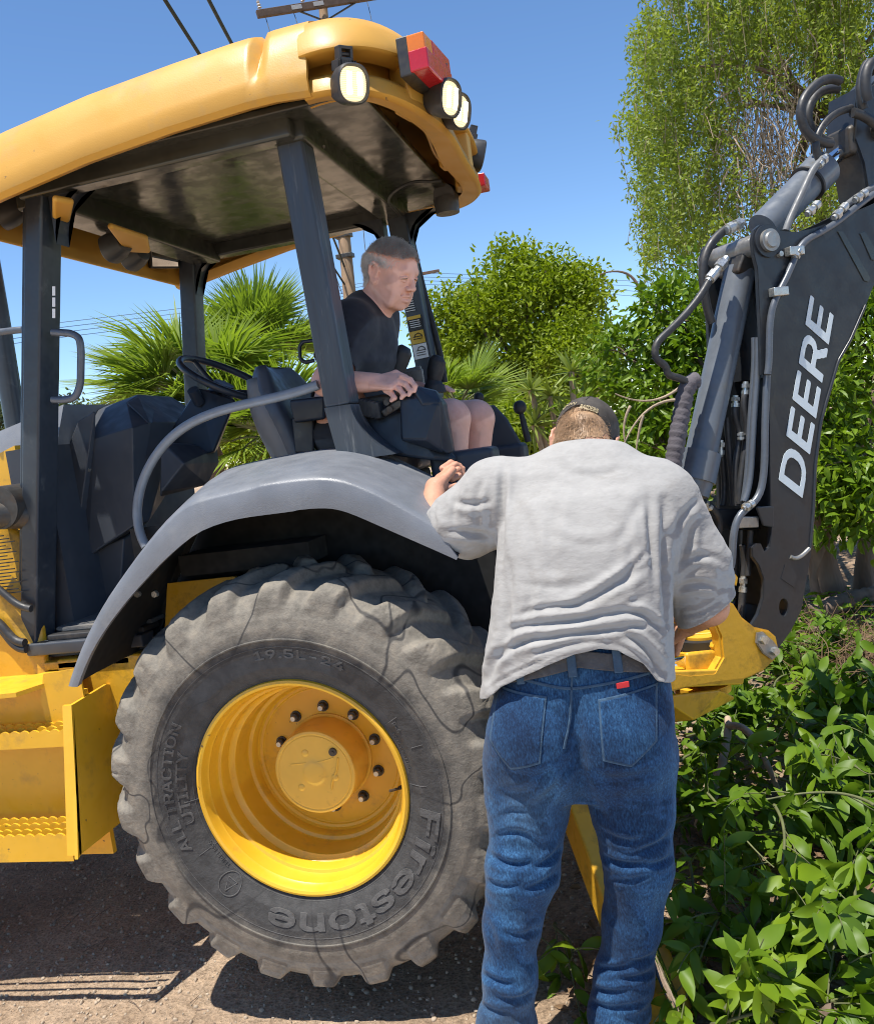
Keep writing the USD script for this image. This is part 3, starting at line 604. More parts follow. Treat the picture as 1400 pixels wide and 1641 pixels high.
# ---- roof
def arr(*p): return A(p, float)
yn, yf = .145, 2 * YC - .145
stn = arr(*[(-1.06, 2.60, 2.68), (-1.055, 2.585, 2.74), (-1.02, 2.583, 2.79), (-.95, 2.59, 2.825), (-.76, 2.622, 2.858), (-.45, 2.668, 2.900), (-.15, 2.695, 2.925), (.05, 2.706, 2.938), (.108, 2.709, 2.940), (.122, 2.709, 2.940), (.140, 2.709, 2.912), (.158, 2.709, 2.912), (.176, 2.709, 2.944), (.19, 2.709, 2.944), (.24, 2.705, 2.945), (.30, 2.70, 2.945)])
rings = []
for x, zl, zt in stn:
    g = .022 if .13 < x < .17 else 0.0
    h = zt - zl
    hs = [(yn + .055, zl + .030), (yn + .030, zl + .004), (yn + .012, zl), (yn + .002, zl + .006), (yn + .000, zl + .030), (yn + .010 + g * .3, zl + .055), (yn + .022 + g * .6, zl + .45 * h), (yn + .050 + g, zl + .70 * h), (yn + .090 + g, zl + .87 * h), (yn + .140, zl + .955 * h), (yn + .215, zt), (yn + .33, zt + .018), (YC - .25, zt + .034), (YC, zt + .040)]
    full = hs + [(2 * YC - y, z) for y, z in hs[-2::-1]]
    rings.append([[x, y, z] for y, z in full])
inner = [[[x, y + (.02 if y < YC else -.02), z - .035 if 3 < k < len(r) - 4 else z + .004] for k, (x, y, z) in enumerate(r)] for r in rings]
shell = [loft(rings, close=False, caps=False)]
ro = shell[0]
if ro.face_normals[len(ro.faces) // 2][2] < 0: ro.invert()
ROOF = part(T, 'canopy_roof', thicken(ro, .014), 'roof_yellow', 42, 'faded yellow moulded plastic canopy roof')
fe = rings[0]
fs = [p for p in fe if True]
part(ROOF, 'front_skirt', rhull([[-1.045, yn + .03, 2.60], [-1.045, yf - .03, 2.60], [-1.03, yn + .03, 2.585], [-1.03, yf - .03, 2.585], [-1.03, yn + .1, 2.78], [-1.03, yf - .1, 2.78]], .008), 'roof_yellow', 40)
# rear end of the roof: visor, lower band, recess wall, pillars
plan = arr((.28, .150), (.43, .160), (.49, .205), (.565, .36), (.603, .60), (.602, .95), (.585, 1.22), (.545, 1.47), (.49, 1.62), (.42, 1.71), (.28, 1.75))
pl_s = smoothpath(plan, 60, s=.0004)
cen = A([.1, YC])
def inset(d): # towards the roof centre
    v = pl_s - cen; L = np.linalg.norm(v, axis=1, keepdims=True); return pl_s - v / L * d
def lay(d, z, dz=None): return [[x, y, z + (0 if dz is None else dz[k])] for k, (x, y) in enumerate(inset(d))]
vis = loft([lay(.08, 2.790), lay(.012, 2.792), lay(.0, 2.800), lay(.004, 2.818), lay(.035, 2.872), lay(.075, 2.912), lay(.14, 2.940), lay(.22, 2.950), lay(.40, 2.972)], close=False, caps=False)
if vis.face_normals[-1][2] < 0: vis.invert()
part(ROOF, 'rear_visor', thicken(vis, .012), 'roof_yellow', 50)
sb_ = np.linspace(0, 1, 60); bz = .036 * np.clip(1 - np.minimum(sb_, 1 - sb_) / .24, 0, 1)
band = loft([lay(.10, 2.672, bz), lay(.035, 2.658, bz), lay(.022, 2.655, bz), lay(.012, 2.662, bz), lay(.022, 2.700, bz * .8), lay(.045, 2.722, bz * .6), lay(.12, 2.728, bz * .6)], close=False, caps=False)
part(ROOF, 'rear_band', thicken(band, -.006), 'roof_yellow', 50)
wall = loft([lay(.115, 2.70), lay(.13, 2.76), lay(.14, 2.86)], close=False, caps=False)
part(ROOF, 'recess_wall', thicken(wall, .008), 'roof_yellow', 50)
def pillar(k0, k1):
    a, b, P = inset(.020), inset(.12), []
    for k in (k0, k1): P += [[a[k][0], a[k][1], 2.69], [a[k][0], a[k][1], 2.812], [b[k][0], b[k][1], 2.69], [b[k][0], b[k][1], 2.84]]
    part(ROOF, 'corner_pillar', rhull(P, .010), 'roof_yellow', 50)
pillar(11, 14); pillar(34, 36); pillar(45, 48)

# liner and roof frame beneath
LIN = part(T, 'roof_liner', cat(rbox([-.98, .24, 2.700], [.42, 2 * YC - .24, 2.724], .006), hull([[-.66, .50, 2.690], [.06, .50, 2.690], [.06, 1.40, 2.690], [-.66, 1.40, 2.690], [-.70, .46, 2.702], [.10, .46, 2.702], [.10, 1.44, 2.702], [-.70, 1.44, 2.702]])), 'liner_dark', 25)
part(T, 'roof_frame_tube', rhull([[.10, .34, 2.655], [.19, .34, 2.655], [.10, 1.56, 2.655], [.19, 1.56, 2.655], [.10, .34, 2.70], [.19, .34, 2.70], [.10, 1.56, 2.70], [.19, 1.56, 2.70]], .012), 'liner_dark', 40)
part(T, 'roof_frame_tube', rhull([[-.84, .34, 2.635], [-.74, .34, 2.635], [-.84, 1.56, 2.635], [-.74, 1.56, 2.635], [-.84, .34, 2.70], [-.74, .34, 2.70], [-.84, 1.56, 2.70], [-.74, 1.56, 2.70]], .012), 'liner_dark', 40)
for yy in (.33, 1.57):
    part(T, 'roof_frame_tube', rhull([[x, yy + y, z] for x in (-.80, .16) for y in (-.03, .03) for z in (2.655, 2.70)], .010), 'liner_dark', 40)
# corner gussets where posts meet the roof frame
def gusset(c, dx, dy=0):
    P = [c, c + [dx * .13, 0, 0], c + [0, 0, -.16]]
    q = [c]
    for t in np.linspace(0, PI / 2, 8): q.append(c + A([dx * .14 * (1 - math.sin(t)), 0, -.17 * (1 - math.cos(t))]))
    w = A([0, .035, 0]); a = [p - w for p in q]; b = [p + w for p in q]
    return loft([a, b])
for g_ in (gusset(A([-.72, YP, 2.66]), 1), gusset(A([-.86, 1.56, 2.66]), 1), gusset(A([.09, 1.55, 2.66]), -1), gusset(A([.19, 1.55, 2.66]), 1)): part(T, 'gusset', g_, 'post_charcoal', False)
hk = [onZ(x, y, 2.66) for x, y in ((519, 233), (515, 244), (499, 244), (495, 250), (497, 274), (508, 279), (520, 277), (522, 266))]
part(T, 'wire_hook', tube(rounded_path(hk, .012, 5), .0038, 8), 'bare_steel', 60)
lw = [onZ(x, y, 2.64) for x, y in ((640, 345), (624, 325), (632, 306), (668, 290), (690, 290), (706, 288))]
part(T, 'light_cable', tube(smoothpath(lw, 30), .006, 8), 'black_rubber', 60)

# ---- work lights and tail lamps
def lamp(c, d, size, lit, name, label=None, bracket=True, depth=.085):
    c = A(c, float); a, b, d = frame(d); 
    if b[2] < 0: a, b = -a, -b
    def ring(s, z, k=2.6):
        t = np.arange(36) * 2 * PI / 36; x, y = np.cos(t), np.sin(t); r = (np.abs(x) ** k + np.abs(y) ** k) ** (-1 / k)
        return [c + a * s * size * .92 * x_ * r_ + b * s * size * y_ * r_ + d * z for x_, y_, r_ in zip(x, y, r)]
    L = part(T, name, loft([ring(.45, -depth), ring(.72, -depth * .95), ring(.95, -depth * .5), ring(1.0, -.012), ring(1.0, 0), ring(.93, .004), ring(.86, .0), ring(.83, -.006), ring(.80, -.012)], caps=True), 'lamp_housing', 40, label)
    lens = loft([ring(.83, -.0055), ring(.6, .002), ring(.3, .005)], caps=True)
    part(L, 'lens', lens, 'lamp_lit' if lit else 'lamp_glass', 60)
    if lit:
        for k in (-1, 1):
            part(L, 'reflector', rhull([c + a * (k * .30 * size + u) + b * v + d * .0045 for u in (-.10 * size, .10 * size) for v in (-.5 * size, .5 * size)], .003), 'lamp_core', 60)
    if bracket:
        tp = c + b * size * .98 - d * depth * .62
        part(L, 'bracket', cat(rhull([tp + a * u + b * v + d * w for u in (-.014, .014) for v in (-.005, .018) for w in (-.02, .012)], .003),
                               rhull([tp + a * u + b * v + d * w for u in (-.020, -.015) for v in (.015, .045) for w in (-.016, .010)], .002), rhull([tp + a * u + b * v + d * w for u in (.015, .020) for v in (.015, .045) for w in (-.016, .010)], .002),
                               rhull([tp + a * u + b * v + d * w for u in (-.020, .020) for v in (.043, .048) for w in (-.016, .010)], .002), cyl(tp - a * .022 + b * .03, tp + a * .022 + b * .03, .006, n=8)), 'lamp_housing', 40)
        part(L, 'cooling_fins', cat(*[rhull([tp + a * (-.028 + .007 * k) + b * v + d * w for v in (-.012, .012) for w in (-.025, .015)], .0014) for k in range(9)]), 'lamp_housing', 40)
    return L
lc = onY(567, 133, .13); lamp(lc, A([.62, -.62, -.22]), .054, True, 'work_light', 'lit square work light under the near rear roof corner')
lc = onY(723, 156, .40) + [0, 0, 0]; lamp(lc, A([.86, -.42, -.25]), .056, True, 'work_light', 'lit work light beside the tail lamp')
lc = onY(739, 177, .56); lamp(lc, A([.86, -.42, -.25]), .056, True, 'work_light', 'lit work light furthest from the near corner', bracket=False)
lc = onY(772, 250, 1.42); lamp(lc, A([.86, .35, -.3]), .062, False, 'work_light', 'unlit work light on the far rear corner')
for px, y in (((176, 400), .95), ((206, 414), 1.10)):
    lc = onZ(px[0], px[1], 2.56); lamp(lc, A([-.86, .2, -.2]), .055, False, 'work_light', 'unlit work light under the front of the roof')
lc = onY(-2, 340, .42); lamp(lc, A([-.8, -.3, -.2]), .062, False, 'work_light', 'unlit work light ahead of the left front post')
# tail lamps
ta = A([.10, .995, 0]); ta /= np.linalg.norm(ta); tn = A([.995, -.10, 0]); tb = A([0, 0, 1.0])
tcx = onY(661, 83, .235)
def tbox(parent, name, u, v, w, m, label=None, r=.005): return part(parent, name, rhull([tcx + ta * a + tb * b + tn * c for a in u for b in v for c in w], r), m, 40, label)
TL = tbox(T, 'tail_lamp', (.012, .225), (-.050, .050), (-.045, -.012), 'lamp_housing', 'red and amber tail lamp slanting in the rear roof recess')
tbox(TL, 'lens', (.006, .070), (.006, .046), (-.010, .034), 'lens_amber'); tbox(TL, 'lens', (.004, .230), (-.047, .002), (-.010, .038), 'lens_red'); tbox(TL, 'lens', (.074, .230), (.006, .046), (-.010, .036), 'lens_red')
t3 = onY(770, 293, 1.62)
part(T, 'tail_lamp', rbox(t3 - [.05, .06, .028], t3 + [.03, .06, .028], .006), 'lens_red', 40, 'red lamp at the far rear corner')
s3 = onY(716, 330, 1.42)
part(T, 'beacon_mount', cat(cyl(s3 + [0, 0, -.03], s3 + [0, 0, .035], .05, .055, 20), cyl(s3 + [0, -.04, .04], s3 + [0, .05, .06], .045, n=20)), 'lamp_housing', 40)
# mirror
mc = onY(263, 410, 1.45); mr_d = A([.72, -.62, -.25])
a, b, d = frame(mr_d); b = b if b[2] > 0 else -b
MI = part(T, 'mirror', rhull([mc + a * u + b * v + d * w for u in (-.062, .062) for v in (-.046, .046) for w in (-.02, 0)], .008), 'lamp_housing', 40)
part(MI, 'mirror_glass', rhull([mc + a * u + b * v + d * w for u in (-.060, .060) for v in (-.044, .044) for w in (.007, .009)], .001), 'mirror_glass', 40)
part(T, 'front_bracket', cat(*[rhull([onZ(x, y, z) for x, y, z in q], .012) for q in ([(90, 318, 2.60), (112, 322, 2.60), (106, 350, 2.58), (90, 346, 2.58)], [(178, 362, 2.58), (232, 380, 2.58), (236, 400, 2.56), (205, 398, 2.56)])]), 'roof_yellow', 40)

# ---- dash, column, wheel
def H(parent, name, pts, m, r=.008, smooth=25, label=None):
    return part(parent, name, rhull([onY(x, y, Y) for x, y, Y in pts], r), m, smooth, label)
z3 = lambda x, y: (x / 3.889, 560 + y / 3.889)
def H3(parent, name, pts, m, r=.006): return H(parent, name, [(*z3(x, y), Y) for x, y, Y in pts], m, r)
DS = H3(T, 'dash_cowl', [(530, 578, .64), (600, 560, .62), (825, 492, .62), (835, 1085, .62), (562, 1268, .62), (568, 400, .82), (790, 338, .78), (860, 290, .92), (1065, 304, 1.18), (1195, 388, 1.20), (1085, 455, .86), (930, 460, .70), (918, 1060, .70), (1010, 880, .84), (1190, 640, 1.2)], 'dash_plastic', .008)
qb_ = onY(*z3(552, 745), .612); part(DS, 'bolt', cyl(qb_ + [0, .01, 0], qb_ + [0, -.008, 0], .010, .009, 6), 'zinc', 20)
H3(DS, 'raised_panel', [(800, 335, .745), (860, 300, .84), (1040, 452, .85), (930, 456, .69)], 'dash_plastic', .004)
H3(DS, 'side_panel', [(495, 455, .60), (585, 395, .60), (522, 575, .60), (428, 625, .60), (388, 1078, .60), (412, 1318, .60), (458, 1305, .60), (540, 600, .66), (560, 1280, .68)], 'dash_plastic', .006)
H3(T, 'dash_pedestal', [(560, 1275, .66), (770, 1185, .66), (556, 1610, .66), (740, 1560, .66), (900, 1100, .80), (900, 1500, .9), (560, 1250, 1.2)], 'dash_plastic', .008)
H3(T, 'kick_panel', [(380, 1330, .70), (545, 1300, .70), (380, 1640, .70), (540, 1640, .70), (390, 1300, .9), (545, 1300, .9)], 'dash_plastic', .006)
H3(DS, 'side_console', [(1020, 590, .60), (1140, 710, .56), (1015, 870, .60), (1190, 600, .8), (1340, 620, .9), (1350, 700, .9), (1280, 830, .8), (1010, 900, .7)], 'dash_plastic', .008)
z4 = lambda x, y: (270 + x / 4.667, 540 + y / 4.667)
COL = H(T, 'steering_column', [(*z4(150, 520), .86), (*z4(230, 400), .86), (*z4(350, 420), .90), (*z4(480, 480), .88), (*z4(330, 840), .80), (*z4(180, 880), .80), (*z4(0, 760), .84), (*z4(340, 860), 1.0), (*z4(470, 480), 1.04)], 'console_plastic', .010)
wc = onY(*z4(432, 312), .95)
wn = Rot.from_rotvec([0, 0, 0]).apply(A([.56, -.06, .83])); wn /= np.linalg.norm(wn); wa, wb, _ = frame(wn)
WH = part(T, 'steering_wheel', tube([wc + .19 * (math.cos(t) * wa + math.sin(t) * wb) for t in np.linspace(0, 2 * PI, 64)], .0145, 10, cap=False), 'console_plastic', 60)
part(WH, 'spoke', cat(*[tube([wc - wn * .05 + .03 * (math.cos(t) * wa + math.sin(t) * wb), wc - wn * .03 + .1 * (math.cos(t) * wa + math.sin(t) * wb), wc + .188 * (math.cos(t) * wa + math.sin(t) * wb)], .010, 8) for t in (.4, 2.5, 4.6)]), 'console_plastic', 60)
part(WH, 'wheel_hub', cat(cyl(wc - wn * .075, wc - wn * .02, .055, .04, 24), cyl(wc - wn * .20, wc - wn * .07, .035, n=20)), 'console_plastic', 40)
kb = onY(*z4(205, 430), .82); part(COL, 'knob', cyl(kb + [0, .02, -.03], kb + [0, -.02, .02], .024, .022, 18), 'console_plastic', 40)
# grab rail from the fender over to the rear post
rl = [(*z4(1120, 362), .42), (*z4(1000, 388), .42), (*z4(830, 435), .42), (*z4(560, 510), .42), (*z4(300, 590), .43), (*z4(130, 665), .44), (*z4(10, 760), .45), (248, 728, .45), (226, 790, .45), (219, 835, .44), (224, 860, .43), (236, 874, .42)]
part(T, 'grab_rail', tube(smoothpath([onY(*p) for p in rl], 80, s=.0003), .0165, 14), 'rail_grey', 60, 'bent grey grab rail over the fender')

# ---- seat
SB = A([-.205, .98, 1.60])
back = []
for t in np.linspace(0, 1, 14):
    w = .245 * (1 - .45 * max(0, t - .55) ** 2 / .2) * (.96 + .04 * math.sin(t * PI)); th_ = .050 + .030 * math.sin(PI * min(1, t * 1.1)); cxx = SB[0] - .10 * t - .03 * t * t; z = SB[2] + .44 * t
    th_ *= (1 if t < .93 else .55)
    ang = np.arange(28) * 2 * PI / 28; ex = 2.8
    c, s_ = np.cos(ang), np.sin(ang); r = (np.abs(c) ** ex + np.abs(s_) ** ex) ** (-1 / ex)
    back.append([[cxx + th_ * r_ * c_ + .05 * (s2 * r_) ** 2, SB[1] + w * r_ * s2, z] for c_, s2, r_ in zip(c, s_, r)])
SE = part(T, 'seat_backrest', loft(back), 'seat_vinyl', 50, 'dark vinyl seat turned towards the digging boom')
part(SE, 'seat_shell', loft([[A(p) * [1, 1, 1] + [-.028, 0, -.012] for p in r] for r in back[1:13]]), 'seat_grey', 50)
part(T, 'seat_cushion', rbox([-.20, .73, 1.56], [.30, 1.22, 1.68], .04), 'seat_vinyl', 50)
part(T, 'seat_base', cat(rbox([-.22, .76, 1.12], [.24, 1.18, 1.56], .02), rhull([onY(x, y, .74) for x, y in ((471, 672), (500, 664), (476, 722), (500, 722))] + [onY(x, y, .9) for x, y in ((471, 672), (500, 664), (476, 722), (500, 722))], .008)), 'console_plastic', 40)
part(T, 'armrest', rhull([onY(*z4(x, y), Y) for x, y in ((930, 490), (1150, 465), (1150, 590), (960, 615)) for Y in (.66, .74)], .012), 'console_plastic', 40)
part(T, 'armrest_loop', tube(rounded_path([onY(*z4(x, y), .72) for x, y in ((1080, 22), (1000, 35), (978, 70), (985, 165), (1020, 188), (1090, 172))], .03), .007, 8), 'console_plastic', 60)

# ---- operator's console by the fender
z5 = lambda x, y: (540 + x / 4.118, 540 + y / 4.118)
def H5(parent, name, pts, m, r=.008, label=None): return H(parent, name, [(*z5(x, y), Y) for x, y, Y in pts], m, r, 35, label)
CO = H5(T, 'control_console', [(110, 495, .52), (175, 545, .50), (430, 500, .50), (200, 735, .48), (640, 790, .48), (760, 800, .50), (690, 720, .50), (110, 520, .66), (440, 420, .66), (740, 780, .66), (200, 740, .66)], 'console_plastic', .012, 'black moulded control console beside the operator')
H5(CO, 'console_block', [(440, 410, .455), (515, 345, .46), (545, 420, .44), (655, 455, .44), (590, 660, .42), (450, 660, .43), (690, 735, .46), (515, 345, .62), (640, 372, .62), (700, 450, .60), (750, 745, .60), (440, 410, .6)], 'console_plastic', .014)
H5(CO, 'console_rim', [(515, 342, .44), (640, 372, .47), (665, 420, .45), (660, 436, .44), (570, 436, .43)], 'console_plastic', .010)
H5(CO, 'console_rim', [(655, 432, .44), (678, 430, .45), (752, 745, .47), (728, 752, .46), (695, 730, .45)], 'console_plastic', .008)
part(CO, 'grip_loop', tube(smoothpath([onY(*z5(x, y), .47) for x, y in ((150, 345), (115, 335), (92, 360), (100, 410), (135, 450), (180, 465))], 24), .017, 10), 'black_rubber', 60)
part(CO, 'bellows', cat(*[rbox(onY(*z5(170 + 26 * k, 462 + 5 * k), .47) - [.012, .03, .028], onY(*z5(170 + 26 * k, 462 + 5 * k), .47) + [.012, .03, .028], .006) for k in range(5)]), 'black_rubber', 40)
part(CO, 'linkage', cat(rhull([onY(*z5(x, y), .46) for x, y in ((300, 490), (320, 510), (430, 445), (420, 410))], .006), *[cyl(onY(*z5(x, y), .455), onY(*z5(x, y), .44), .010, n=12) for x, y in ((325, 430), (405, 440), (345, 475))], rhull([onY(*z5(x, y), .52) for x, y in ((160, 420), (300, 395), (430, 400), (430, 420), (165, 440))], .01)), 'dark_steel', 30)
def stick(pts, r, name, base=None):
    J = part(T, name, tube(smoothpath([onY(*p) for p in pts], 20), np.interp(np.linspace(0, 1, 20), [0, .15, .5, .85, 1], r), 14), 'black_rubber', 60)
    return J
stick([(*z5(395, 260), .80), (*z5(400, 190), .80), (*z5(425, 120), .80), (*z5(455, 62), .80)], [.022, .030, .036, .034, .018], 'joystick')
J = stick([(*z5(640, 320), .95), (*z5(645, 250), .95), (*z5(655, 180), .95), (*z5(672, 122), .95)], [.024, .026, .034, .034, .018], 'joystick')
q = onY(*z5(638, 318), .95); part(J, 'boot', cat(cyl(q + [0, 0, -.03], q + [0, 0, .0], .045, .040, 20), cyl(q, q + [0, 0, .03], .038, .022, 20)), 'black_rubber', 40)
q0, q1 = onY(*z5(1262, 690), 1.10), onY(*z5(1205, 470), 1.10)
LV = part(T, 'lever', tube([q0, q0 * .4 + q1 * .6, q1], [.013, .012, .008], 10), 'black_rubber', 60)
kn = trimesh.creation.icosphere(3, .026); kn.vertices = kn.vertices * [1, 1, 1.05] + onY(*z5(1205, 462), 1.10); part(LV, 'knob', kn, 'black_rubber', 60)
part(T, 'control_tower', cat(rhull([onY(*z5(x, y), Y) for x, y in ((450, 238), (556, 215), (575, 345), (480, 345)) for Y in (1.0, 1.15)], .006), tube([onY(*z5(440, 225), 1.02), onY(*z5(552, 200), 1.02)], .008, 8)), 'bare_steel', 30)
H5(T, 'right_console', [(985, 470, 1.30), (1030, 465, 1.30), (1110, 550, 1.3), (1195, 700, 1.3), (1100, 900, 1.3), (900, 900, 1.3), (985, 470, 1.42), (1110, 550, 1.42), (1195, 700, 1.42)], 'dash_plastic', .012, 'far side control console')
kn = trimesh.creation.icosphere(2, .022); kn.vertices = kn.vertices + onY(*z5(935, 398), 1.28); part(T, 'knob', kn, 'black_rubber', 60)
part(T, 'rear_platform', cat(rbox([.25, .478, 1.10], [.75, 1.42, 1.14], .01), rbox([.40, .52, 1.30], [.62, .66, 1.62], .02), rbox([.40, 1.26, 1.14], [.62, 1.40, 1.60], .02)), 'dash_plastic', 30)

# ---- bonnet, exhaust, loader arm and front axle, mostly past the left edge of the view
hood = [[-1.02, 2 * YC - .55, 1.96], [-1.02, .55, 1.96], [-1.02, .50, 1.72], [-1.02, 2 * YC - .50, 1.72]]
x1 = -2.75
part(T, 'bonnet', hull([[-1.0, .60, 1.99], [-1.0, 1.30, 1.99], [-1.0, .52, 1.84], [-1.0, 1.38, 1.84], [x1, .62, 1.64], [x1, 1.28, 1.64], [x1, .56, 1.40], [x1, 1.34, 1.40]]), 'fender_plastic', 30)
part(T, 'firewall', box([-1.16, .44, 1.13], [-1.0, 1.46, 1.84]), 'dash_plastic', False)
part(T, 'engine_side', hull([[-1.165, .50, 1.86], [-1.165, .50, 1.10], [x1, .55, 1.42], [x1, .55, .9], [-1.165, 1.40, 1.86], [-1.165, 1.40, 1.10], [x1, 1.35, 1.42], [x1, 1.35, .9]]), 'paint_yellow', 30)
ex = [onY(x, y, .75) for x, y in ((30, 706), (22, 660), (6, 560), (-14, 440), (-40, 300))]
part(T, 'exhaust_stack', cat(tube(smoothpath(ex, 20), .042, 18), cyl(ex[0] + [0, 0, -.08], ex[0] + [0, 0, .03], .055, .05, 18)), 'post_charcoal', 50)
la = onY(30, 810, .36)
part(T, 'loader_arm', cat(rhull([[-1.05, .30, .98], [-1.10, .40, 1.50], [-1.30, .30, 1.72], [-1.35, .40, 1.50], [-1.30, .30, .98]], .02), rhull([[-1.2, .32, 1.62], [-3.4, .32, 1.10], [-3.4, .42, .90], [-1.2, .42, 1.45]], .02)), 'greasy_yellow', 30)
pb = onY(8, 812, .29); part(T, 'pivot_pin', cat(cyl(pb + [0, -.03, 0], pb + [0, .1, 0], .075, n=28), cyl(pb + [-.04, -.04, -.02], pb + [.06, .06, -.04], .05, n=24)), 'dark_steel', 40)
pr = tube([onY(22, 790, .52) + .07 * A([math.cos(t), 0, math.sin(t)]) for t in np.linspace(0, 2 * PI, 30)], .012, 8); part(T, 'pin_collar', pr, 'paint_yellow', 60)
dx0 = onY(18, 905, .285); part(T, 'instruction_decal', cat(*[box(dx0 + [-.06, 0, -.10 + .012 * k], dx0 + [.03 - .02 * (k % 3), .003, -.096 + .012 * k]) for k in range(18)]), 'decal_black', False)
part(T, 'loader_cylinder', cat(cyl(onY(-60, 1080, .30), onY(25, 1060, .36), .06, n=28), cyl(onY(-10, 1062, .28), onY(-4, 1064, .36), .075, n=28)), 'greasy_yellow', 40)
for pts, r in ((((-20, 930), (0, 945), (20, 962), (50, 975)), .013), (((-20, 990), (0, 1000), (18, 1020), (40, 1030)), .016), (((-20, 1000), (5, 1012), (24, 1034), (42, 1040)), .014)):
    part(T, 'hydraulic_hose', tube(smoothpath([onY(x, y, .27) for x, y in pts], 20), r, 10), 'hose_rubber', 60)
f1, _ = tyre_mesh(.42, .32, .10, .20, 18, .028, nt=360); f1.vertices[:, 0] -= 2.15; f1.vertices[:, 2] -= .27
part(T, 'front_tyre', f1, 'tyre_rubber', 40); f2 = f1.copy(); f2.vertices[:, 1] = 2 * YC - f2.vertices[:, 1]; f2.invert(); part(T, 'front_tyre', f2, 'tyre_rubber', 40)
for yy in (.16, 2 * YC - .16): part(T, 'front_rim', cyl([-2.15, yy - .02, HUB - .27], [-2.15, yy + .02, HUB - .27], .21, n=32), 'paint_yellow', 30)
part(T, 'front_axle', cyl([-2.15, .16, HUB - .27], [-2.15, 2 * YC - .16, HUB - .27], .08, n=20), 'greasy_yellow', 30)
# ---- digging boom, swung to the far side of the machine
AS = math.radians(35)
BD, BN, UP = A([math.cos(AS), math.sin(AS), 0]), A([math.sin(AS), -math.cos(AS), 0]), A([0, 0, 1.0])
KP = onY(1112, 1040, 1.0)
HW = .15
def bp(x, y, off=0.0): return onP(x, y, KP + BN * off, BN)
def b2(x, y, off): p = bp(x, y, off) - KP; return (p @ BD, p[2])
def bplate(px, off, thick, holes=(), bevel=.002, ref=None):
    """Plate parallel to the boom: outline in pixels on the plane `ref`, its outer face at `off`."""
    r_ = off if ref is None else ref
    return plate([b2(x, y, r_) for x, y in px], thick, KP + BN * (off - thick), BD, UP, [[b2(x, y, r_) for x, y in h] for h in holes], bevel) if np.dot(np.cross(BD, UP), BN) > 0 else plate([b2(x, y, r_) for x, y in px], thick, KP + BN * off, BD, UP, [[b2(x, y, r_) for x, y in h] for h in holes], bevel)
z5b = lambda x, y: (960 + x / 3.157, 80 + y / 3.157)
z6 = lambda x, y: (960 + x / 3.04, 560 + y / 3.04)
z7 = lambda x, y: (1200 + x / 4.56, 60 + y / 4.56)
out = [z5b(775, 960), z5b(785, 905), z5b(815, 880), z5b(860, 885), z5b(920, 912), z5b(1000, 918), z5b(1080, 900), z5b(1200, 858), z5b(1389, 775), (1440, 306), (1490, 290), (1510, 340), (1470, 400), (1430, 430), z5b(1389, 1190), z5b(1330, 1340), z5b(1270, 1480), z5b(1220, 1560), z6(1165, 60), z6(1110, 250), z6(1085, 350), z6(1060, 560), z6(1050, 780), z6(1035, 980), z6(1012, 1120), z6(985, 1270), z6(935, 1370), z6(870, 1460), (1225, 1060), (1190, 1040), z6(745, 1340), z6(775, 1290), z6(800, 1210), z6(802, 1120), z6(778, 1050), z6(748, 1010), z6(745, 965), z6(765, 942), z6(788, 945), z6(805, 982), z6(830, 960), z6(838, 900), z6(838, 860), z6(830, 560), z6(826, 100), z5b(822, 1640), z5b(815, 1400), z5b(800, 1100), z5b(782, 1030)]
def ell(cx, cy_, rx, ry, n=18): return [(cx + rx * math.cos(t), cy_ + ry * math.sin(t)) for t in np.linspace(0, 2 * PI, n, endpoint=False)]
hole = [ell(*z6(898, 1255), 7, 14)]
slots = [[z5b(1205, 915), z5b(1235, 915), z5b(1372, 1150), z5b(1362, 1172), z5b(1340, 1165)], [z5b(1318, 925), z5b(1345, 915), (1404, 400), (1406, 418), (1396, 415)]]
BM = part(T, 'boom', bplate(out, HW, .018, hole), 'boom_charcoal', 25, 'dark charcoal curved digging boom with white lettering')
part(BM, 'far_side_plate', bplate(out, -HW + .018, .018, hole, ref=HW), 'boom_charcoal', 25)
for s_ in slots: part(BM, 'stiffener', bplate(s_, HW + .0035, .004), 'liner_dark', 25)
re_ = [b2(*p, HW) for p in out[10:27]]; re_ = A(re_)
web = loft([[KP + BD * (x - .035) + UP * z + BN * o for o in (-HW + .02, HW - .02)] for x, z in re_], close=False, caps=False)
part(BM, 'back_web', thicken(web, .012), 'boom_charcoal', 40)
fw = A([b2(*p, HW) for p in (z5b(830, 1080), z5b(840, 1400), z5b(842, 1640), z6(845, 100), z6(848, 560), z6(850, 860), z6(850, 1000), z6(840, 1300))])
webf = loft([[KP + BD * (x + .10) + UP * z + BN * o for o in (-HW + .02, HW - .02)] for x, z in fw], close=False, caps=False)
part(BM, 'front_web', thicken(webf, .012), 'boom_charcoal', 40)
# raised edge bead along the back of the plate and the recessed curve near the foot
part(BM, 'edge_bead', tube([bp(x, y, HW + .001) for x, y in [z5b(1345, 1290), z5b(1270, 1465), z5b(1215, 1560), z6(1160, 65), z6(1105, 255), z6(1078, 355), z6(1052, 560), z6(1042, 780), z6(1027, 970)]], .006, 8), 'boom_charcoal', 60)
part(BM, 'weld_curve', tube(smoothpath([bp(*z6(x, y), HW + .001) for x, y in ((1022, 968), (1000, 990), (970, 1012), (930, 1008))], 16), .008, 8), 'bare_steel', 60)
part(BM, 'name_plate', bplate([z6(905, 1045), z6(968, 1080), z6(950, 1160), z6(885, 1115)], HW + .002, .0025), 'boom_charcoal', 25)
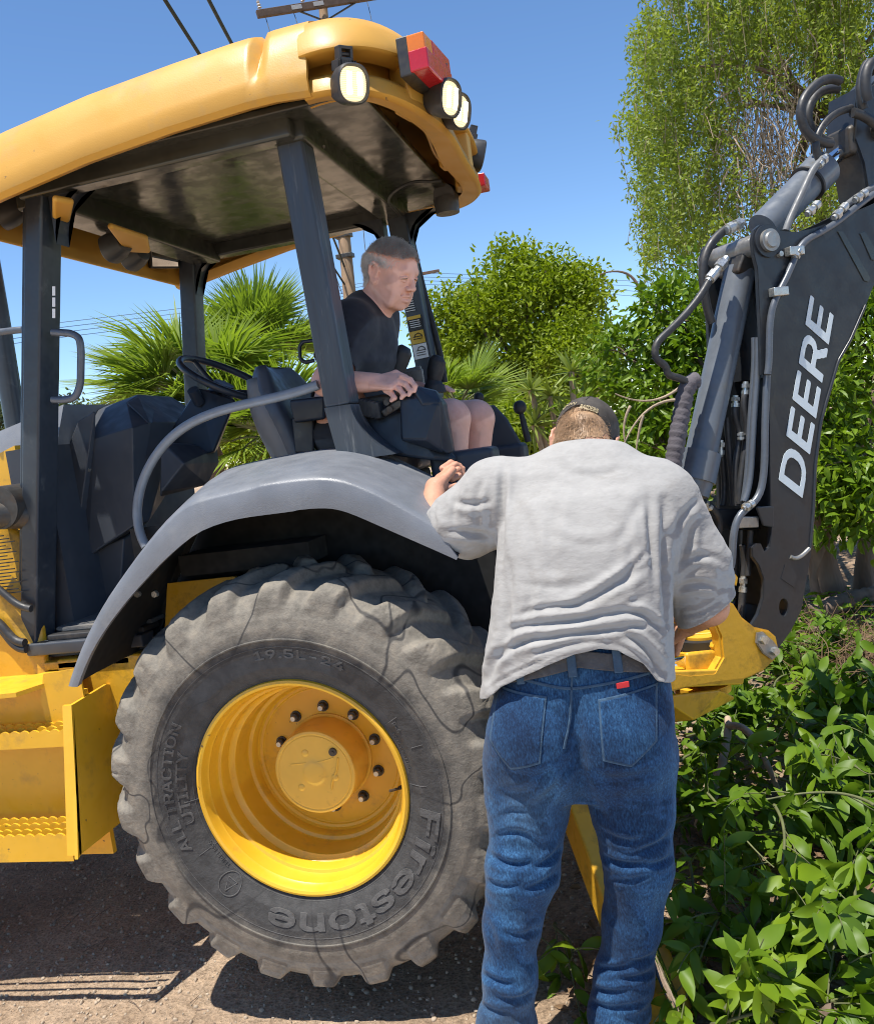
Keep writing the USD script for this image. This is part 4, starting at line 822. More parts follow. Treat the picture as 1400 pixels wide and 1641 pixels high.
# lettering
o_, e_, c_ = bp(1284, 797, HW + .0015), bp(1334, 504, HW + .0015), bp(1248, 769, HW + .0015)
lt = meshkit.text_mesh('DEERE', 1.0, .0012, bold=True); q = lt.vertices; w = q[:, 0].max() - q[:, 0].min()
zz = q[:, 2:3] * BN; lt.vertices = o_ + (q[:, :1] - q[:, 0].min()) / w * (e_ - o_) + q[:, 1:2] * (c_ - o_) + zz
part(BM, 'maker_lettering', lt, 'letter_white', False)
# pins
pc = bp(*z5b(848, 965), HW)
part(BM, 'pivot_pin', cat(cyl(pc - BN * .34, pc + BN * .022, .040, n=28), cyl(pc + BN * .020, pc + BN * .030, .030, .026, 24)), 'bare_steel', 30)
part(BM, 'pin_boss', cyl(pc - BN * .002, pc + BN * .008, .058, n=32), 'boom_charcoal', 30)
pd = bp(*z5b(908, 1032), HW); part(BM, 'grease_bolt', cyl(pd, pd + BN * .014, .012, .010, 8), 'zinc', 20)
# boom cylinder
c0, c1 = bp(1114, 768), bp(1186, 432)
ax = (c1 - c0) / np.linalg.norm(c1 - c0)
BC = part(T, 'boom_cylinder', check_out(cat(cyl(c0 + ax * .10, c1, .058, n=40))), 'cylinder_grey', 40, 'grey hydraulic cylinder standing in front of the boom')
part(BC, 'gland', cat(cyl(c0 - ax * .005, c0 + ax * .105, .0735, n=40), cyl(c0 - ax * .060, c0 - ax * .004, .060, .066, 36)), 'cylinder_grey', 35)
part(BC, 'rod', cyl(c0 - ax * .75, c0 - ax * .05, .0265, n=24), 'chrome', 60)
part(BC, 'rod_end', cat(cyl(c0 - ax * .76 - BN * .05, c0 - ax * .76 + BN * .05, .055, n=24)), 'greasy_yellow', 40)
tr = bp(1192, 402)
part(BC, 'trunnion', cat(cyl(tr - BN * .13, tr + BN * .13, .050, n=28), rhull([c1 + x * .045 * BD + y * .045 * BN - ax * .01 for x in (-1, 1) for y in (-1, 1)] + [tr + x * .04 * BD + y * .06 * BN for x in (-1, 1) for y in (-1, 1)], .012)), 'dark_steel', 35)
# crowd cylinder and dipper
d0, d1, d2 = bp(1222, 366), bp(1306, 281), bp(1362, 228)
dx = (d1 - d0) / np.linalg.norm(d1 - d0)
CC = part(T, 'crowd_cylinder', cyl(d0, d1 - dx * .05, .062, n=40), 'cylinder_grey', 40, 'grey hydraulic cylinder running up to the dipper knuckle')
part(CC, 'gland', cat(cyl(d1 - dx * .05, d1 + dx * .05, .072, n=40), cyl(d1 + dx * .05, d1 + dx * .065, .066, .05, n=36)), 'cylinder_grey', 40)
part(CC, 'seal_band', cyl(d1 - dx * .056, d1 - dx * .047, .0745, n=40), 'black_rubber', 40)
part(CC, 'rod', cyl(d1, d2, .028, n=24), 'chrome', 60)
part(CC, 'knuckle', cat(rhull([d2 + BN * o + BD * x + UP * z for o in (-.05, .05) for x, z in ((-.05, -.045), (.045, -.05), (.06, .02), (.0, .055), (-.05, .03))], .018), cyl(d2 + BD * .06 - BN * .1 + UP * .02, d2 + BD * .06 + BN * .1 + UP * .02, .035, n=20)), 'dark_steel', 40)
dp = [(1349, 152), (1372, 146), (1398, 118), (1440, 80), (1490, 80), (1490, 300), (1440, 318), (1400, 332), (1366, 318), (1358, 270), (1344, 232)]
part(T, 'dipper_arm', bplate(dp, .075, .15, bevel=.008, ref=0), 'boom_charcoal', 30, 'dark folded dipper arm at the top of the boom')
# hoses
def hose(px, off, r, m='hose_rubber', name='hydraulic_hose', n=40, parent=T):
    offs = np.broadcast_to(off, (len(px),))
    return part(parent, name, tube(smoothpath([bp(x, y, o) for (x, y), o in zip(px, offs)], n), r, 10), m, 60)
def fitting(p, q_, off, r=.014, m='zinc'):
    a, b = bp(*p, off), bp(*q_, off); d = b - a
    part(T, 'hose_fitting', cat(cyl(a, b, r * .8, n=12), cyl(a + d * .15, a + d * .42, r * 1.25, n=6), cyl(a + d * .62, a + d * .9, r * 1.15, n=12)), m, 25)
hose([z7(x, y) for x, y in ((665, 315), (560, 305), (440, 390), (378, 520), (395, 640), (475, 735), (600, 772))], .10, .0175)
hose([z7(x, y) for x, y in ((650, 375), (545, 385), (450, 480), (432, 600), (500, 712), (600, 760))], .04, .0165)
hose([z7(x, y) for x, y in ((745, 512), (620, 560), (520, 670), (488, 770), (512, 880))], .10, .0150)
hose([z7(x, y) for x, y in ((755, 545), (850, 580), (930, 640))], .12, .018)
hose([z7(x, y) for x, y in ((835, 520), (815, 400), (830, 280), (870, 190), (930, 260))], .12, .020)
hose([z7(x, y) for x, y in ((870, 460), (850, 330), (880, 200), (960, 180))], .16, .020)
hose([z7(x, y) for x, y in ((545, 890), (470, 960), (410, 1080), (350, 1210), (300, 1320), (268, 1410))], .13, .0135, 'hose_grey')
fitting(z7(560, 870), z7(500, 940), .13)
hose([z5b(x, y) for x, y in ((1389, 725), (1290, 800), (1120, 920), (1020, 990), (985, 1060), (930, 1180), (880, 1290), (862, 1400), (850, 1640))], HW + .016, .0125, 'steel_tube', 'steel_line')
hose([z5b(x, y) for x, y in ((1389, 690), (1300, 745), (1230, 800), (1180, 850))], HW - .05, .013, 'hose_grey')
for p, q_ in ((z5b(1290, 760), z5b(1350, 715)), (z5b(1185, 850), z5b(1250, 780)), (z5b(985, 1050), z5b(1010, 1010)), (z5b(1050, 830), z5b(1110, 770))): fitting(p, q_, HW + .02)
for x, y in ((975, 1020), (895, 1225)):
    c = bp(*z5b(x, y), HW + .004); part(T, 'line_clamp', rhull([c + BD * u + UP * v + BN * w for u in (-.03, .03) for v in (-.012, .012) for w in (0, .024)], .004), 'zinc', 30)
fitting(z5b(725, 868), z5b(640, 910), 0.02, .018)
hose([z5b(x, y) for x, y in ((650, 900), (580, 960), (530, 1060), (528, 1200), (545, 1300), (568, 1380))], .0, .0165)
fitting(z5b(645, 1050), z5b(548, 1170), .07, .017)
hose([z5b(x, y) for x, y in ((555, 1165), (530, 1210), (440, 1330), (330, 1440), (285, 1500), (290, 1560), (340, 1610))] + [z6(x, y) for x, y in ((330, 108), (380, 135), (430, 160), (470, 190))], .07, .0135)
sl_ = [z6(x, y) for x, y in ((470, 150), (440, 165), (415, 230), (400, 310), (385, 400), (372, 480), (352, 580))]
part(T, 'hose_sleeve', tube(smoothpath([bp(x, y, .06) for x, y in sl_], 40), .031 + .0025 * np.sin(np.arange(40) * 2.1) + .001 * np.sin(np.arange(40) * 5.3), 14), 'sleeve_cloth', 60, 'dusty cloth protective sleeve round a hose')
fitting(z6(352, 575), z6(338, 640), .06, .018)
for px, off, r, m in ((((770, -60), (768, 120), (755, 300), (742, 520), (728, 660), (705, 740)), HW - .04, .0115, 'steel_tube'), (((752, -60), (750, 120), (735, 330), (722, 560), (700, 740)), HW - .07, .0105, 'steel_tube'),
                      (((818, -40), (815, 150), (806, 420), (798, 620), (775, 710), (735, 760), (690, 800), (662, 860), (650, 960), (640, 1060)), HW - .01, .0135, 'steel_tube'),
                      (((712, 210), (708, 300), (722, 390), (712, 480), (690, 620), (682, 750)), .05, .013, 'hose_rubber'), (((663, 270), (668, 350), (680, 400), (668, 520), (664, 640), (668, 760)), .03, .0125, 'hose_rubber'),
                      (((622, 330), (632, 480), (645, 620), (650, 760)), .0, .0125, 'hose_rubber'), (((600, 420), (602, 560), (608, 700), (600, 760)), -.04, .0115, 'hose_rubber'), (((490, 740), (560, 780), (585, 830), (580, 900), (560, 980), (575, 1060)), .02, .0125, 'hose_rubber'),
                      (((695, 950), (706, 1020), (702, 1100)), .06, .012, 'hose_rubber'), (((735, 880), (728, 1000), (722, 1100)), .08, .011, 'hose_rubber'), (((698, 1180), (692, 1260), (690, 1340)), .06, .0135, 'hose_rubber'), (((655, 860), (662, 1000), (650, 1200)), .0, .014, 'hose_rubber')):
    hose([z6(x, y) for x, y in px], off, r, m)
for p, q_, off in ((z6(713, 155), z6(712, 225), .05), (z6(664, 222), z6(663, 285), .03), (z6(690, 400), z6(692, 440), .05), (z6(592, 440), z6(588, 520), .0), (z6(702, 1100), z6(698, 1190), .06), (z6(505, 740), z6(545, 775), .02), (z6(700, 775), z6(750, 745), HW)): fitting(p, q_, off, .013)
def bh(pts, r, name, m, label=None, parent=T): return part(parent, name, rhull([bp(x, y, o) for x, y, o in pts], r), m, 35, label)
bh([(*z6(x, y), o) for x, y in ((680, 818), (768, 818), (768, 858), (678, 862)) for o in (.02, HW - .02)], .006, 'clamp_block', 'bare_steel')
bh([(*z6(x, y), o) for x, y in ((480, 785), (820, 775), (820, 870), (500, 875)) for o in (-.10, -.02)], .006, 'cross_plate', 'boom_charcoal')
bh([(*z6(x, y), o) for x, y in ((770, 770), (842, 768), (842, 860), (800, 850)) for o in (.02, HW - .005)], .006, 'stop_block', 'boom_charcoal')
# yellow swing casting
CP = [z6(x, y) for x, y in ((600, 1255), (628, 1222), (660, 1240), (700, 1305), (760, 1352), (830, 1368), (866, 1400), (876, 1450), (862, 1510), (800, 1570), (700, 1612), (560, 1628), (440, 1648), (300, 1680), (300, 1560), (440, 1580), (560, 1570), (600, 1500), (590, 1400), (560, 1330))]
CA = part(T, 'swing_casting', bplate(CP, HW + .060, .055, bevel=.008), 'greasy_yellow', 30, 'yellow swing casting that carries the boom foot')
part(CA, 'far_arm', bplate(CP, -HW - .005, .055, bevel=.008, ref=HW + .06), 'greasy_yellow', 30)
part(CA, 'casting_body', rhull([bp(x, y, o) for x, y in (z6(430, 1400), z6(600, 1400), z6(640, 1600), z6(420, 1640)) for o in (-HW, -.02)], .02), 'greasy_yellow', 35)
pp = [z6(x, y) for x, y in ((772, 1380), (800, 1376), (850, 1420), (872, 1450), (868, 1495), (845, 1512), (800, 1480), (768, 1430))]
PLT = part(CA, 'pin_keeper_plate', bplate(pp, HW + .074, .013, bevel=.003), 'bare_steel', 30)
for x, y in ((795, 1412), (848, 1468)):
    c = bp(*z6(x, y), HW + .074); part(PLT, 'bolt', cyl(c - BN * .001, c + BN * .018, .016, .015, 6), 'zinc', 20)
for zc, r, h in ((1415, .105, .035), (1460, .12, .03), (1545, .10, .05), (1640, .105, .03)):
    c = bp(*z6(500, zc), .0); part(CA, 'king_pin_ring', cyl(c - UP * h / 2, c + UP * h / 2, r, n=32), 'greasy_yellow' if zc != 1415 else 'black_rubber', 35)
c = bp(*z6(500, 1395), 0.0); part(CA, 'king_pin_cap', cat(cyl(c - UP * .01, c + UP * .012, .075, n=28), rhull([c + A([x, y, .012]) for x in (-.045, .045) for y in (-.02, .02)], .006)), 'greasy_yellow', 35)
part(CA, 'yoke', rhull([bp(x, y, o) for x, y in (z6(430, 1490), z6(575, 1475), z6(580, 1560), z6(440, 1575)) for o in (.06, .16)], .012), 'greasy_yellow', 35)
part(CA, 'swing_rod', cyl(bp(*z6(180, 1560), .11), bp(*z6(440, 1525), .11), .027, n=20), 'chrome', 60)
c = bp(*z6(553, 1440), .15); part(CA, 'bolt', cyl(c, c + BN * .02, .016, n=6), 'greasy_yellow', 20)
bh([(*z6(x, y), o) for x, y in ((300, 1575), (700, 1560), (690, 1620), (300, 1640)) for o in (.06, .2)], .008, 'lower_flange', 'greasy_yellow', parent=CA)
bh([(1060, 1118, .05), (1150, 1108, .05), (1172, 1118, .05), (1110, 1150, .05), (1060, 1156, .05), (1060, 1118, .18), (1150, 1108, .18), (1110, 1150, .18)], .008, 'lower_flange', 'greasy_yellow', parent=CA)
for px in (((500, 850), (535, 880), (570, 905), (565, 945), (545, 930), (505, 880)), ((602, 1010), (640, 1060), (678, 1110), (672, 1150), (650, 1145), (610, 1060))):
    part(T, 'lock_lever', bplate([z6(x, y) for x, y in px], .10, .02, bevel=.004), 'paint_yellow', 35)
# stabiliser leg
s0, s1 = onY(925, 1262, .42), onY(1072, 1652, .0)
sd = (s1 - s0) / np.linalg.norm(s1 - s0); sa = np.cross(sd, [0, 0, 1]); sa /= np.linalg.norm(sa); sb = np.cross(sa, sd)
LG = part(T, 'stabiliser_leg', rhull([s0 + sa * u + sb * v for u in (-.062, .062) for v in (-.06, .06)] + [s1 + sa * u + sb * v for u in (-.06, .06) for v in (-.05, .05)], .008), 'greasy_yellow', 30, 'lowered yellow stabiliser leg')
part(LG, 'leg_slide', rhull([s0 + sd * .38 + sa * u + sb * v for u in (-.072, -.056) for v in (-.068, .068)] + [s0 + sd * .05 + sa * u + sb * v for u in (-.072, -.056) for v in (-.068, .068)], .004), 'greasy_yellow', 30)
part(LG, 'foot_pad', rbox(s1 - [.15, .13, .05], s1 + [.15, .13, -.02], .012), 'greasy_yellow', 30)
r0, r1 = onP(1060, 1560, s1 + [0, -.06, 0], A([0, 1.0, 0])), onP(1098, 1650, s1 + [0, -.06, 0], A([0, 1.0, 0]))
part(LG, 'stabiliser_rod', cyl(r0 + (r0 - r1) * 2, r1, .017, n=20), 'chrome', 60)
# ================================================================ PEOPLE
class Field:
    def __init__(s, lo, hi, h):
        s.lo, s.h = A(lo, float), h; s.n = np.ceil((A(hi) - s.lo) / h).astype(int) + 1; s.F = np.full(s.n, .06, np.float32)
    def block(s, lo, hi, pad):
        a = np.clip(np.floor((A(lo) - pad - s.lo) / s.h).astype(int), 0, s.n - 1); b = np.clip(np.ceil((A(hi) + pad - s.lo) / s.h).astype(int) + 1, 1, s.n)
        sl = tuple(slice(int(i), int(j)) for i, j in zip(a, b))
        P = np.stack(np.meshgrid(*[(s.lo[d] + s.h * np.arange(a[d], b[d])).astype(np.float32) for d in range(3)], indexing='ij'), -1)
        return sl, P
    def put(s, fn, lo, hi, k, cut=False):
        sl, P = s.block(lo, hi, .06 + k)
        if P.size == 0: return
        d = fn(P).astype(np.float32)
        s.F[sl] = smax(s.F[sl], -d, k) if cut else smin(s.F[sl], d, k)
    def cap(s, a, b, ra, rb=None, k=.02, cut=False, flat=None):
        rb = ra if rb is None else rb; a, b = A(a, float), A(b, float); r = max(ra, rb) * (1.0 if flat is None else 1.0)
        s.put(lambda P: sd_cap(P, a, b, ra, rb), np.minimum(a, b) - r, np.maximum(a, b) + r, k, cut)
    def ell(s, c, r, R_=None, k=.02, cut=False):
        m = max(r); s.put(lambda P: sd_ell(P, c, r, R_), A(c) - m, A(c) + m, k, cut)
    def slab(s, pts, k=.02):
        """elliptic torso: (centre, half width vector, half depth) stations from bottom to top"""
        C = A([p[0] for p in pts], float); W = A([p[1] for p in pts], float); D = A([p[2] for p in pts], float); w = np.linalg.norm(W, axis=1); U = W / w[:, None]
        lo, hi = C.min(0) - w.max(), C.max(0) + w.max()
        def fn(P):
            z = P[..., 2]; o = np.argsort(C[:, 2]); f = lambda q: np.interp(z, C[o, 2], q[o])
            dx, dy = P[..., 0] - f(C[:, 0]), P[..., 1] - f(C[:, 1]); ux, uy = f(U[:, 0]), f(U[:, 1]); L = np.sqrt(ux * ux + uy * uy); ux, uy = ux / L, uy / L
            a, b = dx * ux + dy * uy, -dx * uy + dy * ux; ww, dd = f(w), f(D); e = 2.5
            q = (np.abs(a / ww) ** e + np.abs(b / dd) ** e) ** (1 / e)
            rad = (q - 1) * np.minimum(ww, dd)
            zt, zb = C[:, 2].max(), C[:, 2].min(); cap = np.maximum(z - zt, zb - z)
            return np.maximum(rad, cap)
        s.put(fn, lo, hi, k)
    def mesh(s, it=3, solid=False, blur=0):
        if blur:
            from scipy.ndimage import gaussian_filter
            s.F = gaussian_filter(s.F, blur)
        for d_ in range(3):
            for k_ in (0, -1): s.F[tuple(k_ if q == d_ else slice(None) for q in range(3))] = .02
        for e in (0, 2e-4, -3e-4, 6e-4, -8e-4):
            m = net(s.F + np.float32(e), s.lo, s.h)
            if not solid or not m3.Manifold(m3.Mesh(A(m.vertices).astype(np.float32), A(m.faces if m.volume > 0 else m.faces[:, ::-1]).astype(np.uint32))).is_empty(): break
        if m.volume < 0: m.invert()
        return relax(m, it) if it else m
def cut_mesh(m, g):
    """Keep the part of the mesh where the vertex field g > 0, with clean edges."""
    v, f = np.asarray(m.vertices), np.asarray(m.faces); s = g[f] > 0; c = s.sum(1)
    V, Fo = [v], [f[c == 3]]; n = len(v); cache = {}
    newv = []
    def mid(i, j):
        key = (min(i, j), max(i, j))
        if key not in cache:
            t = g[i] / (g[i] - g[j]); newv.append(v[i] + t * (v[j] - v[i])); cache[key] = n + len(newv) - 1
        return cache[key]
    extra = []
    for tri_, si, ci in zip(f[(c == 1) | (c == 2)], s[(c == 1) | (c == 2)], c[(c == 1) | (c == 2)]):
        k = int(np.argmax(si)) if ci == 1 else int(np.argmin(si)); a, b, d = (int(tri_[k]), int(tri_[(k + 1) % 3]), int(tri_[(k + 2) % 3]))
        p, q = mid(a, b), mid(a, d)
        if ci == 1: extra.append([a, p, q])
        else: extra += [[p, b, d], [p, d, q]]
    V = np.vstack([v, newv]) if newv else v
    F2 = np.vstack([Fo[0], extra]) if extra else Fo[0]
    out = trimesh.Trimesh(V, F2, process=False); out.remove_unreferenced_vertices(); return out
def fold(P, direction, freq, along, seed):
    """Ridged, stretched noise: long folds across `direction`."""
    d = A(direction, float); d /= np.linalg.norm(d); a, b, _ = frame(d)
    q = np.c_[P @ d * freq, P @ a * along, P @ b * along]; n = meshkit.fbm(q, 3, seed)
    return 1 - np.abs(2 * n - 1) * 2
def head(F, c, R_, s=1.0, age=1.0):
    """Head round c; the columns of R_ are right, forward (face) and up."""
    w = lambda x, y, z: A(c) + R_ @ (A([x, y, z]) * s)
    E = lambda p, r, k, cut=False: F.ell(w(*p), tuple(q * s for q in r), R_, k * s, cut)
    C = lambda p, q, ra, rb, k, cut=False: F.cap(w(*p), w(*q), ra * s, rb * s, k * s, cut)
    E((0, -.014, .034), (.0755, .097, .086), .01)
    E((0, .026, .020), (.066, .066, .070), .03)
    E((0, .026, -.035), (.058, .058, .080), .03)
    for e in (-1, 1):
        C((e * .056, -.010, -.040), (e * .040, .050, -.092), .020, .018, .03)            # jaw
        E((e * .045, .052, -.026), (.022, .024, .022), .022)                              # cheek
        E((e * .036, .060, -.060), (.020, .020, .026), .02)                               # jowl
    E((0, .066, -.100), (.022, .018, .017), .018)                                         # chin
    E((0, .072, -.066), (.030, .018, .026), .018)                                         # muzzle
    C((-.034, .079, .021), (.034, .079, .021), .0115, .0115, .016)                        # brow
    for e in (-1, 1):
        E((e * .0325, .101, -.002), (.0175, .016, .0135), .010, True)
        E((e * .0325, .0755, -.0035), (.0150, .0140, .0125), .004)
        C((e * .0185, .0865, .0015), (e * .0325, .0905, .0030), .0036, .0042, .003); C((e * .0325, .0905, .0030), (e * .0465, .0815, -.0030), .0042, .0034, .003)    # upper lid, lowered
        C((e * .0190, .0850, -.0095), (e * .0325, .0880, -.0125), .0026, .0030, .004); C((e * .0325, .0880, -.0125), (e * .0455, .0800, -.0095), .0030, .0026, .004)
        C((e * .0200, .0830, -.0200), (e * .0420, .0770, -.0235), .0040, .0035, .006)   # bag below the eye
    C((0, .086, .014), (0, .104, -.030), .0075, .0115, .010)
    E((0, .106, -.033), (.0115, .0105, .0095), .006)
    for e in (-1, 1):
        E((e * .0145, .094, -.0365), (.0085, .0115, .0080), .006)
        E((e * .0070, .1005, -.0445), (.0038, .0055, .0035), .002, True)
        C((e * .019, .093, -.040), (e * .033, .078, -.068), .0022, .0022, .004, True)     # fold beside the mouth
    C((-.019, .0850, -.0625), (0, .0915, -.0605), .0048, .0062, .005); C((0, .0915, -.0605), (.019, .0850, -.0625), .0062, .0048, .005)
    C((-.017, .0845, -.0775), (0, .0895, -.0785), .0050, .0066, .005); C((0, .0895, -.0785), (.017, .0845, -.0775), .0066, .0050, .005)
    C((-.024, .0880, -.0700), (0, .1000, -.0690), .0032, .0042, .002, True); C((0, .1000, -.0690), (.024, .0880, -.0700), .0042, .0032, .002, True)
    for e in (-1, 1):                                                                      # ears with rim, hollow and lobe
        pts = [(.0745, .002, -.026), (.0775, -.004, -.036), (.0820, -.014, -.030), (.0880, -.026, -.006), (.0885, -.028, .016), (.0860, -.018, .030), (.0800, -.004, .024), (.0770, .004, .006)]
        for a_, b_ in zip(pts, pts[1:]): C((e * a_[0], a_[1], a_[2]), (e * b_[0], b_[1], b_[2]), .0052, .0052, .004)
        E((e * .0785, -.012, -.002), (.0055, .0165, .0270), .005)
        E((e * .0870, -.009, .000), (.0060, .0080, .0130), .004, True)
        E((e * .0795, -.004, -.031), (.0060, .0085, .0090), .005)
    return w
def hand(F, wrist, palm_end, normal, fingers, thumb, r=.0088):
    """Palm from the wrist to the knuckles, four bent fingers given as chains of points, and a thumb."""
    d = A(palm_end) - A(wrist); d /= np.linalg.norm(d); n = A(normal, float); n -= d * n.dot(d); n /= np.linalg.norm(n); a = np.cross(d, n)
    for u, l in zip((-.030, -.011, .010, .029), (.92, 1.0, .98, .90)):
        F.cap(A(wrist) + a * u * .55, A(wrist) + (A(palm_end) - A(wrist)) * l + a * u, .0165, .0130, k=.012)
    for ch in fingers:
        for i in range(len(ch) - 1): F.cap(ch[i], ch[i + 1], r * (1.08 - .10 * i), r * (1.0 - .11 * i), k=.004)
    for i in range(len(thumb) - 1): F.cap(thumb[i], thumb[i + 1], .0125 - .0015 * i, .0110 - .0015 * i, k=.008)
def strands(parent, name, roots, dirs, length, width, m, curl=.3, seed=3):
    r = np.random.default_rng(seed); n = len(roots); L = length * r.uniform(.7, 1.25, n)[:, None]
    d2 = dirs + r.normal(0, curl, (n, 3)); d2 /= np.linalg.norm(d2, axis=1, keepdims=True)
    P = np.stack([roots, roots + dirs * L * .4, roots + dirs * L * .4 + d2 * L * .35, roots + dirs * L * .4 + d2 * L * .62 + A([0, 0, -1]) * L * .10], 1).reshape(-1, 3)
    from pxr import Vt
    p = f'{parent.path}/{numbered(parent.path, name)}'
    c = UsdGeom.BasisCurves.Define(stage, p); c.CreateTypeAttr('linear'); c.CreateCurveVertexCountsAttr(Vt.IntArray.FromNumpy(np.full(n, 4, np.int32)))
    c.CreatePointsAttr(Vt.Vec3fArray.FromNumpy((P - parent.base).astype(np.float32))); w = np.tile([width, width, width * .8, width * .3], n)
    c.CreateWidthsAttr(Vt.FloatArray.FromNumpy(w.astype(np.float32))); c.SetWidthsInterpolation('vertex')
    UsdShade.MaterialBindingAPI.Apply(c.GetPrim()).Bind(UsdShade.Material.Get(stage, '/World/Looks/' + m)); return c

mat('skin_tan', (.50, .255, .165), .5, var=.14, vscale=22, bump=.0010, bscale=160, dirt=(.42, .17, .11), dirt_amt=.25, dirt_scale=16, spec=.4)
mat('skin_pink', (.76, .42, .32), .48, var=.10, vscale=24, bump=.0006, bscale=190, dirt=(.68, .30, .23), dirt_amt=.30, dirt_scale=18, spec=.4)
mat('shirt_grey', (.292, .284, .272), .9, var=.10, vscale=30, bump=.0012, bscale=60, dirt=(.225, .212, .195), dirt_amt=.22, dirt_scale=9, sheen=.1, stretch=(.9, 1, 2.0))
mat('navy_cotton', (.010, .012, .020), .85, var=.2, vscale=9, bump=.0004, bscale=500, sheen=.12)
usdkit.material(stage, '/World/Looks/denim', {'geo': ('geometry', {}), 'mp': ('mapping', {'scale': (1, 1, .5)}), 'n1': ('noise_texture', {'scale': 6.0, 'detail': 5.0, 'roughness': .6}), 'r1': ('rgb_ramp', {'ramp': [(.30, (.0055, .022, .062)), (.5, (.0105, .045, .115)), (.72, (.034, .105, .215))]}),
    'mw': ('mapping', {'scale': (1.0, 1.0, .35)}), 'n2': ('noise_texture', {'scale': 260.0, 'detail': 3.0, 'roughness': .7}), 'r2': ('rgb_ramp', {'ramp': [(.32, (.35, .38, .42)), (.5, (.95, .96, .97)), (.68, (2.1, 1.95, 1.75))]}), 'mu': ('mix_color', {'blend_type': 'multiply', 'fac': .9, 'use_clamp_result': False, 'use_clamp': False}),
    'n3': ('noise_texture', {'scale': 2.4, 'detail': 4.0}), 'd3': ('map_range', {'from_min': .55, 'from_max': .72, 'to_min': 0.0, 'to_max': .45, 'clamp': True}), 'm3': ('mix_color', {'b': (.062, .085, .105)}),
    'b': ('bump', {'strength': .8, 'distance': .0015}), 'p': ('principled_bsdf', {'roughness': .85, 'specular_ior_level': .25, 'sheen_weight': .06})},
    [('geo.position', 'mp.vector'), ('mp.vector', 'n1.vector'), ('n1.fac', 'r1.fac'), ('geo.position', 'mw.vector'), ('mw.vector', 'n2.vector'), ('n2.fac', 'r2.fac'), ('r1.color', 'mu.a'), ('r2.color', 'mu.b'), ('geo.position', 'n3.vector'), ('n3.fac', 'd3.value'), ('d3.result', 'm3.fac'), ('mu.result', 'm3.a'), ('m3.result', 'p.base_color'), ('n2.fac', 'b.height'), ('b.normal', 'p.normal')], surface='p.BSDF')
mat('denim_seam', (.036, .078, .135), .85, var=.3, vscale=40, bump=.0008, bscale=300)
mat('belt_leather', (.055, .056, .062), .5, var=.35, vscale=30, bump=.0012, bscale=140, dirt=(.14, .135, .13), dirt_amt=.3, dirt_scale=28)
mat('red_tab', (.48, .02, .025), .6, var=.1)
mat('cap_cloth', (.050, .043, .036), .9, var=.35, vscale=24, bump=.001, bscale=360, dirt=(.13, .11, .085), dirt_amt=.35, dirt_scale=18)
mat('cap_letter', (.42, .34, .20), .8, var=.2)
mat('hair_brown', (.30, .185, .10), .55, var=.35, vscale=50)
mat('hair_grey', (.60, .56, .52), .5, var=.4, vscale=40)
mat('boot_leather', (.42, .22, .11), .7, var=.3, vscale=18, bump=.0012, bscale=90)
mat('short_cloth', (.03, .032, .038), .9, var=.2)
mat('lip', (.22, .07, .055), .5, var=.1)
mat('brow_hair', (.20, .15, .11), .7, var=.2)

# ---------------------------------------------------------------- the standing man
P1 = thing('person', 'standing man seen from behind in heather grey T-shirt, blue jeans and dark backwards-facing cap', 'person', (.73, -.12, 0))
J = dict(an_l=A([.590, -.185, .085]), an_r=A([.872, -.075, .10]), kn_l=onY(838, 1392, -.16), kn_r=onY(1022, 1392, -.11), hp_l=onY(850, 1185, -.12), hp_r=onY(998, 1185, -.10),
         waist=onY(930, 1050, -.10), chest=onY(935, 860, -.03), neck=onY(938, 722, .06), sh_l=onY(795, 785, .03), sh_r=onY(1056, 806, .03), el_l=onY(692, 848, .07), wr_l=onY(697, 780, .22), el_r=onY(1136, 972, .06), wr_r=onY(1104, 1000, .22))
B = Field((.30, -.52, -.02), (1.42, .46, 1.86), .0062)
for sd_ in 'lr':
    cf_ = {'l': onY(819, 1520, -.185), 'r': onY(1006, 1520, -.085)}[sd_]
    B.cap(J['an_' + sd_], cf_, .036, .046, .02); B.cap(cf_, J['kn_' + sd_], .046, .050, .02); B.cap(J['kn_' + sd_], J['hp_' + sd_], .052, .080, .03)
wv = A([1.0, .03, .02])
B.slab([(J['hp_l'] * .5 + J['hp_r'] * .5 + [0, 0, -.03], wv * .13, .09), (J['waist'], wv * .18, .125), (J['chest'], wv * .19, .125), (J['neck'] + [0, -.02, -.10], wv * .17, .09)], .03)
B.cap(J['neck'] + [0, -.02, -.10], J['neck'] + [0, .05, .05], .075, .060, .05)
B.cap(J['sh_l'], J['sh_r'], .07, .07, .05)
B.cap(J['sh_l'], J['el_l'], .060, .047, .03); B.cap(J['el_l'], J['wr_l'], .047, .030, .015)
B.cap(J['sh_r'], J['el_r'], .060, .048, .03); B.cap(J['el_r'], J['wr_r'], .050, .031, .015)
hc = onY(936, 714, .165)
hf = A([.03, .80, -.60]); hf /= np.linalg.norm(hf); hr = np.cross(hf, A([.27, .0, 1.0])); hr /= np.linalg.norm(hr); HR1 = np.stack([hr, hf, np.cross(hr, hf)], 1)
HF = Field(hc - .21, hc + .20, .0028)
w1 = head(HF, hc, HR1, 1.04)
for F_ in (B, HF): F_.cap(w1(0, -.035, -.05), J['neck'] + [0, .0, -.03], .060, .066, .04)
HL = Field(J['wr_l'] - .12, J['wr_l'] + .20, .0028); HRt = Field(J['wr_r'] - .18, J['wr_r'] + .18, .0028)
for F_, w_, e_ in ((HL, 'wr_l', 'el_l'), (HRt, 'wr_r', 'el_r')): F_.cap(J[w_], J[w_] * .7 + J[e_] * .3, .030, .034, .012)
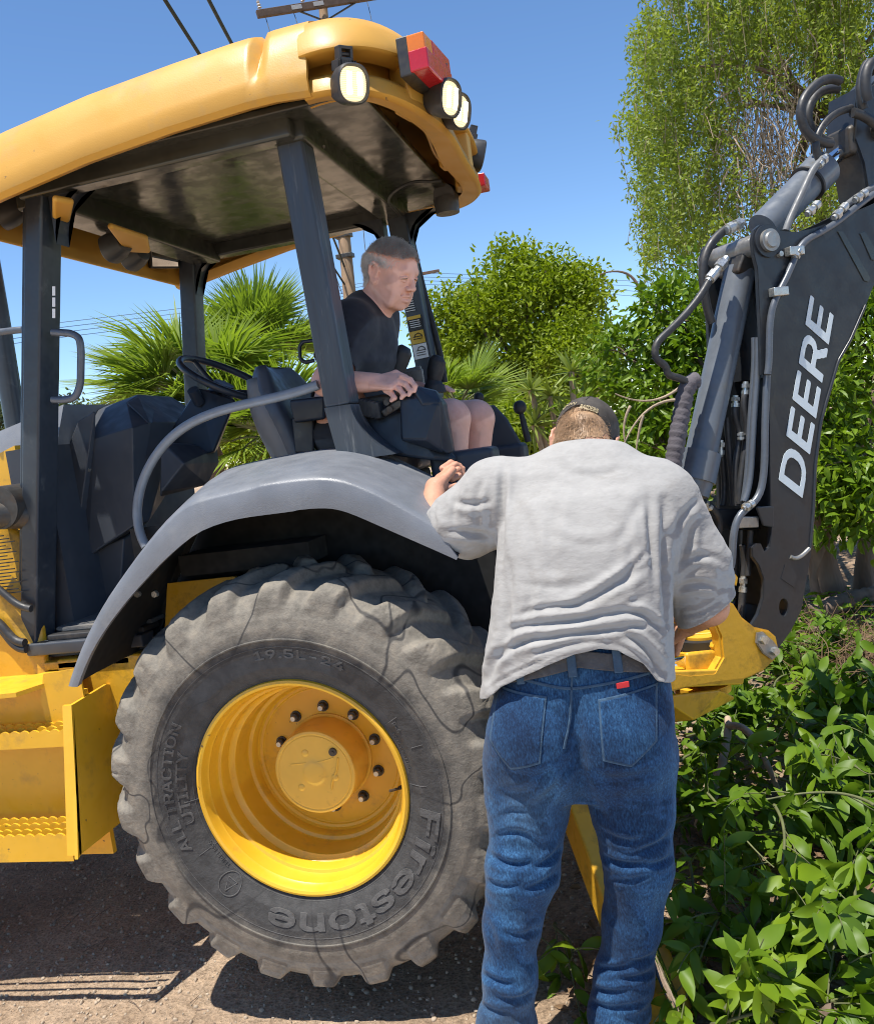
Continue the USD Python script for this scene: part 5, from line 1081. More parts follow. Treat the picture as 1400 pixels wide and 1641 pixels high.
# left hand gripping the console edge over the fender
p = lambda x, y, Y: onY(x, y, Y)
hand(HL, J['wr_l'], p(716, 757, .30), A([-.5, -.5, .7]), [[p(709, 750, .32), p(722, 741, .35), p(736, 746, .37), p(738, 757, .36)], [p(716, 753, .31), p(730, 744, .34), p(741, 751, .35), p(741, 763, .34)], [p(721, 759, .30), p(734, 752, .32), p(742, 761, .33), p(740, 772, .32)], [p(724, 767, .28), p(735, 762, .30), p(740, 770, .31), p(736, 779, .30)]],
     [p(704, 782, .24), p(718, 782, .24), p(730, 778, .26)], .0098)
# right hand reaching down to the swing casting
hand(HRt, J['wr_r'], p(1082, 1012, .30), A([.2, -.8, .5]), [[p(1078, 1004, .32), p(1066, 1012, .35), p(1062, 1026, .36)], [p(1082, 1012, .31), p(1070, 1024, .34), p(1066, 1040, .35)], [p(1086, 1018, .30), p(1078, 1034, .33), p(1074, 1048, .34)], [p(1092, 1022, .29), p(1087, 1036, .31), p(1084, 1047, .32)]],
     [p(1100, 996, .24), p(1086, 990, .27), p(1073, 992, .30)], .0098)
for an, dx in (('an_l', -.02), ('an_r', .01)): B.cap(J[an] + [0, -.02, -.035], J[an] + [dx, .15, -.055], .042, .036, .02)
b1 = union([B.mesh(3, True), HF.mesh(2, True), HL.mesh(2, True), HRt.mesh(2, True)])
PB = part(P1, 'body', b1, 'skin_tan', True)
# cap
cp = Field(hc - .17, hc + .17, .004)
cp.ell(w1(0, -.012, .036), (.088, .110, .094), HR1, .004)
cm = cp.mesh(2); lv = (A(cm.vertices) - hc) @ HR1 / 1.04
gcap = lv[:, 2] - (.002 - .34 * (lv[:, 1] + .02) * np.where(lv[:, 1] < -.02, 1.0, .2)) + np.where(lv[:, 1] < -.05, -.030 * np.clip(1 - (lv[:, 0] / .055) ** 2, 0, 1) * .6, 0)
capm = thicken(cut_mesh(cm, gcap), .003)
CPN = part(P1, 'cap', capm, 'cap_cloth', True)
seam = [w1(0, -.012 - .1065 * math.cos(t), .036 + .0915 * math.sin(t)) for t in np.linspace(.45, 1.5, 14)]
part(CPN, 'cap_seam', tube(seam, .0012, 5), 'cap_cloth', 60)
part(CPN, 'cap_button', trimesh.creation.icosphere(1, .008, ).apply_translation(w1(0, -.012, .127)), 'cap_cloth', 60)
peak = [[w1(x, y, .030 - .10 * (y - .09) - .0 - 1.2 * x * x) for x, y in ((-.07, .07), (-.06, .11), (-.03, .145), (0, .155), (.03, .145), (.06, .11), (.07, .07))], [w1(x, y, .026 - .10 * (y - .09) - 1.2 * x * x) for x, y in ((-.07, .07), (-.06, .11), (-.03, .145), (0, .155), (.03, .145), (.06, .11), (.07, .07))]]
part(CPN, 'peak', loft(peak), 'cap_cloth', 40)
tm = meshkit.text_mesh('RAIDERS', .013, .0035, bold=True); q = tm.vertices; q[:, 0] -= q[:, 0].min(); wd = q[:, 0].max()
ph = (q[:, 0] / wd - .1) * .56; zl_ = .038 + q[:, 1]
rad = lambda z: np.sqrt(np.clip(1 - ((z - .036) / .094) ** 2, 0, 1))
tm.vertices = A([w1(.0885 * rad(z) * math.sin(a_) / 1.04 * (1 + d_), -.012 - (.1105 * rad(z) * math.cos(a_)) / 1.04 * (1 + d_), z) for a_, z, d_ in zip(ph, zl_, (q[:, 2]) * 6)])
part(CPN, 'cap_lettering', tm, 'cap_letter', False)
sw = [w1(.0895 * rad(z) * math.sin(a_) / 1.03, -.012 - .1115 * rad(z) * math.cos(a_) / 1.03, z) for a_, z in ((-.75, .050), (-.66, .046), (-.60, .056), (-.52, .050), (-.46, .060), (-.40, .052), (-.34, .060), (-.28, .052), (-.24, .060))]
part(CPN, 'cap_scribble', tube(smoothpath(sw, 60), .0011, 5), 'cap_letter', 60)
# hair below the cap
tr_ = b1.triangles_center; ll = (tr_ - hc) @ HR1 / 1.04
msk = (ll[:, 1] < .03) & (ll[:, 2] > -.085 - .35 * np.clip(-ll[:, 1] - .02, 0, .1)) & (ll[:, 2] < .055) & (np.abs(ll[:, 0]) < .083) & (np.linalg.norm(ll * [1, .8, .9], axis=1) < .115) & ~((np.abs(ll[:, 0]) > .066) & (ll[:, 1] > -.045)) & (ll[:, 2] > -.095)
ids = np.flatnonzero(msk); r_ = np.random.default_rng(5); pk = r_.choice(ids, 9000, p=b1.area_faces[ids] / b1.area_faces[ids].sum())
nn = b1.face_normals[pk]; dn = -HR1[:, 2] * .85 + nn * .42 + r_.normal(0, .16, nn.shape); dn /= np.linalg.norm(dn, axis=1, keepdims=True)
gh = np.where((np.linalg.norm(((A(b1.vertices) - hc) @ HR1 / 1.04) * [1, .8, .9], axis=1) < .118), np.minimum(np.minimum(.02 - ((A(b1.vertices) - hc) @ HR1)[:, 1], .075 - np.abs(((A(b1.vertices) - hc) @ HR1)[:, 0])), ((A(b1.vertices) - hc) @ HR1)[:, 2] + .062), -1.0)
part(P1, 'hair_underlay', thicken(cut_mesh(trimesh.Trimesh(A(b1.vertices) + b1.vertex_normals * .0015, b1.faces, process=False), gh), .001), 'hair_brown', True)
strands(P1, 'hair', tr_[pk] + r_.normal(0, .0015, nn.shape) - nn * .003, dn, .015, .0010, 'hair_brown', .2)

# T-shirt
Sf = Field((.30, -.46, .80), (1.42, .36, 1.78), .0054)
wa1 = A([1.0, .03, .0])
Sf.slab([(onY(920, 1135, -.12), wa1 * .246, .160), (onY(926, 1030, -.11), wa1 * .236, .163), (onY(932, 930, -.08), wa1 * .226, .168), (onY(936, 850, -.04), wa1 * .228, .170), (onY(938, 790, .0), wa1 * .226, .150), (onY(938, 752, .03), wa1 * .19, .100)], .05)
Sf.cap(J['sh_l'] + [.015, 0, .005], J['sh_r'] + [-.015, 0, .01], .088, .088, .06)
Sf.cap(J['neck'] + [-.05, -.02, -.055], J['neck'] + [.05, -.02, -.06], .088, .088, .06); Sf.cap(J['neck'] + [0, -.01, -.05], J['neck'] + [0, .035, .02], .082, .074, .03)
ue = J['el_l'] - J['sh_l']; Sf.cap(J['sh_l'] + ue * .05 + [0, 0, -.02], J['sh_l'] + ue * .52 + [0, -.01, -.028], .098, .088, .04); Sf.cap(J['sh_l'] + ue * .52 + [0, -.01, -.028], J['sh_l'] + ue * .92 + [.0, 0, -.030], .088, .074, .02)
Sf.cap(J['sh_l'] + ue * .35 + [.03, 0, -.06], J['sh_l'] + ue * .75 + [.0, 0, -.065], .070, .060, .03)
ur = J['el_r'] - J['sh_r']; Sf.cap(J['sh_r'] + [0, 0, -.01], J['sh_r'] + ur * .6 + [.008, 0, .0], .100, .092, .05); Sf.cap(J['sh_r'] + ur * .6 + [.008, 0, .0], J['sh_r'] + ur * 1.1 + [-.015, 0, .0], .092, .080, .02)
sm = Sf.mesh(3, blur=2.0)
V = A(sm.vertices); hgt = np.clip((J['chest'][2] + .10 - V[:, 2]) / .45, 0, 1)
back = np.clip(-sm.vertex_normals[:, 1], 0, 1)
tor = np.clip(1 - np.abs(V[:, 0] - J['chest'][0]) / .30, 0, 1)
amt = .0050 * (hgt ** 1.3) * fold(V, (-.35, .2, .92), 11, 2.4, 11) + .0030 * (hgt ** 1.2) * fold(V, (.5, .1, .86), 17, 4, 21) + .0022 * (meshkit.fbm(V * 9, 4, 4) - .5) * 2 + .0012 * fold(V, (-.6, 0, .8), 26, 6, 31) * (.35 + hgt) + .0014 * fold(V, (.9, 0, .3), 15, 4, 33)
side_ = np.abs(V[:, 0] - J['chest'][0]) / .24
arm = np.clip((side_ - .92) * 3, 0, 1)
amt += arm * (.0045 * fold(V, (.75, .1, .65), 12, 4, 41) + .003 * fold(V, (-.3, .3, .9), 20, 7, 43))
# long vertical folds from the armpits
for x_px, wdt, dep in ((1066, .016, .012), (803, .014, .010), (1048, .014, .004), (820, .012, .004)):
    xx_ = onY(x_px, 920, -.16)[0] + (V[:, 2] - onY(x_px, 920, -.16)[2]) * -.10
    amt -= dep * np.exp(-((V[:, 0] - xx_) / wdt) ** 2) * back * np.clip((J['sh_l'][2] - .02 - V[:, 2]) / .1, 0, 1) * np.clip((V[:, 2] - .95) / .2, 0, 1)
shirt_lines = [([(776, 1116), (800, 1092), (840, 1070), (880, 1051), (920, 1036), (960, 1029), (990, 1032)], .30, .5), ([(990, 1033), (1030, 1056), (1056, 1088)], .30, .5), ([(712, 872), (700, 840), (698, 806)], .35, .5), ([(1150, 962), (1120, 980), (1090, 985)], .35, .5), ([(880, 735), (930, 760), (1000, 745)], .3, 1.2), ([(850, 770), (900, 830), (960, 850)], .18, 1.8), ([(820, 930), (900, 940), (960, 925)], .3, 1.3), ([(1040, 790), (1000, 850), (985, 900)], .3, 1.5), ([(815, 790), (850, 850), (860, 910)], .3, 1.5), ([(800, 1012), (850, 1002), (940, 990), (1030, 955)], 1.0, 1.1), ([(812, 1036), (880, 1022), (980, 1008), (1052, 1000)], .9, 1.0), ([(786, 1066), (825, 1034), (875, 1016)], 1.1, 1.1), ([(905, 975), (985, 938), (1035, 905)], 1.2, 1.2), ([(955, 945), (1005, 915), (1040, 880)], .8, 1.0), ([(975, 988), (1030, 985), (1058, 1012)], 1.1, 1.0), ([(995, 1014), (1035, 1040), (1056, 1082)], 1.3, 1.1), ([(780, 1100), (798, 1050), (822, 1008)], 1.0, 1.2), ([(830, 985), (890, 972), (950, 972)], .6, .9),
    ([(850, 1052), (900, 1034), (960, 1024)], .8, .9), ([(1064, 800), (1068, 880), (1067, 1000)], 1.5, 1.2), ([(1050, 930), (1044, 860), (1040, 800)], .7, 1.0), ([(806, 750), (803, 820), (800, 900)], 1.4, 1.1), ([(815, 900), (812, 980), (800, 1050)], .6, 1.1), ([(1105, 830), (1098, 880), (1074, 920)], .9, 1.1), ([(1160, 905), (1120, 890), (1085, 910)], .6, 1.0), ([(1150, 940), (1110, 935), (1076, 950)], .7, 1.0), ([(1120, 800), (1090, 830), (1072, 870)], .7, 1.0),
    ([(788, 800), (752, 808), (722, 800)], .7, 1.0), ([(795, 862), (750, 852), (715, 850)], .8, 1.0), ([(745, 762), (730, 800), (728, 840)], .7, .9), ([(775, 760), (764, 800), (770, 850)], .6, 1.0), ([(840, 900), (850, 960), (835, 1000)], .4, 1.2), ([(870, 850), (960, 870), (1020, 840)], .25, 1.5), ([(900, 800), (880, 880), (890, 940)], .25, 1.6), ([(1000, 830), (1010, 900), (990, 960)], .35, 1.4)]
amt += creases(sm, shirt_lines, 5.4, .0085)
sm = displace(sm, amt - .003); V = A(sm.vertices)
hx = A([onY(x, y, -.26)[[0, 2]] for x, y in ((745, 1146), (775, 1128), (800, 1104), (840, 1082), (880, 1062), (920, 1046), (960, 1038), (990, 1042), (1030, 1066), (1055, 1098), (1085, 1114))])
hem = V[:, 2] - np.interp(V[:, 0], hx[:, 0], hx[:, 1]) + .06 * np.clip(V[:, 1] + .12, 0, .1)
sm = cut_mesh(sm, np.where((V[:, 2] > J['waist'][2] + .10), .1, hem))
V = A(sm.vertices); u = ue / np.linalg.norm(ue); dl = J['sh_l'] + ue * .86 + [0, 0, -.02]
cl_n = u * .9 + A([0, .1, -.45]); cl_n /= np.linalg.norm(cl_n)
def cuff(V, sh, ax, plane, nrm, t0, rad):
    u = ax / np.linalg.norm(ax); q = V - sh; t = q @ u; d_ = np.linalg.norm(q - t[:, None] * u, axis=1)
    return np.where((t > t0 * np.linalg.norm(ax)) & (d_ < rad), -(V - plane) @ nrm, .1)
sm = cut_mesh(sm, cuff(V, J['sh_l'] + A([0, 0, -.03]), ue, dl, cl_n, .62, .17)); V = A(sm.vertices)
u = ur / np.linalg.norm(ur); dr = J['sh_r'] + ur * 1.0; cn = u * .92 + A([.25, 0, -.1]); cn /= np.linalg.norm(cn)
sm = cut_mesh(sm, cuff(V, J['sh_r'], ur, dr, cn, .62, .17)); V = A(sm.vertices)
nc = J['neck'] + A([0, .01, .0]); nn_ = A([.08, .42, .9]); nn_ /= np.linalg.norm(nn_)
sm = cut_mesh(sm, np.where((np.linalg.norm((V - nc)[:, :2], axis=1) < .17), -(V - nc) @ nn_ + .004, .1))
sm = biggest(sm)
SHI = part(P1, 'shirt', thicken(sm, .004), 'shirt_grey', True)
# collar ribbing
V = A(sm.vertices)
# jeans
Jf = Field((.36, -.50, .02), (1.18, .16, 1.16), .0054)
wj = A([1.0, .05, .0])
Jf.slab([(onY(922, 1262, -.10), wj * .226, .105), (onY(924, 1205, -.11), wj * .240, .140), (onY(928, 1150, -.115), wj * .236, .150), (onY(932, 1085, -.11), wj * .218, .140), (onY(934, 1015, -.10), wj * .206, .132)], .03)
Jf.ell(onY(858, 1185, -.185), (.100, .085, .115), None, .05); Jf.ell(onY(996, 1185, -.175), (.102, .085, .115), None, .05)
def leg(pts, rs):
    for (a, b), (ra, rb) in zip(zip(pts, pts[1:]), zip(rs, rs[1:])): Jf.cap(a, b, ra, rb, .03)
leg([onY(856, 1215, -.12), onY(846, 1290, -.13), onY(838, 1390, -.16), onY(820, 1480, -.18), onY(817, 1560, -.19), onY(812, 1640, -.19), onY(810, 1690, -.19)], [.118, .100, .086, .069, .065, .065, .065])
leg([onY(1004, 1215, -.11), onY(1012, 1290, -.11), onY(1022, 1390, -.11), onY(1012, 1480, -.09), onY(1000, 1560, -.08), onY(992, 1625, -.08), onY(990, 1650, -.08)], [.120, .100, .080, .071, .069, .070, .070])
jm = Jf.mesh(3, blur=1.4); V = A(jm.vertices); zk = onY(836, 1400, -.17)[2]
knee = np.exp(-((V[:, 2] - zk) / .10) ** 2) + 1.2 * np.exp(-((V[:, 2] - .10) / .11) ** 2) + .45 * np.exp(-((V[:, 2] - zk - .28) / .10) ** 2)
am = knee * (.0050 * fold(V, (.30, 0, .95), 12, 3.2, 51) + .0030 * fold(V, (-.45, .2, .86), 20, 5, 53)) + .0018 * fold(V, (.2, 0, .98), 16, 5, 57) + .0016 * (meshkit.fbm(V * 12, 3, 6) - .5) * 2 + .0016 * fold(V, (.9, 0, .45), 11, 3, 59)
jean_lines = [([(795, 1342), (835, 1334), (862, 1350)], .9, 1.0), ([(784, 1368), (822, 1384), (858, 1378)], 1.2, 1.1), ([(850, 1392), (878, 1376), (898, 1352)], 1.1, 1.0), ([(776, 1408), (806, 1418), (840, 1412)], .8, 1.0), ([(836, 1425), (866, 1414), (890, 1396)], .9, 1.0), ([(800, 1312), (826, 1300), (852, 1306)], .5, 1.0), ([(800, 1490), (835, 1498), (872, 1478)], .6, 1.1), ([(768, 1556), (795, 1572), (826, 1576)], .9, 1.0), ([(790, 1596), (830, 1600), (864, 1578)], .9, 1.0), ([(764, 1604), (784, 1616), (812, 1622)], .8, 1.0), ([(775, 1470), (790, 1500), (792, 1530)], .5, 1.3), ([(858, 1450), (850, 1490), (858, 1530)], .5, 1.3),
    ([(966, 1330), (1000, 1346), (1030, 1344)], .9, 1.0), ([(1015, 1362), (1046, 1354), (1074, 1334)], 1.0, 1.0), ([(964, 1366), (1000, 1382), (1030, 1382)], 1.2, 1.0), ([(1030, 1384), (1056, 1380), (1074, 1366)], .9, 1.0), ([(975, 1408), (1010, 1408), (1040, 1398)], .6, 1.0), ([(950, 1548), (985, 1552), (1016, 1542)], 1.0, 1.0), ([(1005, 1540), (1034, 1536), (1056, 1524)], .8, .9), ([(942, 1578), (975, 1588), (1006, 1584)], 1.1, 1.0), ([(990, 1566), (1022, 1564), (1050, 1552)], .8, .9), ([(938, 1602), (985, 1612), (1036, 1598)], .7, .9), ([(1058, 1420), (1050, 1460), (1054, 1500)], .5, 1.3),
    ([(806, 1234), (850, 1243), (900, 1226)], .7, 1.8), ([(942, 1240), (1000, 1247), (1050, 1230)], .6, 1.8), ([(910, 1222), (886, 1262), (858, 1290)], .8, 1.4), ([(880, 1240), (850, 1262), (815, 1270)], .5, 1.6), ([(936, 1246), (956, 1290), (972, 1320)], .6, 1.4), ([(1066, 1250), (1060, 1295), (1066, 1330)], .4, 1.6), ([(880, 1130), (900, 1160), (906, 1200)], .6, 1.2)]
am += creases(jm, jean_lines, 5.2, .0080)
cx_ = onY(924, 1180, -.24)[0] + (V[:, 2] - onY(924, 1180, -.24)[2]) * .05
am -= .022 * np.exp(-((V[:, 0] - cx_) / .020) ** 2) * np.clip(-jm.vertex_normals[:, 1], 0, 1) * np.clip((onY(924, 1080, -.24)[2] - V[:, 2]) / .12, 0, 1) * (V[:, 2] > zk + .2)
jm = displace(jm, am); V = A(jm.vertices)
ztop = lambda X: np.interp(X, [onY(800, 1062, -.2)[0], onY(930, 1060, -.2)[0], onY(1070, 1062, -.2)[0]], [onY(800, 1068, -.24)[2], onY(930, 1034, -.24)[2], onY(1070, 1052, -.24)[2]])
jc = cut_mesh(jm, ztop(V[:, 0]) - V[:, 2]); V = A(jc.vertices)
xm = (J['an_l'][0] + J['an_r'][0]) / 2
jc = cut_mesh(jc, np.where(V[:, 0] < xm, V[:, 2] - .035, V[:, 2] - (.062 + .10 * (V[:, 0] - J['an_r'][0]))))
JE = part(P1, 'jeans', thicken(jc, .004), 'denim', True)
def patch(m, fields, off, t=.0025):
    m = trimesh.Trimesh(A(m.vertices) + m.vertex_normals * off, m.faces, process=False)
    for f_ in fields: m = cut_mesh(m, f_(A(m.vertices)))
    return thicken(m, t)
def edge(p0, p1, Y=-.25):
    a, b = onY(*p0, Y), onY(*p1, Y); n = A([-(b[2] - a[2]), b[0] - a[0]]); n /= np.linalg.norm(n)
    return lambda V: (V[:, 0] - a[0]) * n[0] + (V[:, 2] - a[2]) * n[1]
backside = lambda V: -.13 - V[:, 1]
def poly_fields(pts): return [backside] + [edge(a, b) for a, b in zip(pts, pts[1:] + pts[:1])]
# yoke, pockets (outlines go anticlockwise as seen from behind)
pk_l = [(781, 1190), (819, 1230), (868, 1215), (876, 1114), (790, 1108)]
pk_r = [(966, 1214), (1012, 1224), (1053, 1190), (1054, 1104), (958, 1120)]
def pocket(pts, off):
    ms = patch(jc, poly_fields(pts), off); return ms
def shrink(pts, k):
    c = A(pts, float).mean(0); return [tuple(c + (A(q) - c) * k) for q in pts]
for pts in (pk_l, pk_r):
    part(JE, 'pocket_seam', pocket(pts, .0030), 'denim_seam', True); part(JE, 'pocket', pocket(shrink(pts, .93), .0042), 'denim', True)
def strip(a, b, half, off, m, name):
    a, b = A(a, float), A(b, float); n = A([-(b - a)[1], (b - a)[0]]); n = n / np.linalg.norm(n) * half
    pts = [tuple(a + n), tuple(b + n), tuple(b - n), tuple(a - n)]
    e0 = edge(pts[0], pts[1])(onY(*((a + b) / 2), -.25)[None])
    pts = pts if e0[0] > 0 else pts[::-1]
    part(JE, name, patch(jc, poly_fields(pts), off), m, True)
strip((800, 1086), (916, 1104), 2.2, .0025, 'denim_seam', 'yoke_seam'); strip((916, 1104), (1052, 1085), 2.2, .0025, 'denim_seam', 'yoke_seam')
strip((917, 1050), (914, 1150), 1.6, .0025, 'denim_seam', 'centre_seam'); strip((914, 1150), (905, 1195), 1.6, .0025, 'denim_seam', 'centre_seam')
# belt, loops, tab
jt = cut_mesh(jm, V_ := (A(jm.vertices)[:, 2] - (ztop(A(jm.vertices)[:, 0]) - .075)))
bt = patch(jm, [lambda V: V[:, 2] - (ztop(V[:, 0]) - .052), lambda V: ztop(V[:, 0]) - .010 - V[:, 2]], .007, .004)
part(P1, 'belt', bt, 'belt_leather', True)
def on_back(x, y, lift=.012):
    """Point of the seat of the jeans seen at that pixel."""
    d = ray(x, y); Y = np.linspace(-.40, .05, 200); P = CAM + d * ((Y - CAM[1]) / d[1])[:, None]
    Vv = A(jm.vertices); near_ = Vv[(np.abs(Vv[:, 0] - P[:, 0].mean()) < .08) & (np.abs(Vv[:, 2] - P[:, 2].mean()) < .08) & (Vv[:, 1] < -.1)]
    k = np.argmin(np.linalg.norm((near_ - CAM) / np.linalg.norm(near_ - CAM, axis=1)[:, None] - d / np.linalg.norm(d), axis=1)); return near_[k] + A([0, -lift, 0])
for x, y in ((916, 1056), (990, 1050), (833, 1068)):
    c = on_back(x, y); part(JE, 'belt_loop', rhull([c + [u, w_, v] for u in (-.0075, .0075) for v in (-.036, .030) for w_ in (-.004, .004)], .003), 'denim_seam', 40)
c = on_back(997, 1096, .006); part(JE, 'red_tab', rhull([c + [u, w_, v + u * .12] for u in (-.014, .014) for v in (-.006, .006) for w_ in (-.001, .001)], .0012), 'red_tab', 30)
# boots
for an, dx in (('an_l', -.02), ('an_r', .015)):
    bo = Field(J[an] - [.12, .14, .12], J[an] + [.14, .28, .08], .005)
    bo.cap(J[an] + [0, -.02, .02], J[an] + [0, -.02, -.04], .052, .050, .02); bo.cap(J[an] + [0, -.03, -.048], J[an] + [dx, .16, -.060], .045, .045, .03); bo.cap(J[an] + [0, 0, -.02], J[an] + [dx, .10, -.045], .045, .040, .03)
    bm_ = bo.mesh(2); vb = A(bm_.vertices); vb[:, 2] = np.maximum(vb[:, 2], J[an][2] - .095); bm_.vertices = vb
    part(P1, 'boot', bm_, 'boot_leather', True)

# ---------------------------------------------------------------- the seated man
P2 = thing('person', 'grey-haired man in black T-shirt seated at the controls under the canopy', 'person', (.1, .9, 1.6))
K = dict(hip_r=A([.08, .80, 1.745]), hip_l=A([.08, 1.02, 1.745]), kn_r=onY(722, 668, .74), kn_l=onY(762, 668, .92), an_r=onY(733, 900, .74), an_l=onY(765, 880, .92), waist=A([.03, .86, 1.80]), sh_r=onY(562, 520, .60), sh_l=onY(602, 510, .92), el_r=onY(522, 612, .48), wr_r=onY(602, 612, .47), neck=onY(590, 506, .72))
Q = Field((-.30, .30, 1.02), (.75, 1.20, 2.46), .0060)
for s_ in 'rl':
    Q.cap(K['hip_' + s_], K['kn_' + s_], .085, .066, .03); Q.cap(K['kn_' + s_] + [.004, 0, -.01], K['kn_' + s_] * .62 + K['an_' + s_] * .38 + [-.012, 0, 0], .064, .058, .02); Q.cap(K['kn_' + s_] * .62 + K['an_' + s_] * .38 + [-.012, 0, 0], K['an_' + s_], .058, .040, .02)
    Q.cap(K['an_' + s_] + [-.02, 0, -.05], K['an_' + s_] + [.16, 0, -.07], .042, .036, .02)
wt = A([.05, 1.0, .0])
Q.slab([(K['waist'] + [0, .03, -.10], wt * .17, .11), (K['waist'] + [.01, 0, .06], wt * .17, .125), ((K['sh_r'] + K['sh_l']) / 2 + [-.03, 0, -.12], wt * .19, .105)], .03)
Q.cap(K['sh_r'], K['sh_l'], .065, .065, .05); Q.cap(K['neck'] + [0, 0, -.06], K['neck'] + [.01, -.01, .02], .062, .056, .03)
Q.cap(K['sh_r'], K['el_r'], .055, .046, .03); Q.cap(K['el_r'], K['wr_r'], .046, .031, .015); Q.cap(K['sh_l'], A([.08, 1.10, 1.92]), .055, .046, .03); Q.cap(A([.08, 1.10, 1.92]), A([.28, 1.0, 1.865]), .045, .032, .02)
hand(Q, A([.28, 1.0, 1.865]), A([.35, .99, 1.862]), A([0, 0, 1]), [[A([.345, .965 + .02 * i, 1.862]), A([.385, .965 + .02 * i, 1.858]), A([.41, .965 + .02 * i, 1.84])] for i in range(4)], [A([.31, 1.0, 1.86]), A([.34, .95, 1.855]), A([.365, .94, 1.845])])
h2 = onY(626, 438, .70)
f2_ = A([.89, -.34, -.40]); f2_ /= np.linalg.norm(f2_); r2_ = np.cross(f2_, A([.02, .0, 1.0])); r2_ /= np.linalg.norm(r2_); HR2 = np.stack([r2_, f2_, np.cross(r2_, f2_)], 1)
S2 = .985
HQ = Field(h2 - .21, h2 + .20, .0024)
w2 = head(HQ, h2, HR2, S2)
for F_ in (Q, HQ): F_.cap(w2(0, -.030, -.055), K['neck'] + [-.01, 0, -.02], .054, .062, .03); F_.cap(w2(0, .012, -.078), K['neck'] + [.008, -.008, -.02], .036, .045, .035)
HQR = Field(K['wr_r'] - [.12, .12, .14], K['wr_r'] + [.22, .14, .14], .0026); HQR.cap(K['wr_r'], K['wr_r'] * .7 + K['el_r'] * .3, .030, .034, .012)
e = lambda x, y, Y=.45: onY(x, y, Y)
hand(HQR, K['wr_r'], e(636, 612), A([-.1, -.5, .85]), [[e(644, 603), e(657, 608, .44), e(665, 618, .43), e(664, 626, .43)], [e(638, 610), e(650, 616, .435), e(658, 626, .425), e(655, 632, .425)], [e(628, 618), e(640, 623, .435), e(647, 632, .425), e(643, 637, .43)], [e(618, 625), e(627, 630, .44), e(632, 637, .43), e(627, 641, .435)]],
     [e(618, 603, .49), e(634, 598, .50), e(650, 604, .50)], .0092)
q2 = union([Q.mesh(3, True), HQ.mesh(2, True), HQR.mesh(2, True)])
PB2 = part(P2, 'body', q2, 'skin_pink', True)
tr_ = q2.triangles_center; ll = (tr_ - h2) @ HR2 / S2; nl = q2.face_normals @ HR2
hl = .052 + .02 * np.clip(1 - (ll[:, 0] / .05) ** 2, -1, 1)         # hairline at the front
sc = (np.linalg.norm(ll * [1, .85, .9] - [0, -.01, .02], axis=1) < .12) & (((ll[:, 2] > hl) & (ll[:, 1] > .02)) | ((ll[:, 1] <= .02) & (ll[:, 2] > np.interp(ll[:, 1], [-.09, -.05, -.035, -.03, .02], [-.055, -.045, -.01, .02, .02])))) & ~((np.abs(ll[:, 0]) > .070) & (ll[:, 2] < .03) & (ll[:, 1] > -.04))
ids = np.flatnonzero(sc); r_ = np.random.default_rng(8); pk = r_.choice(ids, 15000, p=q2.area_faces[ids] / q2.area_faces[ids].sum())
nn = q2.face_normals[pk]; lw_ = ll[pk]
comb = np.where((lw_[:, 2] > .06)[:, None], HR2[:, 1] * .75 + HR2[:, 0] * .65, -HR2[:, 2] * .9 - HR2[:, 1] * .45)
dn = comb + nn * .22 + r_.normal(0, .13, nn.shape); dn /= np.linalg.norm(dn, axis=1, keepdims=True)
top = np.clip((lw_[:, 2] - .03) / .06, 0, 1)
strands(P2, 'hair', tr_[pk] - nn * .001 + r_.normal(0, .001, nn.shape), dn * (.50 + .65 * top)[:, None], .022, .00085, 'hair_grey', .14)
for e_ in (-1, 1):
    br = [w2(e_ * x, y, z) for x, y, z in ((.014, .0905, .0185), (.026, .0905, .0235), (.040, .083, .0215), (.050, .072, .0155))]
    part(P2, 'eyebrow', tube(smoothpath(br, 12), np.interp(np.linspace(0, 1, 12), [0, .3, 1], [.0026, .0042, .0018]), 6), 'brow_hair', 60)
for e_ in (-1, 1):
    part(P2, 'eyelash', tube(smoothpath([w2(e_ * x, y, z) for x, y, z in ((.0185, .0880, -.0015), (.0270, .0925, -.0012), (.0360, .0920, -.0025), (.0470, .0825, -.0060))], 12), .0016, 5), 'brow_hair', 60)
part(P2, 'mouth', tube(smoothpath([w2(x, y, -.0695) for x, y in ((-.022, .0785), (-.010, .0870), (0, .0885), (.010, .0870), (.022, .0785))], 14), .0022, 6), 'lip', 60)
# T-shirt
TS = Field((-.30, .30, 1.60), (.66, 1.22, 2.30), .006)
ms_ = (K['sh_r'] + K['sh_l']) / 2
TS.slab([(K['waist'] + [.0, .03, -.12], wt * .21, .155), (K['waist'] + [.0, 0, .04], wt * .205, .160), (ms_ + [-.035, 0, -.16], wt * .215, .130), (ms_ + [-.03, 0, -.03], wt * .20, .10)], .03)
TS.cap(K['sh_r'] + [0, .01, .0], K['sh_l'], .082, .082, .06); TS.cap(K['neck'] + [-.01, .02, -.07], K['neck'] + [-.002, 0, .014], .095, .072, .05)
us = K['el_r'] - K['sh_r']; TS.cap(K['sh_r'], K['sh_r'] + us * .75, .080, .070, .03)
ul = A([.08, 1.10, 1.92]) - K['sh_l']; TS.cap(K['sh_l'], K['sh_l'] + ul * .75, .080, .070, .03)
tsm = TS.mesh(3, blur=1.6); V = A(tsm.vertices)
tsm = displace(tsm, .004 * fold(V, (.3, 0, .95), 11, 3, 61) + .003 * fold(V, (.8, .2, .5), 15, 4, 63)); V = A(tsm.vertices)
u = us / np.linalg.norm(us); tsm = cut_mesh(tsm, np.where((V - K['sh_r']) @ u > .08, -(V - (K['sh_r'] + us * .66)) @ u, .1)); V = A(tsm.vertices)
tsm = cut_mesh(tsm, V[:, 2] - 1.70)
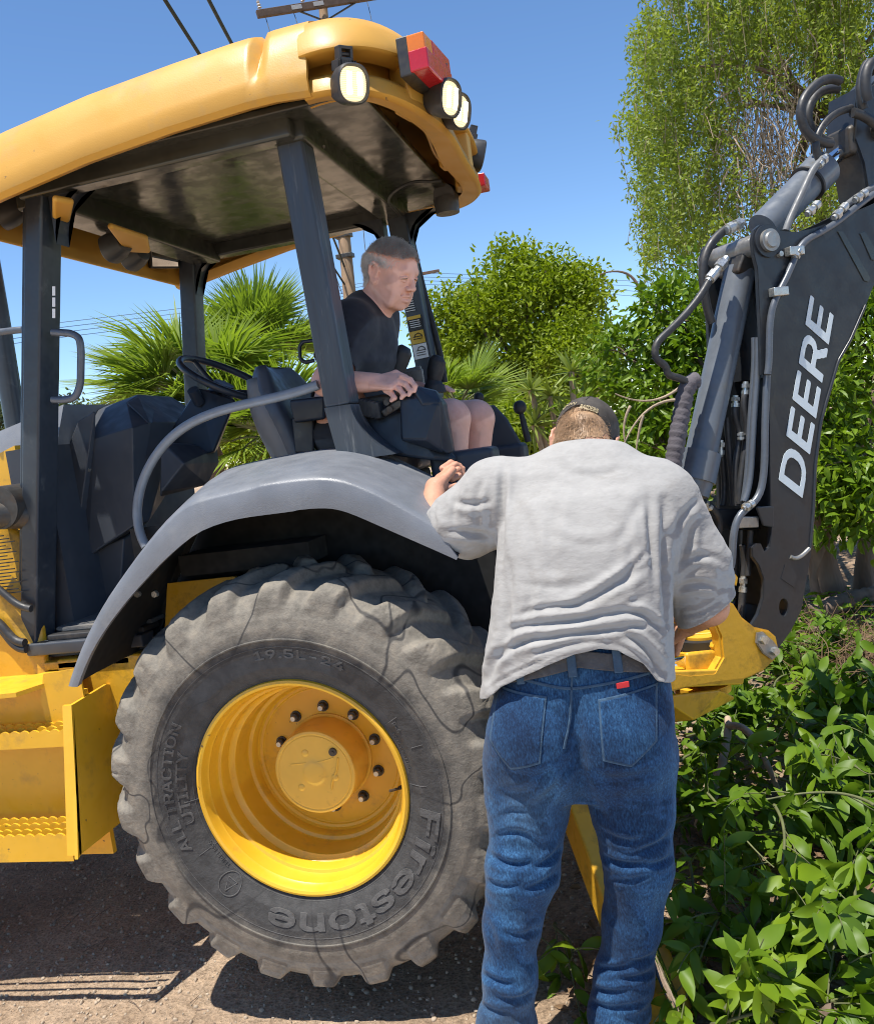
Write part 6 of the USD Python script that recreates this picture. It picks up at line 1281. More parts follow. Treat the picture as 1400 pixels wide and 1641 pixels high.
part(P2, 'shirt', thicken(tsm, .004), 'navy_cotton', True)
cd_ = w2(0, -.030, -.055) - K['neck']; cd_ /= np.linalg.norm(cd_); cd_ = cd_ * .8 + A([.35, -.1, .3]); cd_ /= np.linalg.norm(cd_); ca_, cb_, _ = frame(cd_); cq_ = K['neck'] + A([.004, 0, .036])
part(P2, 'collar', loft([[cq_ + cd_ * h_ + (ca_ * math.cos(t) + cb_ * math.sin(t)) * r__ for t in np.linspace(0, 2 * PI, 40, endpoint=False)] for h_, r__ in ((-.030, .074), (-.012, .071), (.006, .0675), (.008, .0655), (.004, .064), (-.03, .062))], caps=False), 'navy_cotton', 60)
SH = Field((-.25, .55, 1.55), (.50, 1.25, 1.92), .007)
SH.ell(A([.03, .90, 1.74]), (.17, .21, .11), None, .03)
for s_ in 'rl': SH.cap(K['hip_' + s_], K['hip_' + s_] * .42 + K['kn_' + s_] * .58, .105, .092, .03)
part(P2, 'shorts', SH.mesh(3), 'short_cloth', True)
for s_ in 'rl': part(P2, 'shoe', rhull([K['an_' + s_] + [x, y, z] for x in (-.06, .19) for y in (-.04, .04) for z in (-.105, -.06)] + [K['an_' + s_] + [-.05, y, -.01] for y in (-.03, .03)] + [K['an_' + s_] + [.06, y, -.02] for y in (-.025, .025)], .012), 'short_cloth', 40)
# ================================================================ GROUND SHEET, PLANTS, POLES
def spaced(lo, hi, c, h0, g):
    L, x, h = [c], c, h0
    while x < hi: x += h; h *= g; L.append(min(x, hi))
    x, h = c, h0
    while x > lo: x -= h; h *= g; L.insert(0, max(x, lo))
    return A(L)
gx, gy = spaced(-160, 160, .5, .022, 1.035), spaced(-40, 260, .6, .022, 1.035)
GX, GY = np.meshgrid(gx, gy, indexing='ij'); GZ = ground_z(GX, GY)
i, j = np.meshgrid(np.arange(len(gx) - 1), np.arange(len(gy) - 1), indexing='ij'); i, j = i.ravel(), j.ravel(); n_ = len(gy)
gm = trimesh.Trimesh(np.stack([GX, GY, GZ], -1).reshape(-1, 3), np.vstack([np.c_[i * n_ + j, (i + 1) * n_ + j, (i + 1) * n_ + j + 1], np.c_[i * n_ + j, (i + 1) * n_ + j + 1, i * n_ + j + 1]]), process=False)
usdkit.material(stage, '/World/Looks/dirt', {
    'geo': ('geometry', {}), 'n1': ('noise_texture', {'scale': 1.1, 'detail': 8.0, 'roughness': .65}), 'r1': ('rgb_ramp', {'ramp': [(.3, (.25, .175, .115)), (.5, (.39, .285, .195)), (.7, (.52, .40, .29))]}),
    'v': ('voronoi_texture', {'scale': 75.0}), 'vr': ('rgb_ramp', {'ramp': [(0, (.75, .74, .72)), (.35, (.95, .95, .95)), (1, (1.25, 1.22, 1.18))]}), 'mu': ('mix_color', {'blend_type': 'multiply', 'fac': .8, 'use_clamp_result': False}),
    'n2': ('noise_texture', {'scale': 34.0, 'detail': 9.0, 'roughness': .75}), 'r2': ('rgb_ramp', {'ramp': [(.32, (.42, .40, .38)), (.5, (.95, .94, .93)), (.7, (1.30, 1.27, 1.22))]}), 'm2': ('mix_color', {'blend_type': 'multiply', 'fac': .85, 'use_clamp_result': False}),
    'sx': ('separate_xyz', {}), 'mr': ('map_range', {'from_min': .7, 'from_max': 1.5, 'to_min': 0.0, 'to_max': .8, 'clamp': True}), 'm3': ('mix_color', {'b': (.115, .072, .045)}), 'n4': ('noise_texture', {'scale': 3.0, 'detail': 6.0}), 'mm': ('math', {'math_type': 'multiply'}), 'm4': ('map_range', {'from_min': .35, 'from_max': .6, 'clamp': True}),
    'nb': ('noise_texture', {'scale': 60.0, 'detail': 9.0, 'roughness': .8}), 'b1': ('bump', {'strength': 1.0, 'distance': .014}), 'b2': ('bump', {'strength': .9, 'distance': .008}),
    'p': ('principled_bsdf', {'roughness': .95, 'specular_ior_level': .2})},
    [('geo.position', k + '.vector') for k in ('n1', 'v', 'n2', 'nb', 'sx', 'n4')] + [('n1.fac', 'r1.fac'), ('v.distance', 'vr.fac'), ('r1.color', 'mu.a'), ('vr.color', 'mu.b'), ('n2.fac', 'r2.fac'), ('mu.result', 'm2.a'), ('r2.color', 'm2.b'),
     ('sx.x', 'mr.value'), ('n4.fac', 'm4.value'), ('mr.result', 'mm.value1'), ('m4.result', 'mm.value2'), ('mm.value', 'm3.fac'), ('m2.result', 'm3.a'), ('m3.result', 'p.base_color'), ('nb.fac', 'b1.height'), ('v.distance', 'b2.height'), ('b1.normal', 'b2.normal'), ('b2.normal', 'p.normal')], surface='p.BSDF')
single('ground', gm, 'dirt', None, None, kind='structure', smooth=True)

def leafmat(name, c0, c1, c2, trans=.35, rough=.42, back=None):
    usdkit.material(stage, '/World/Looks/' + name, {'geo': ('geometry', {}), 'r': ('rgb_ramp', {'ramp': [(0, c0), (.5, c1), (1, c2)]}), 'n': ('noise_texture', {'scale': 2.5, 'detail': 3.0}), 'a': ('math', {'math_type': 'multiply_add', 'value2': .8, 'value3': -.4}), 'ad': ('math', {'math_type': 'add', 'use_clamp': True}),
        'p': ('principled_bsdf', {'roughness': rough, 'specular_ior_level': .28}), 't': ('translucent_bsdf', {}), 'tc': ('mix_color', {'blend_type': 'multiply', 'fac': 1.0, 'b': (1.25, 1.35, .55), 'use_clamp_result': False}), 'm': ('mix_closure', {'fac': trans})},
        [('geo.position', 'n.vector'), ('n.fac', 'a.value1'), ('geo.random_per_island', 'ad.value1'), ('a.value', 'ad.value2'), ('ad.value', 'r.fac'), ('r.color', 'p.base_color'), ('r.color', 'tc.a'), ('tc.result', 't.color'), ('p.BSDF', 'm.closure1'), ('t.BSDF', 'm.closure2')], surface='m.closure')
leafmat('leaf_willow', (.20, .25, .040), (.33, .37, .070), (.48, .50, .15), .45, .5)
leafmat('leaf_tree', (.19, .25, .012), (.37, .44, .024), (.60, .64, .065), .32, .45)
leafmat('leaf_citrus', (.11, .185, .010), (.31, .40, .020), (.60, .61, .045), .30, .42)
leafmat('leaf_cut', (.085, .155, .008), (.32, .43, .020), (.60, .63, .060), .28, .46)
leafmat('leaf_palm', (.19, .26, .035), (.35, .42, .070), (.58, .58, .17), .38, .42)
leafmat('leaf_yucca', (.20, .25, .05), (.36, .40, .09), (.52, .52, .18), .25, .45)
leafmat('leaf_olive', (.075, .095, .045), (.12, .14, .07), (.18, .20, .11), .3, .5)
leafmat('dead_leaf', (.16, .10, .055), (.27, .18, .10), (.40, .29, .17), .15, .8)
mat('bark', (.15, .105, .075), .9, var=.4, vscale=9, bump=.006, bscale=40, stretch=(1, 1, .3))
mat('bark_pale', (.33, .25, .17), .85, var=.3, vscale=10, bump=.003, bscale=60, dirt=(.16, .11, .07), dirt_amt=.3)
mat('twig', (.10, .11, .04), .7, var=.35, vscale=20)
mat('pole_wood', (.26, .17, .10), .85, var=.3, vscale=4, bump=.004, bscale=40, stretch=(3, 3, .25))
mat('arm_wood', (.10, .062, .042), .85, var=.3, vscale=6)
mat('cable', (.02, .024, .024), .6, var=.1)
mat('porcelain', (.40, .38, .36), .3, var=.15, vscale=20)
mat('stone', (.34, .27, .195), .9, var=.35, vscale=9, bump=.003, bscale=60)

def rand_dirs(n, r, up=0.0):
    d = r.normal(0, 1, (n, 3)); d[:, 2] += up; return d / np.linalg.norm(d, axis=1, keepdims=True)
def leaves(P, D, N, L, W, fold_=.25, curl=.15):
    """Pointed leaves, folded on the midrib: 6 triangles each."""
    n = len(P); L = np.broadcast_to(L, (n,))[:, None]; W = np.broadcast_to(W, (n,))[:, None]
    N = N - D * (N * D).sum(1, keepdims=True); N /= np.linalg.norm(N, axis=1, keepdims=True) + 1e-9; S = np.cross(D, N)
    v = [P, P + D * L * .33 + S * W * .5 + N * W * fold_, P + D * L * .33 - S * W * .5 + N * W * fold_, P + D * L * .68 + S * W * .40 + N * (W * fold_ * .8 - L * curl * .3), P + D * L * .68 - S * W * .40 + N * (W * fold_ * .8 - L * curl * .3), P + D * L - N * L * curl, P + D * L * .36, P + D * L * .68 - N * L * curl * .35]
    V = np.stack(v, 1).reshape(-1, 3); t = A([[0, 1, 6], [0, 6, 2], [1, 3, 7], [1, 7, 6], [6, 7, 4], [6, 4, 2], [3, 5, 7], [7, 5, 4]])
    return trimesh.Trimesh(V, (np.arange(n)[:, None, None] * 8 + t[None]).reshape(-1, 3), process=False)
def blades(P, D, N, L, W, droop=.15):
    """Narrow straight blades: 4 triangles each."""
    n = len(P); L = np.broadcast_to(L, (n,))[:, None]; W = np.broadcast_to(W, (n,))[:, None]
    N = N - D * (N * D).sum(1, keepdims=True); N /= np.linalg.norm(N, axis=1, keepdims=True) + 1e-9; S = np.cross(D, N); z = A([0, 0, -1.0])
    v = [P + S * W * .35, P - S * W * .35, P + D * L * .55 + S * W * .5 + z * L * droop * .25, P + D * L * .55 - S * W * .5 + z * L * droop * .25, P + D * L + z * L * droop]
    V = np.stack(v, 1).reshape(-1, 3); t = A([[0, 2, 1], [1, 2, 3], [2, 4, 3]])
    return trimesh.Trimesh(V, (np.arange(n)[:, None, None] * 5 + t[None]).reshape(-1, 3), process=False)
def small(P, D, N, L, W):
    n = len(P); L = np.broadcast_to(L, (n,))[:, None]; W = np.broadcast_to(W, (n,))[:, None]
    N = N - D * (N * D).sum(1, keepdims=True); N /= np.linalg.norm(N, axis=1, keepdims=True) + 1e-9; S = np.cross(D, N)
    V = np.stack([P, P + D * L * .45 + S * W * .5, P + D * L, P + D * L * .45 - S * W * .5], 1).reshape(-1, 3)
    return trimesh.Trimesh(V, (np.arange(n)[:, None, None] * 4 + A([[0, 1, 2], [0, 2, 3]])[None]).reshape(-1, 3), process=False)
def crown_points(c, r, n, rg, clumps, spread, hollow=.45, squash=1.0):
    """Leaf places in clumps through an uneven crown."""
    d = rand_dirs(clumps, rg, .15); rad = rg.uniform(hollow, 1, clumps) ** .6; lump = .72 + .55 * meshkit.noise(d * 2.1 + 5, int(abs(c[0] * 10)) % 97)
    cc = A(c) + d * A(r) * (rad * lump)[:, None]
    k = rg.integers(0, clumps, n); P = cc[k] + rg.normal(0, 1, (n, 3)) * spread * A([1, 1, .75]); O = P - A(c)
    return P, O / np.linalg.norm(O, axis=1, keepdims=True), cc
def limbs(base, fork, cc, rg, r0, n=10):
    base, fork = A(base, float), A(fork, float); ms = []
    mid = (base + fork) / 2 + rg.normal(0, .05, 3) * np.linalg.norm(fork - base)
    trunk = tube(smoothpath([base, mid, fork], 12), np.linspace(r0 * 1.25, r0 * .8, 12), 12)
    for e in cc[rg.permutation(len(cc))[:n]]:
        m_ = fork * .5 + e * .5 + rg.normal(0, .10, 3) * np.linalg.norm(e - fork) + A([0, 0, .05])
        ms.append(tube(smoothpath([fork, m_, e], 10), np.linspace(r0 * .55, r0 * .08, 10), 7))
    return trunk, cat(*ms)

# ---- weeping tree, top right
rw = np.random.default_rng(21)
WZ = 13.0
wtc = far(1255, 130, WZ); wb = A([wtc[0] + .6, wtc[1] + .8, 0]); wb[2] = float(ground_z(wb[0], wb[1])) - .1
W = thing('weeping_tree', 'tall weeping tree with drooping yellow green strands and a brown dead patch', 'tree', wb)
fork = A([wb[0] - .1, wb[1] - .2, wtc[2] - .4])
def willow_seeds(n, seed):
    r_ = np.random.default_rng(seed); out_ = []
    while len(out_) < n:
        x, y = r_.uniform(970, 1560), r_.uniform(-190, 430)
        edge_ = np.interp(y, [-190, 0, 100, 200, 300, 420], [1030, 1018, 1005, 1000, 1000, 1005])
        lo_ = np.interp(x, [975, 1000, 1100, 1200, 1300, 1560], [330, 395, 415, 330, 400, 420])
        edge_ += 75 * (meshkit.noise(A([y / 48, .5, 9.1]), 8) - .42)
        if x < edge_ - 8 + r_.exponential(18) or y > lo_ + 90 * (meshkit.noise(A([x / 40, 2.5, 1.1]), 5) - .6): continue
        q = .6 * meshkit.noise(A([x / 58, y / 58, 3.3]), 4) + .4 * meshkit.noise(A([x / 24, y / 30, 7.7]), 14)
        if q < .41 and r_.random() < .93: continue
        out_.append(far(x, y, WZ + r_.uniform(-1.6, 2.2) - .5 * (q - .5)))
    return A(out_)
seeds = willow_seeds(3900, 4)
LP, LD, strandm = [], [], []
for k, s_ in enumerate(seeds):
    ln_ = rw.uniform(.22, .95); n = int(ln_ * 66); t = np.sort(rw.uniform(0, 1, n))
    sw_ = rw.normal(0, .10, 2); path = lambda t: np.stack([s_[0] + sw_[0] * t, s_[1] + sw_[1] * t, s_[2] + .10 * np.sin(t * 2.4) - ln_ * t ** 1.35], -1)
    Pk = path(t); LP.append(Pk + rw.normal(0, .045, Pk.shape)); dd_ = rw.normal(0, .9, Pk.shape) + A([0, 0, -.6]); LD.append(dd_)
    if k % 3 == 0: strandm.append(tube(path(np.linspace(0, 1, 5)), .0045, 3, cap=False))
LP, LD = np.vstack(LP), np.vstack(LD); LD /= np.linalg.norm(LD, axis=1, keepdims=True)
px_ = (LP - CAM) @ CROT.T; pxx, pyy = px_[:, 0] / px_[:, 2] * FOC + 700, px_[:, 1] / px_[:, 2] * FOC + 820
deadp = np.exp(-(((pxx - 1235) / 78) ** 2 + ((pyy - 225) / 120) ** 2)) * (1.1) > rw.random(len(LP))
sparse = rw.random(len(LP)) < np.where(deadp, .45, 1.0)
kk = ~deadp
part(W, 'foliage', small(LP[kk], LD[kk], rand_dirs(kk.sum(), rw, .6), rw.uniform(.050, .105, kk.sum()), rw.uniform(.022, .040, kk.sum())), 'leaf_willow', False, kind='stuff')
kk = deadp & sparse
part(W, 'dead_foliage', small(LP[kk], LD[kk], rand_dirs(kk.sum(), rw, .3), rw.uniform(.03, .07, kk.sum()), .012), 'dead_leaf', False, 'brown dead strands', 'stuff')
part(W, 'strands', cat(*strandm), 'bark_pale', False, kind='stuff')
dst = []
for _ in range(150):
    x, y = rw.normal(1235, 50), rw.normal(195, 62); a_ = far(x, y, WZ - .8 + rw.uniform(-.6, .4)); dst.append(tube(smoothpath([a_, a_ + A([rw.normal(0, .12), rw.normal(0, .1), -.25]), a_ + A([rw.normal(0, .25), rw.normal(0, .2), -rw.uniform(.5, 1.0)])], 7), np.linspace(.010, .004, 7), 4))
part(W, 'dead_twigs', cat(*dst), 'bark_pale', False, kind='stuff')
trunk, lm = limbs(wb, fork, seeds[rw.permutation(len(seeds))[:60]], rw, .10, 18)
part(W, 'trunk', trunk, 'bark', True); part(W, 'limbs', lm, 'bark', True)
part(W, 'bare_branch', cat(tube(smoothpath([far(x, y, WZ - 1.4) for x, y in ((1060, 520), (1052, 495), (1040, 485), (1025, 480))], 14), np.linspace(.05, .025, 14), 6), tube(smoothpath([far(x, y, WZ - 1.4) for x, y in ((1030, 482), (1024, 462), (1008, 440), (985, 434), (960, 440))], 14), np.linspace(.03, .008, 14), 6)), 'bark', True)

# ---- broadleaf trees
def tree(name, label, px, py, Z, rx, ry, n, clumps, lm_, leaf, seed, spread=.3, hollow=.45, group=None, base_px=None):
    r_ = np.random.default_rng(seed); c = far(px, py, Z); R_ = A([rx, rx * .9, ry]) * Z / FOC
    b = A([c[0], c[1], float(ground_z(c[0], c[1])) - .1])
    t = thing(name, label, 'tree', b, group)
    P, O, cc = crown_points(c, R_, n, r_, clumps, spread, hollow)
    D = O * .5 + rand_dirs(n, r_) * .9 + A([0, 0, -.2]); D /= np.linalg.norm(D, axis=1, keepdims=True)
    N = rand_dirs(n, r_, 1.1)
    m = leaves(P, D, N, leaf * r_.uniform(.7, 1.3, n), leaf * .45) if leaf * FOC / Z > 7 else small(P, D, N, leaf * r_.uniform(.7, 1.3, n), leaf * .5)
    part(t, 'crown', m, lm_, False, kind='stuff')
    f_ = c - A([0, 0, R_[2] * .75]); f_[2] = max(f_[2], b[2] + .6)
    trunk, lb = limbs(b, f_, cc, r_, .055 * max(R_[0], .8) + .03, 18)
    part(t, 'trunk', trunk, 'bark', True); part(t, 'limbs', lb, 'bark', True)
    return t
tree('green_tree', 'rounded light green tree in the middle distance beyond the tractor', 826, 548, 19, 136, 136, 30000, 360, 'leaf_tree', .135, 31, .22)
tree('green_tree', 'lower light green tree on the right shoulder of the rounded tree', 925, 590, 17, 62, 75, 6500, 120, 'leaf_tree', .10, 32, .16)
tree('grey_tree', 'grey green tree far behind the left front roof post', 100, 690, 17, 62, 42, 4200, 90, 'leaf_olive', .10, 33, .18)
tree('grey_tree', 'grey green tree at the left edge behind the exhaust stack', 0, 690, 18, 55, 50, 4200, 90, 'leaf_olive', .10, 34, .18)
for k, (x, y, z, rx, ry, lab) in enumerate(((215, 715, 15, 90, 48, 'leaf'), (430, 700, 16, 95, 55, 'leaf'), (600, 660, 24, 90, 60, 'leaf'), (745, 690, 14, 75, 60, 'leaf'), (840, 705, 12, 80, 62, 'leaf'), (1060, 720, 13, 95, 110, 'leaf'), (1290, 690, 12, 150, 130, 'leaf'))):
    tree('garden_shrub', ['dense green shrub behind the dash cowl', 'dense green shrub behind the seat', 'far green shrub beyond the seated man', 'green shrub behind the joystick', 'green shrub behind the small lever', 'deep green shrub behind the standing man\'s cap', 'large deep green shrub far behind the boom'][k], x, y, z, rx, ry, 5200, 130, 'leaf_tree' if k not in (5, 6) else 'leaf_citrus', .12, 50 + k, .20, .2)

# ---- citrus tree behind the boom, built of several leafy boughs
rc = np.random.default_rng(61)
cb = onZ(1352, 960, 0.06)
C_ = thing('citrus_tree', 'leafy citrus tree with glossy leaves right behind the digging boom', 'tree', cb)
boughs = [(1010, 585, 7.2, 75, 75), (1085, 520, 7.0, 85, 70), (1075, 640, 7.0, 100, 80), (1150, 470, 7.4, 75, 65), (1160, 590, 6.8, 95, 90), (1180, 700, 6.6, 85, 90), (1075, 730, 6.8, 90, 70), (1240, 520, 7.6, 110, 110), (1330, 640, 6.2, 80, 90), (1385, 560, 6.4, 70, 90), (1360, 740, 5.9, 75, 70), (1400, 820, 5.7, 60, 60), (1320, 800, 6.0, 60, 55), (1385, 450, 6.6, 80, 80)]
ccs, allP = [], []
for (x, y, z, rx, ry) in boughs:
    c = far(x, y, z); R_ = A([rx, rx * 1.0, ry]) * z / FOC; n = int(rx * ry * .17)
    P, O, cc = crown_points(c, R_, n, rc, 34, .085, .35); ccs.append(cc); allP.append((P, O))
P, O = np.vstack([a for a, _ in allP]), np.vstack([b for _, b in allP]); n = len(P)
D = O * .8 + rand_dirs(n, rc) * .8 + A([0, 0, -.25]); D /= np.linalg.norm(D, axis=1, keepdims=True)
part(C_, 'foliage', leaves(P, D, rand_dirs(n, rc, 1.3), rc.uniform(.065, .12, n), rc.uniform(.028, .046, n)), 'leaf_citrus', False, kind='stuff')
for k, (x, y) in enumerate(((1322, 950), (1352, 958), (1385, 940))):
    b = onZ(x, y, .08); tp = far((1310, 1350, 1400)[k], (800, 790, 780)[k], 6.2)
    part(C_, 'trunk', tube(smoothpath([b - [0, 0, .08], b * .5 + tp * .5 + rc.normal(0, .05, 3), tp], 14), np.linspace(.10, .05, 14), 10), 'bark', True)
lb = []
for cc in ccs:
    f_ = far(1345, 790, 6.2); e_ = cc.mean(0); lb.append(tube(smoothpath([f_, f_ * .5 + e_ * .5 + rc.normal(0, .15, 3), e_], 12), np.linspace(.035, .012, 12), 6))
    for q in cc[:7]: lb.append(tube(smoothpath([e_, (e_ + q) / 2 + rc.normal(0, .04, 3), q], 5), np.linspace(.010, .003, 5), 4))
part(C_, 'limbs', cat(*lb), 'bark', True)
for pts in (((1085, 640), (1040, 655), (1010, 690), (990, 740)), ((1010, 650), (1000, 680), (1005, 720)), ((1100, 610), (1050, 640), (985, 630)), ((1030, 665), (1022, 700), (1018, 735))):
    part(C_, 'bare_twig', tube(smoothpath([far(x, y, 6.0) for x, y in pts], 16), np.linspace(.012, .004, 16), 5), 'bark_pale', True)

# ---- fan palms
def fan(c, d, up, L, rg, nb=44, span=2.5, pet=.5):
    d = A(d, float) / np.linalg.norm(d); s = np.cross(d, up); s /= np.linalg.norm(s); u = np.cross(s, d)
    hub_ = A(c) + d * pet * L
    a_ = np.linspace(-span / 2, span / 2, nb) + rg.normal(0, .02, nb); D = np.cos(a_)[:, None] * d + np.sin(a_)[:, None] * s + u * (.10 * np.abs(a_))[:, None] + rg.normal(0, .035, (nb, 3)); D /= np.linalg.norm(D, axis=1, keepdims=True)
    Lb = L * (.62 + .30 * np.cos(a_ * .8)) * rg.uniform(.85, 1.08, nb)
    b = blades(np.repeat(hub_[None], nb, 0), D, np.repeat(u[None], nb, 0) + rg.normal(0, .25, (nb, 3)), Lb * 1.12, .026 * L / .8, rg.uniform(.05, .35))
    p_ = tube(smoothpath([c, A(c) + d * pet * L * .5 + [0, 0, .04 * L], hub_], 6), np.linspace(.012, .007, 6), 5)
    return b, p_
def palm(px, py, Z, L, n, seed, label, el=(-.2, 1.35), az=None):
    r_ = np.random.default_rng(seed); c = far(px, py, Z); b = A([c[0], c[1], float(ground_z(c[0], c[1])) - .05])
    t = thing('fan_palm', label, 'palm', b)
    part(t, 'trunk', tube(smoothpath([b, (b + c) / 2 + [.03, 0, 0], c + [0, 0, -.05]], 20), .11 + .02 * np.sin(np.arange(20) * 2.2), 12), 'bark', True)
    for k in range(n):
        e_ = r_.uniform(*el); a_ = (k / n * 2 * PI * 3.1 + r_.normal(0, .3)) if az is None else r_.uniform(*az)
        d = A([math.cos(e_) * math.cos(a_), math.cos(e_) * math.sin(a_), math.sin(e_)])
        f_, p_ = fan(c + d * .05, d, A([0, 0, 1.0]) + r_.normal(0, .35, 3), L * r_.uniform(.8, 1.15), r_)
        F_ = part(t, 'frond', f_, 'leaf_palm', False); part(F_, 'stalk', p_, 'twig', True)
    dd_ = rand_dirs(40, r_, -.4); part(t, 'dry_fibre', blades(np.repeat(c[None], 40, 0) - [0, 0, .1], dd_, rand_dirs(40, r_), .35 * L, .02, .3), 'dead_leaf', False, kind='stuff')
palm(415, 575, 8.6, .62, 44, 71, 'upright fan palm with spiky fronds behind the seat back', (-.1, 1.4))
palm(318, 640, 7.6, .72, 40, 72, 'spreading fan palm behind the steering wheel with fronds to the left', (-.15, .9))
palm(430, 700, 7.4, .62, 30, 73, 'low fan palm beneath the seat with shaded fronds', (-.2, .9))
palm(735, 655, 9.5, .55, 22, 74, 'fan palm behind the seated man\'s knees', (-.1, 1.1))

# ---- sword-leaved plants
def sword(px, py, Z, L, n, seed, label, rosettes):
    r_ = np.random.default_rng(seed); c0 = far(px, py, Z); b = A([c0[0], c0[1], float(ground_z(c0[0], c0[1])) - .05])
    t = thing('sword_plant', label, 'plant', b, None)
    for (x, y) in rosettes:
        c = far(x, y, Z + r_.uniform(-.3, .3)); d = rand_dirs(n, r_, .55)
        part(t, 'rosette', blades(np.repeat(c[None], n, 0), d, rand_dirs(n, r_, .8), L * r_.uniform(.7, 1.1, n), .035, .18), 'leaf_yucca', False)
        part(t, 'stem', tube(smoothpath([b, (b + c) / 2 + [.05, 0, -.1], c], 8), .035, 7), 'bark_pale', True)
sword(880, 660, 10.5, .36, 46, 81, 'clump of sword-leaved plants behind the standing man\'s cap', ((915, 595), (880, 635), (935, 640), (850, 625), (905, 672), (855, 680), (960, 600)))

# ---- chain-link fence at the right
fz = 8.2
f0, f1_ = far(1330, 930, fz), far(1560, 900, fz - .6); f0[2] = ground_z(f0[0], f0[1]); f1_[2] = ground_z(f1_[0], f1_[1])
fd = (f1_ - f0); fl_ = np.linalg.norm(fd[:2]); fd = fd / fl_; fh = .95
FE = thing('chain_link_fence', 'grey chain-link fence beyond the citrus trunk', 'fence', f0)
wires = []
for k in np.arange(-fh, fl_, .07):
    for sg in (1, -1):
        a_ = np.clip([k if sg > 0 else k + fh, k + fh if sg > 0 else k], 0, fl_); zs = (a_ - (k if sg > 0 else k + fh)) * sg
        if abs(a_[1] - a_[0]) < .03: continue
        wires.append(tube([f0 + fd * a_[0] + [0, 0, zs[0] + .03], f0 + fd * a_[1] + [0, .004 * sg, zs[1] + .03]], .0022, 3, cap=False))
part(FE, 'wire_mesh', cat(*wires), 'zinc', False, kind='stuff')
for k in (0.02, .5, .98): part(FE, 'fence_post', cyl(f0 + fd * fl_ * k - [0, 0, .1], f0 + fd * fl_ * k + [0, 0, fh + .06], .026, n=12), 'zinc', 30)
part(FE, 'top_rail', cyl(f0 + [0, 0, fh + .03], f1_ + [0, 0, fh + .03], .019, n=10), 'zinc', 30)

# ---- utility poles and wires
pt, pl_ = far(516, -6, 17.2), far(557, 440, 16.4); pd_ = (pl_ - pt) / (pt[2] - pl_[2]); pb_ = pt + pd_ * (pt[2] - 0)
UPo = thing('utility_pole', 'wooden utility pole with a crossarm rising behind the canopy roof', 'pole', pb_)
part(UPo, 'pole', tube([pb_ - [0, 0, .3], (pb_ + pt) / 2, pt], [.15, .118, .085], 16), 'pole_wood', 60)
a0, a1 = far(411, 27, 16.7), far(625, -7, 17.5); av = a1 - a0; av /= np.linalg.norm(av); an_ = np.cross(av, [0, 0, 1.0]); an_ /= np.linalg.norm(an_); au = np.cross(an_, av)
off_ = -an_ * .12 if an_[1] > 0 else an_ * .12
ARM = part(UPo, 'crossarm', rhull([q + off_ + an_ * x + au * y for q in (a0, a1) for x in (-.04, .04) for y in (-.058, .058)], .008), 'arm_wood', 30)
for k in (.03, .34, .62, .97):
    q = a0 + (a1 - a0) * k + off_ + au * .06
    part(ARM, 'insulator', cat(*[cyl(q + au * (.05 + .05 * z), q + au * (.075 + .05 * z), .045 - .006 * z, .03, 12) for z in range(3)], cyl(q - au * .02, q + au * .06, .012, n=6)), 'porcelain', 30)
for k in (.28, .44): 
    q = a0 + (a1 - a0) * k + off_ * 1.45 + [0, 0, 0]; part(ARM, 'tag', rhull([q + av * x + au * y for x in (-.10, .10) for y in (-.035, .035)], .004), 'porcelain', 30)
for k in (.26, .78):
    q = a0 + (a1 - a0) * k + off_ * .9; e_ = pt + pd_ * .55 + off_ * .6; part(UPo, 'brace', tube([q, e_], .018, 6), 'dark_steel', 30)
for z in (5.6, 5.2): 
    q = pt + pd_ * (pt[2] - z); part(UPo, 'bracket', rbox(q - [.16, .14, .04], q + [.16, .05, .04], .01), 'dark_steel', 30)
cables = [('thick black service cable from the pole passing over the canopy, left of the pair', [far(552, 455, 16.3), far(322, 90, 8.5), far(265, 0, 7.6), far(150, -180, 6.4)], .020), ('thick black service cable from the pole passing over the canopy, right of the pair', [far(553, 430, 16.4), far(375, 76, 8.6), far(335, 0, 7.8), far(250, -170, 6.6)], .019),
          ('thin wire running down from the crossarm end to the canopy edge', [far(424, 22, 16.8), far(440, 78, 16.2), far(470, 200, 15.4), far(548, 470, 14.2)], .008), ('thin wire hanging right of the utility pole behind the seated man', [far(588, 2, 17.4), far(592, 200, 16), far(582, 360, 15), far(605, 480, 14.2)], .007), ('thin wire left of the utility pole between the roof and the seat', [far(470, 18, 16.9), far(500, 200, 16), far(520, 380, 15.6), far(560, 520, 15)], .008)]
for lab, pts, r in cables: single('overhead_wire', tube(smoothpath(pts, 40), r, 6), 'cable', lab, 'wire', smooth=60)
t2_, b2_ = far(668, 428, 44), far(690, 640, 42); b2_[2] = 0
P2o = thing('utility_pole', 'distant thin utility pole beside the right rear roof post', 'pole', b2_)
part(P2o, 'pole', tube([b2_, t2_], [.16, .11], 10), 'pole_wood', 60)
part(P2o, 'crossarm', rhull([t2_ + [x, 0, -.35 + z] for x in (-1.1, 1.1) for z in (-.06, .06)], .02), 'arm_wood', 30)
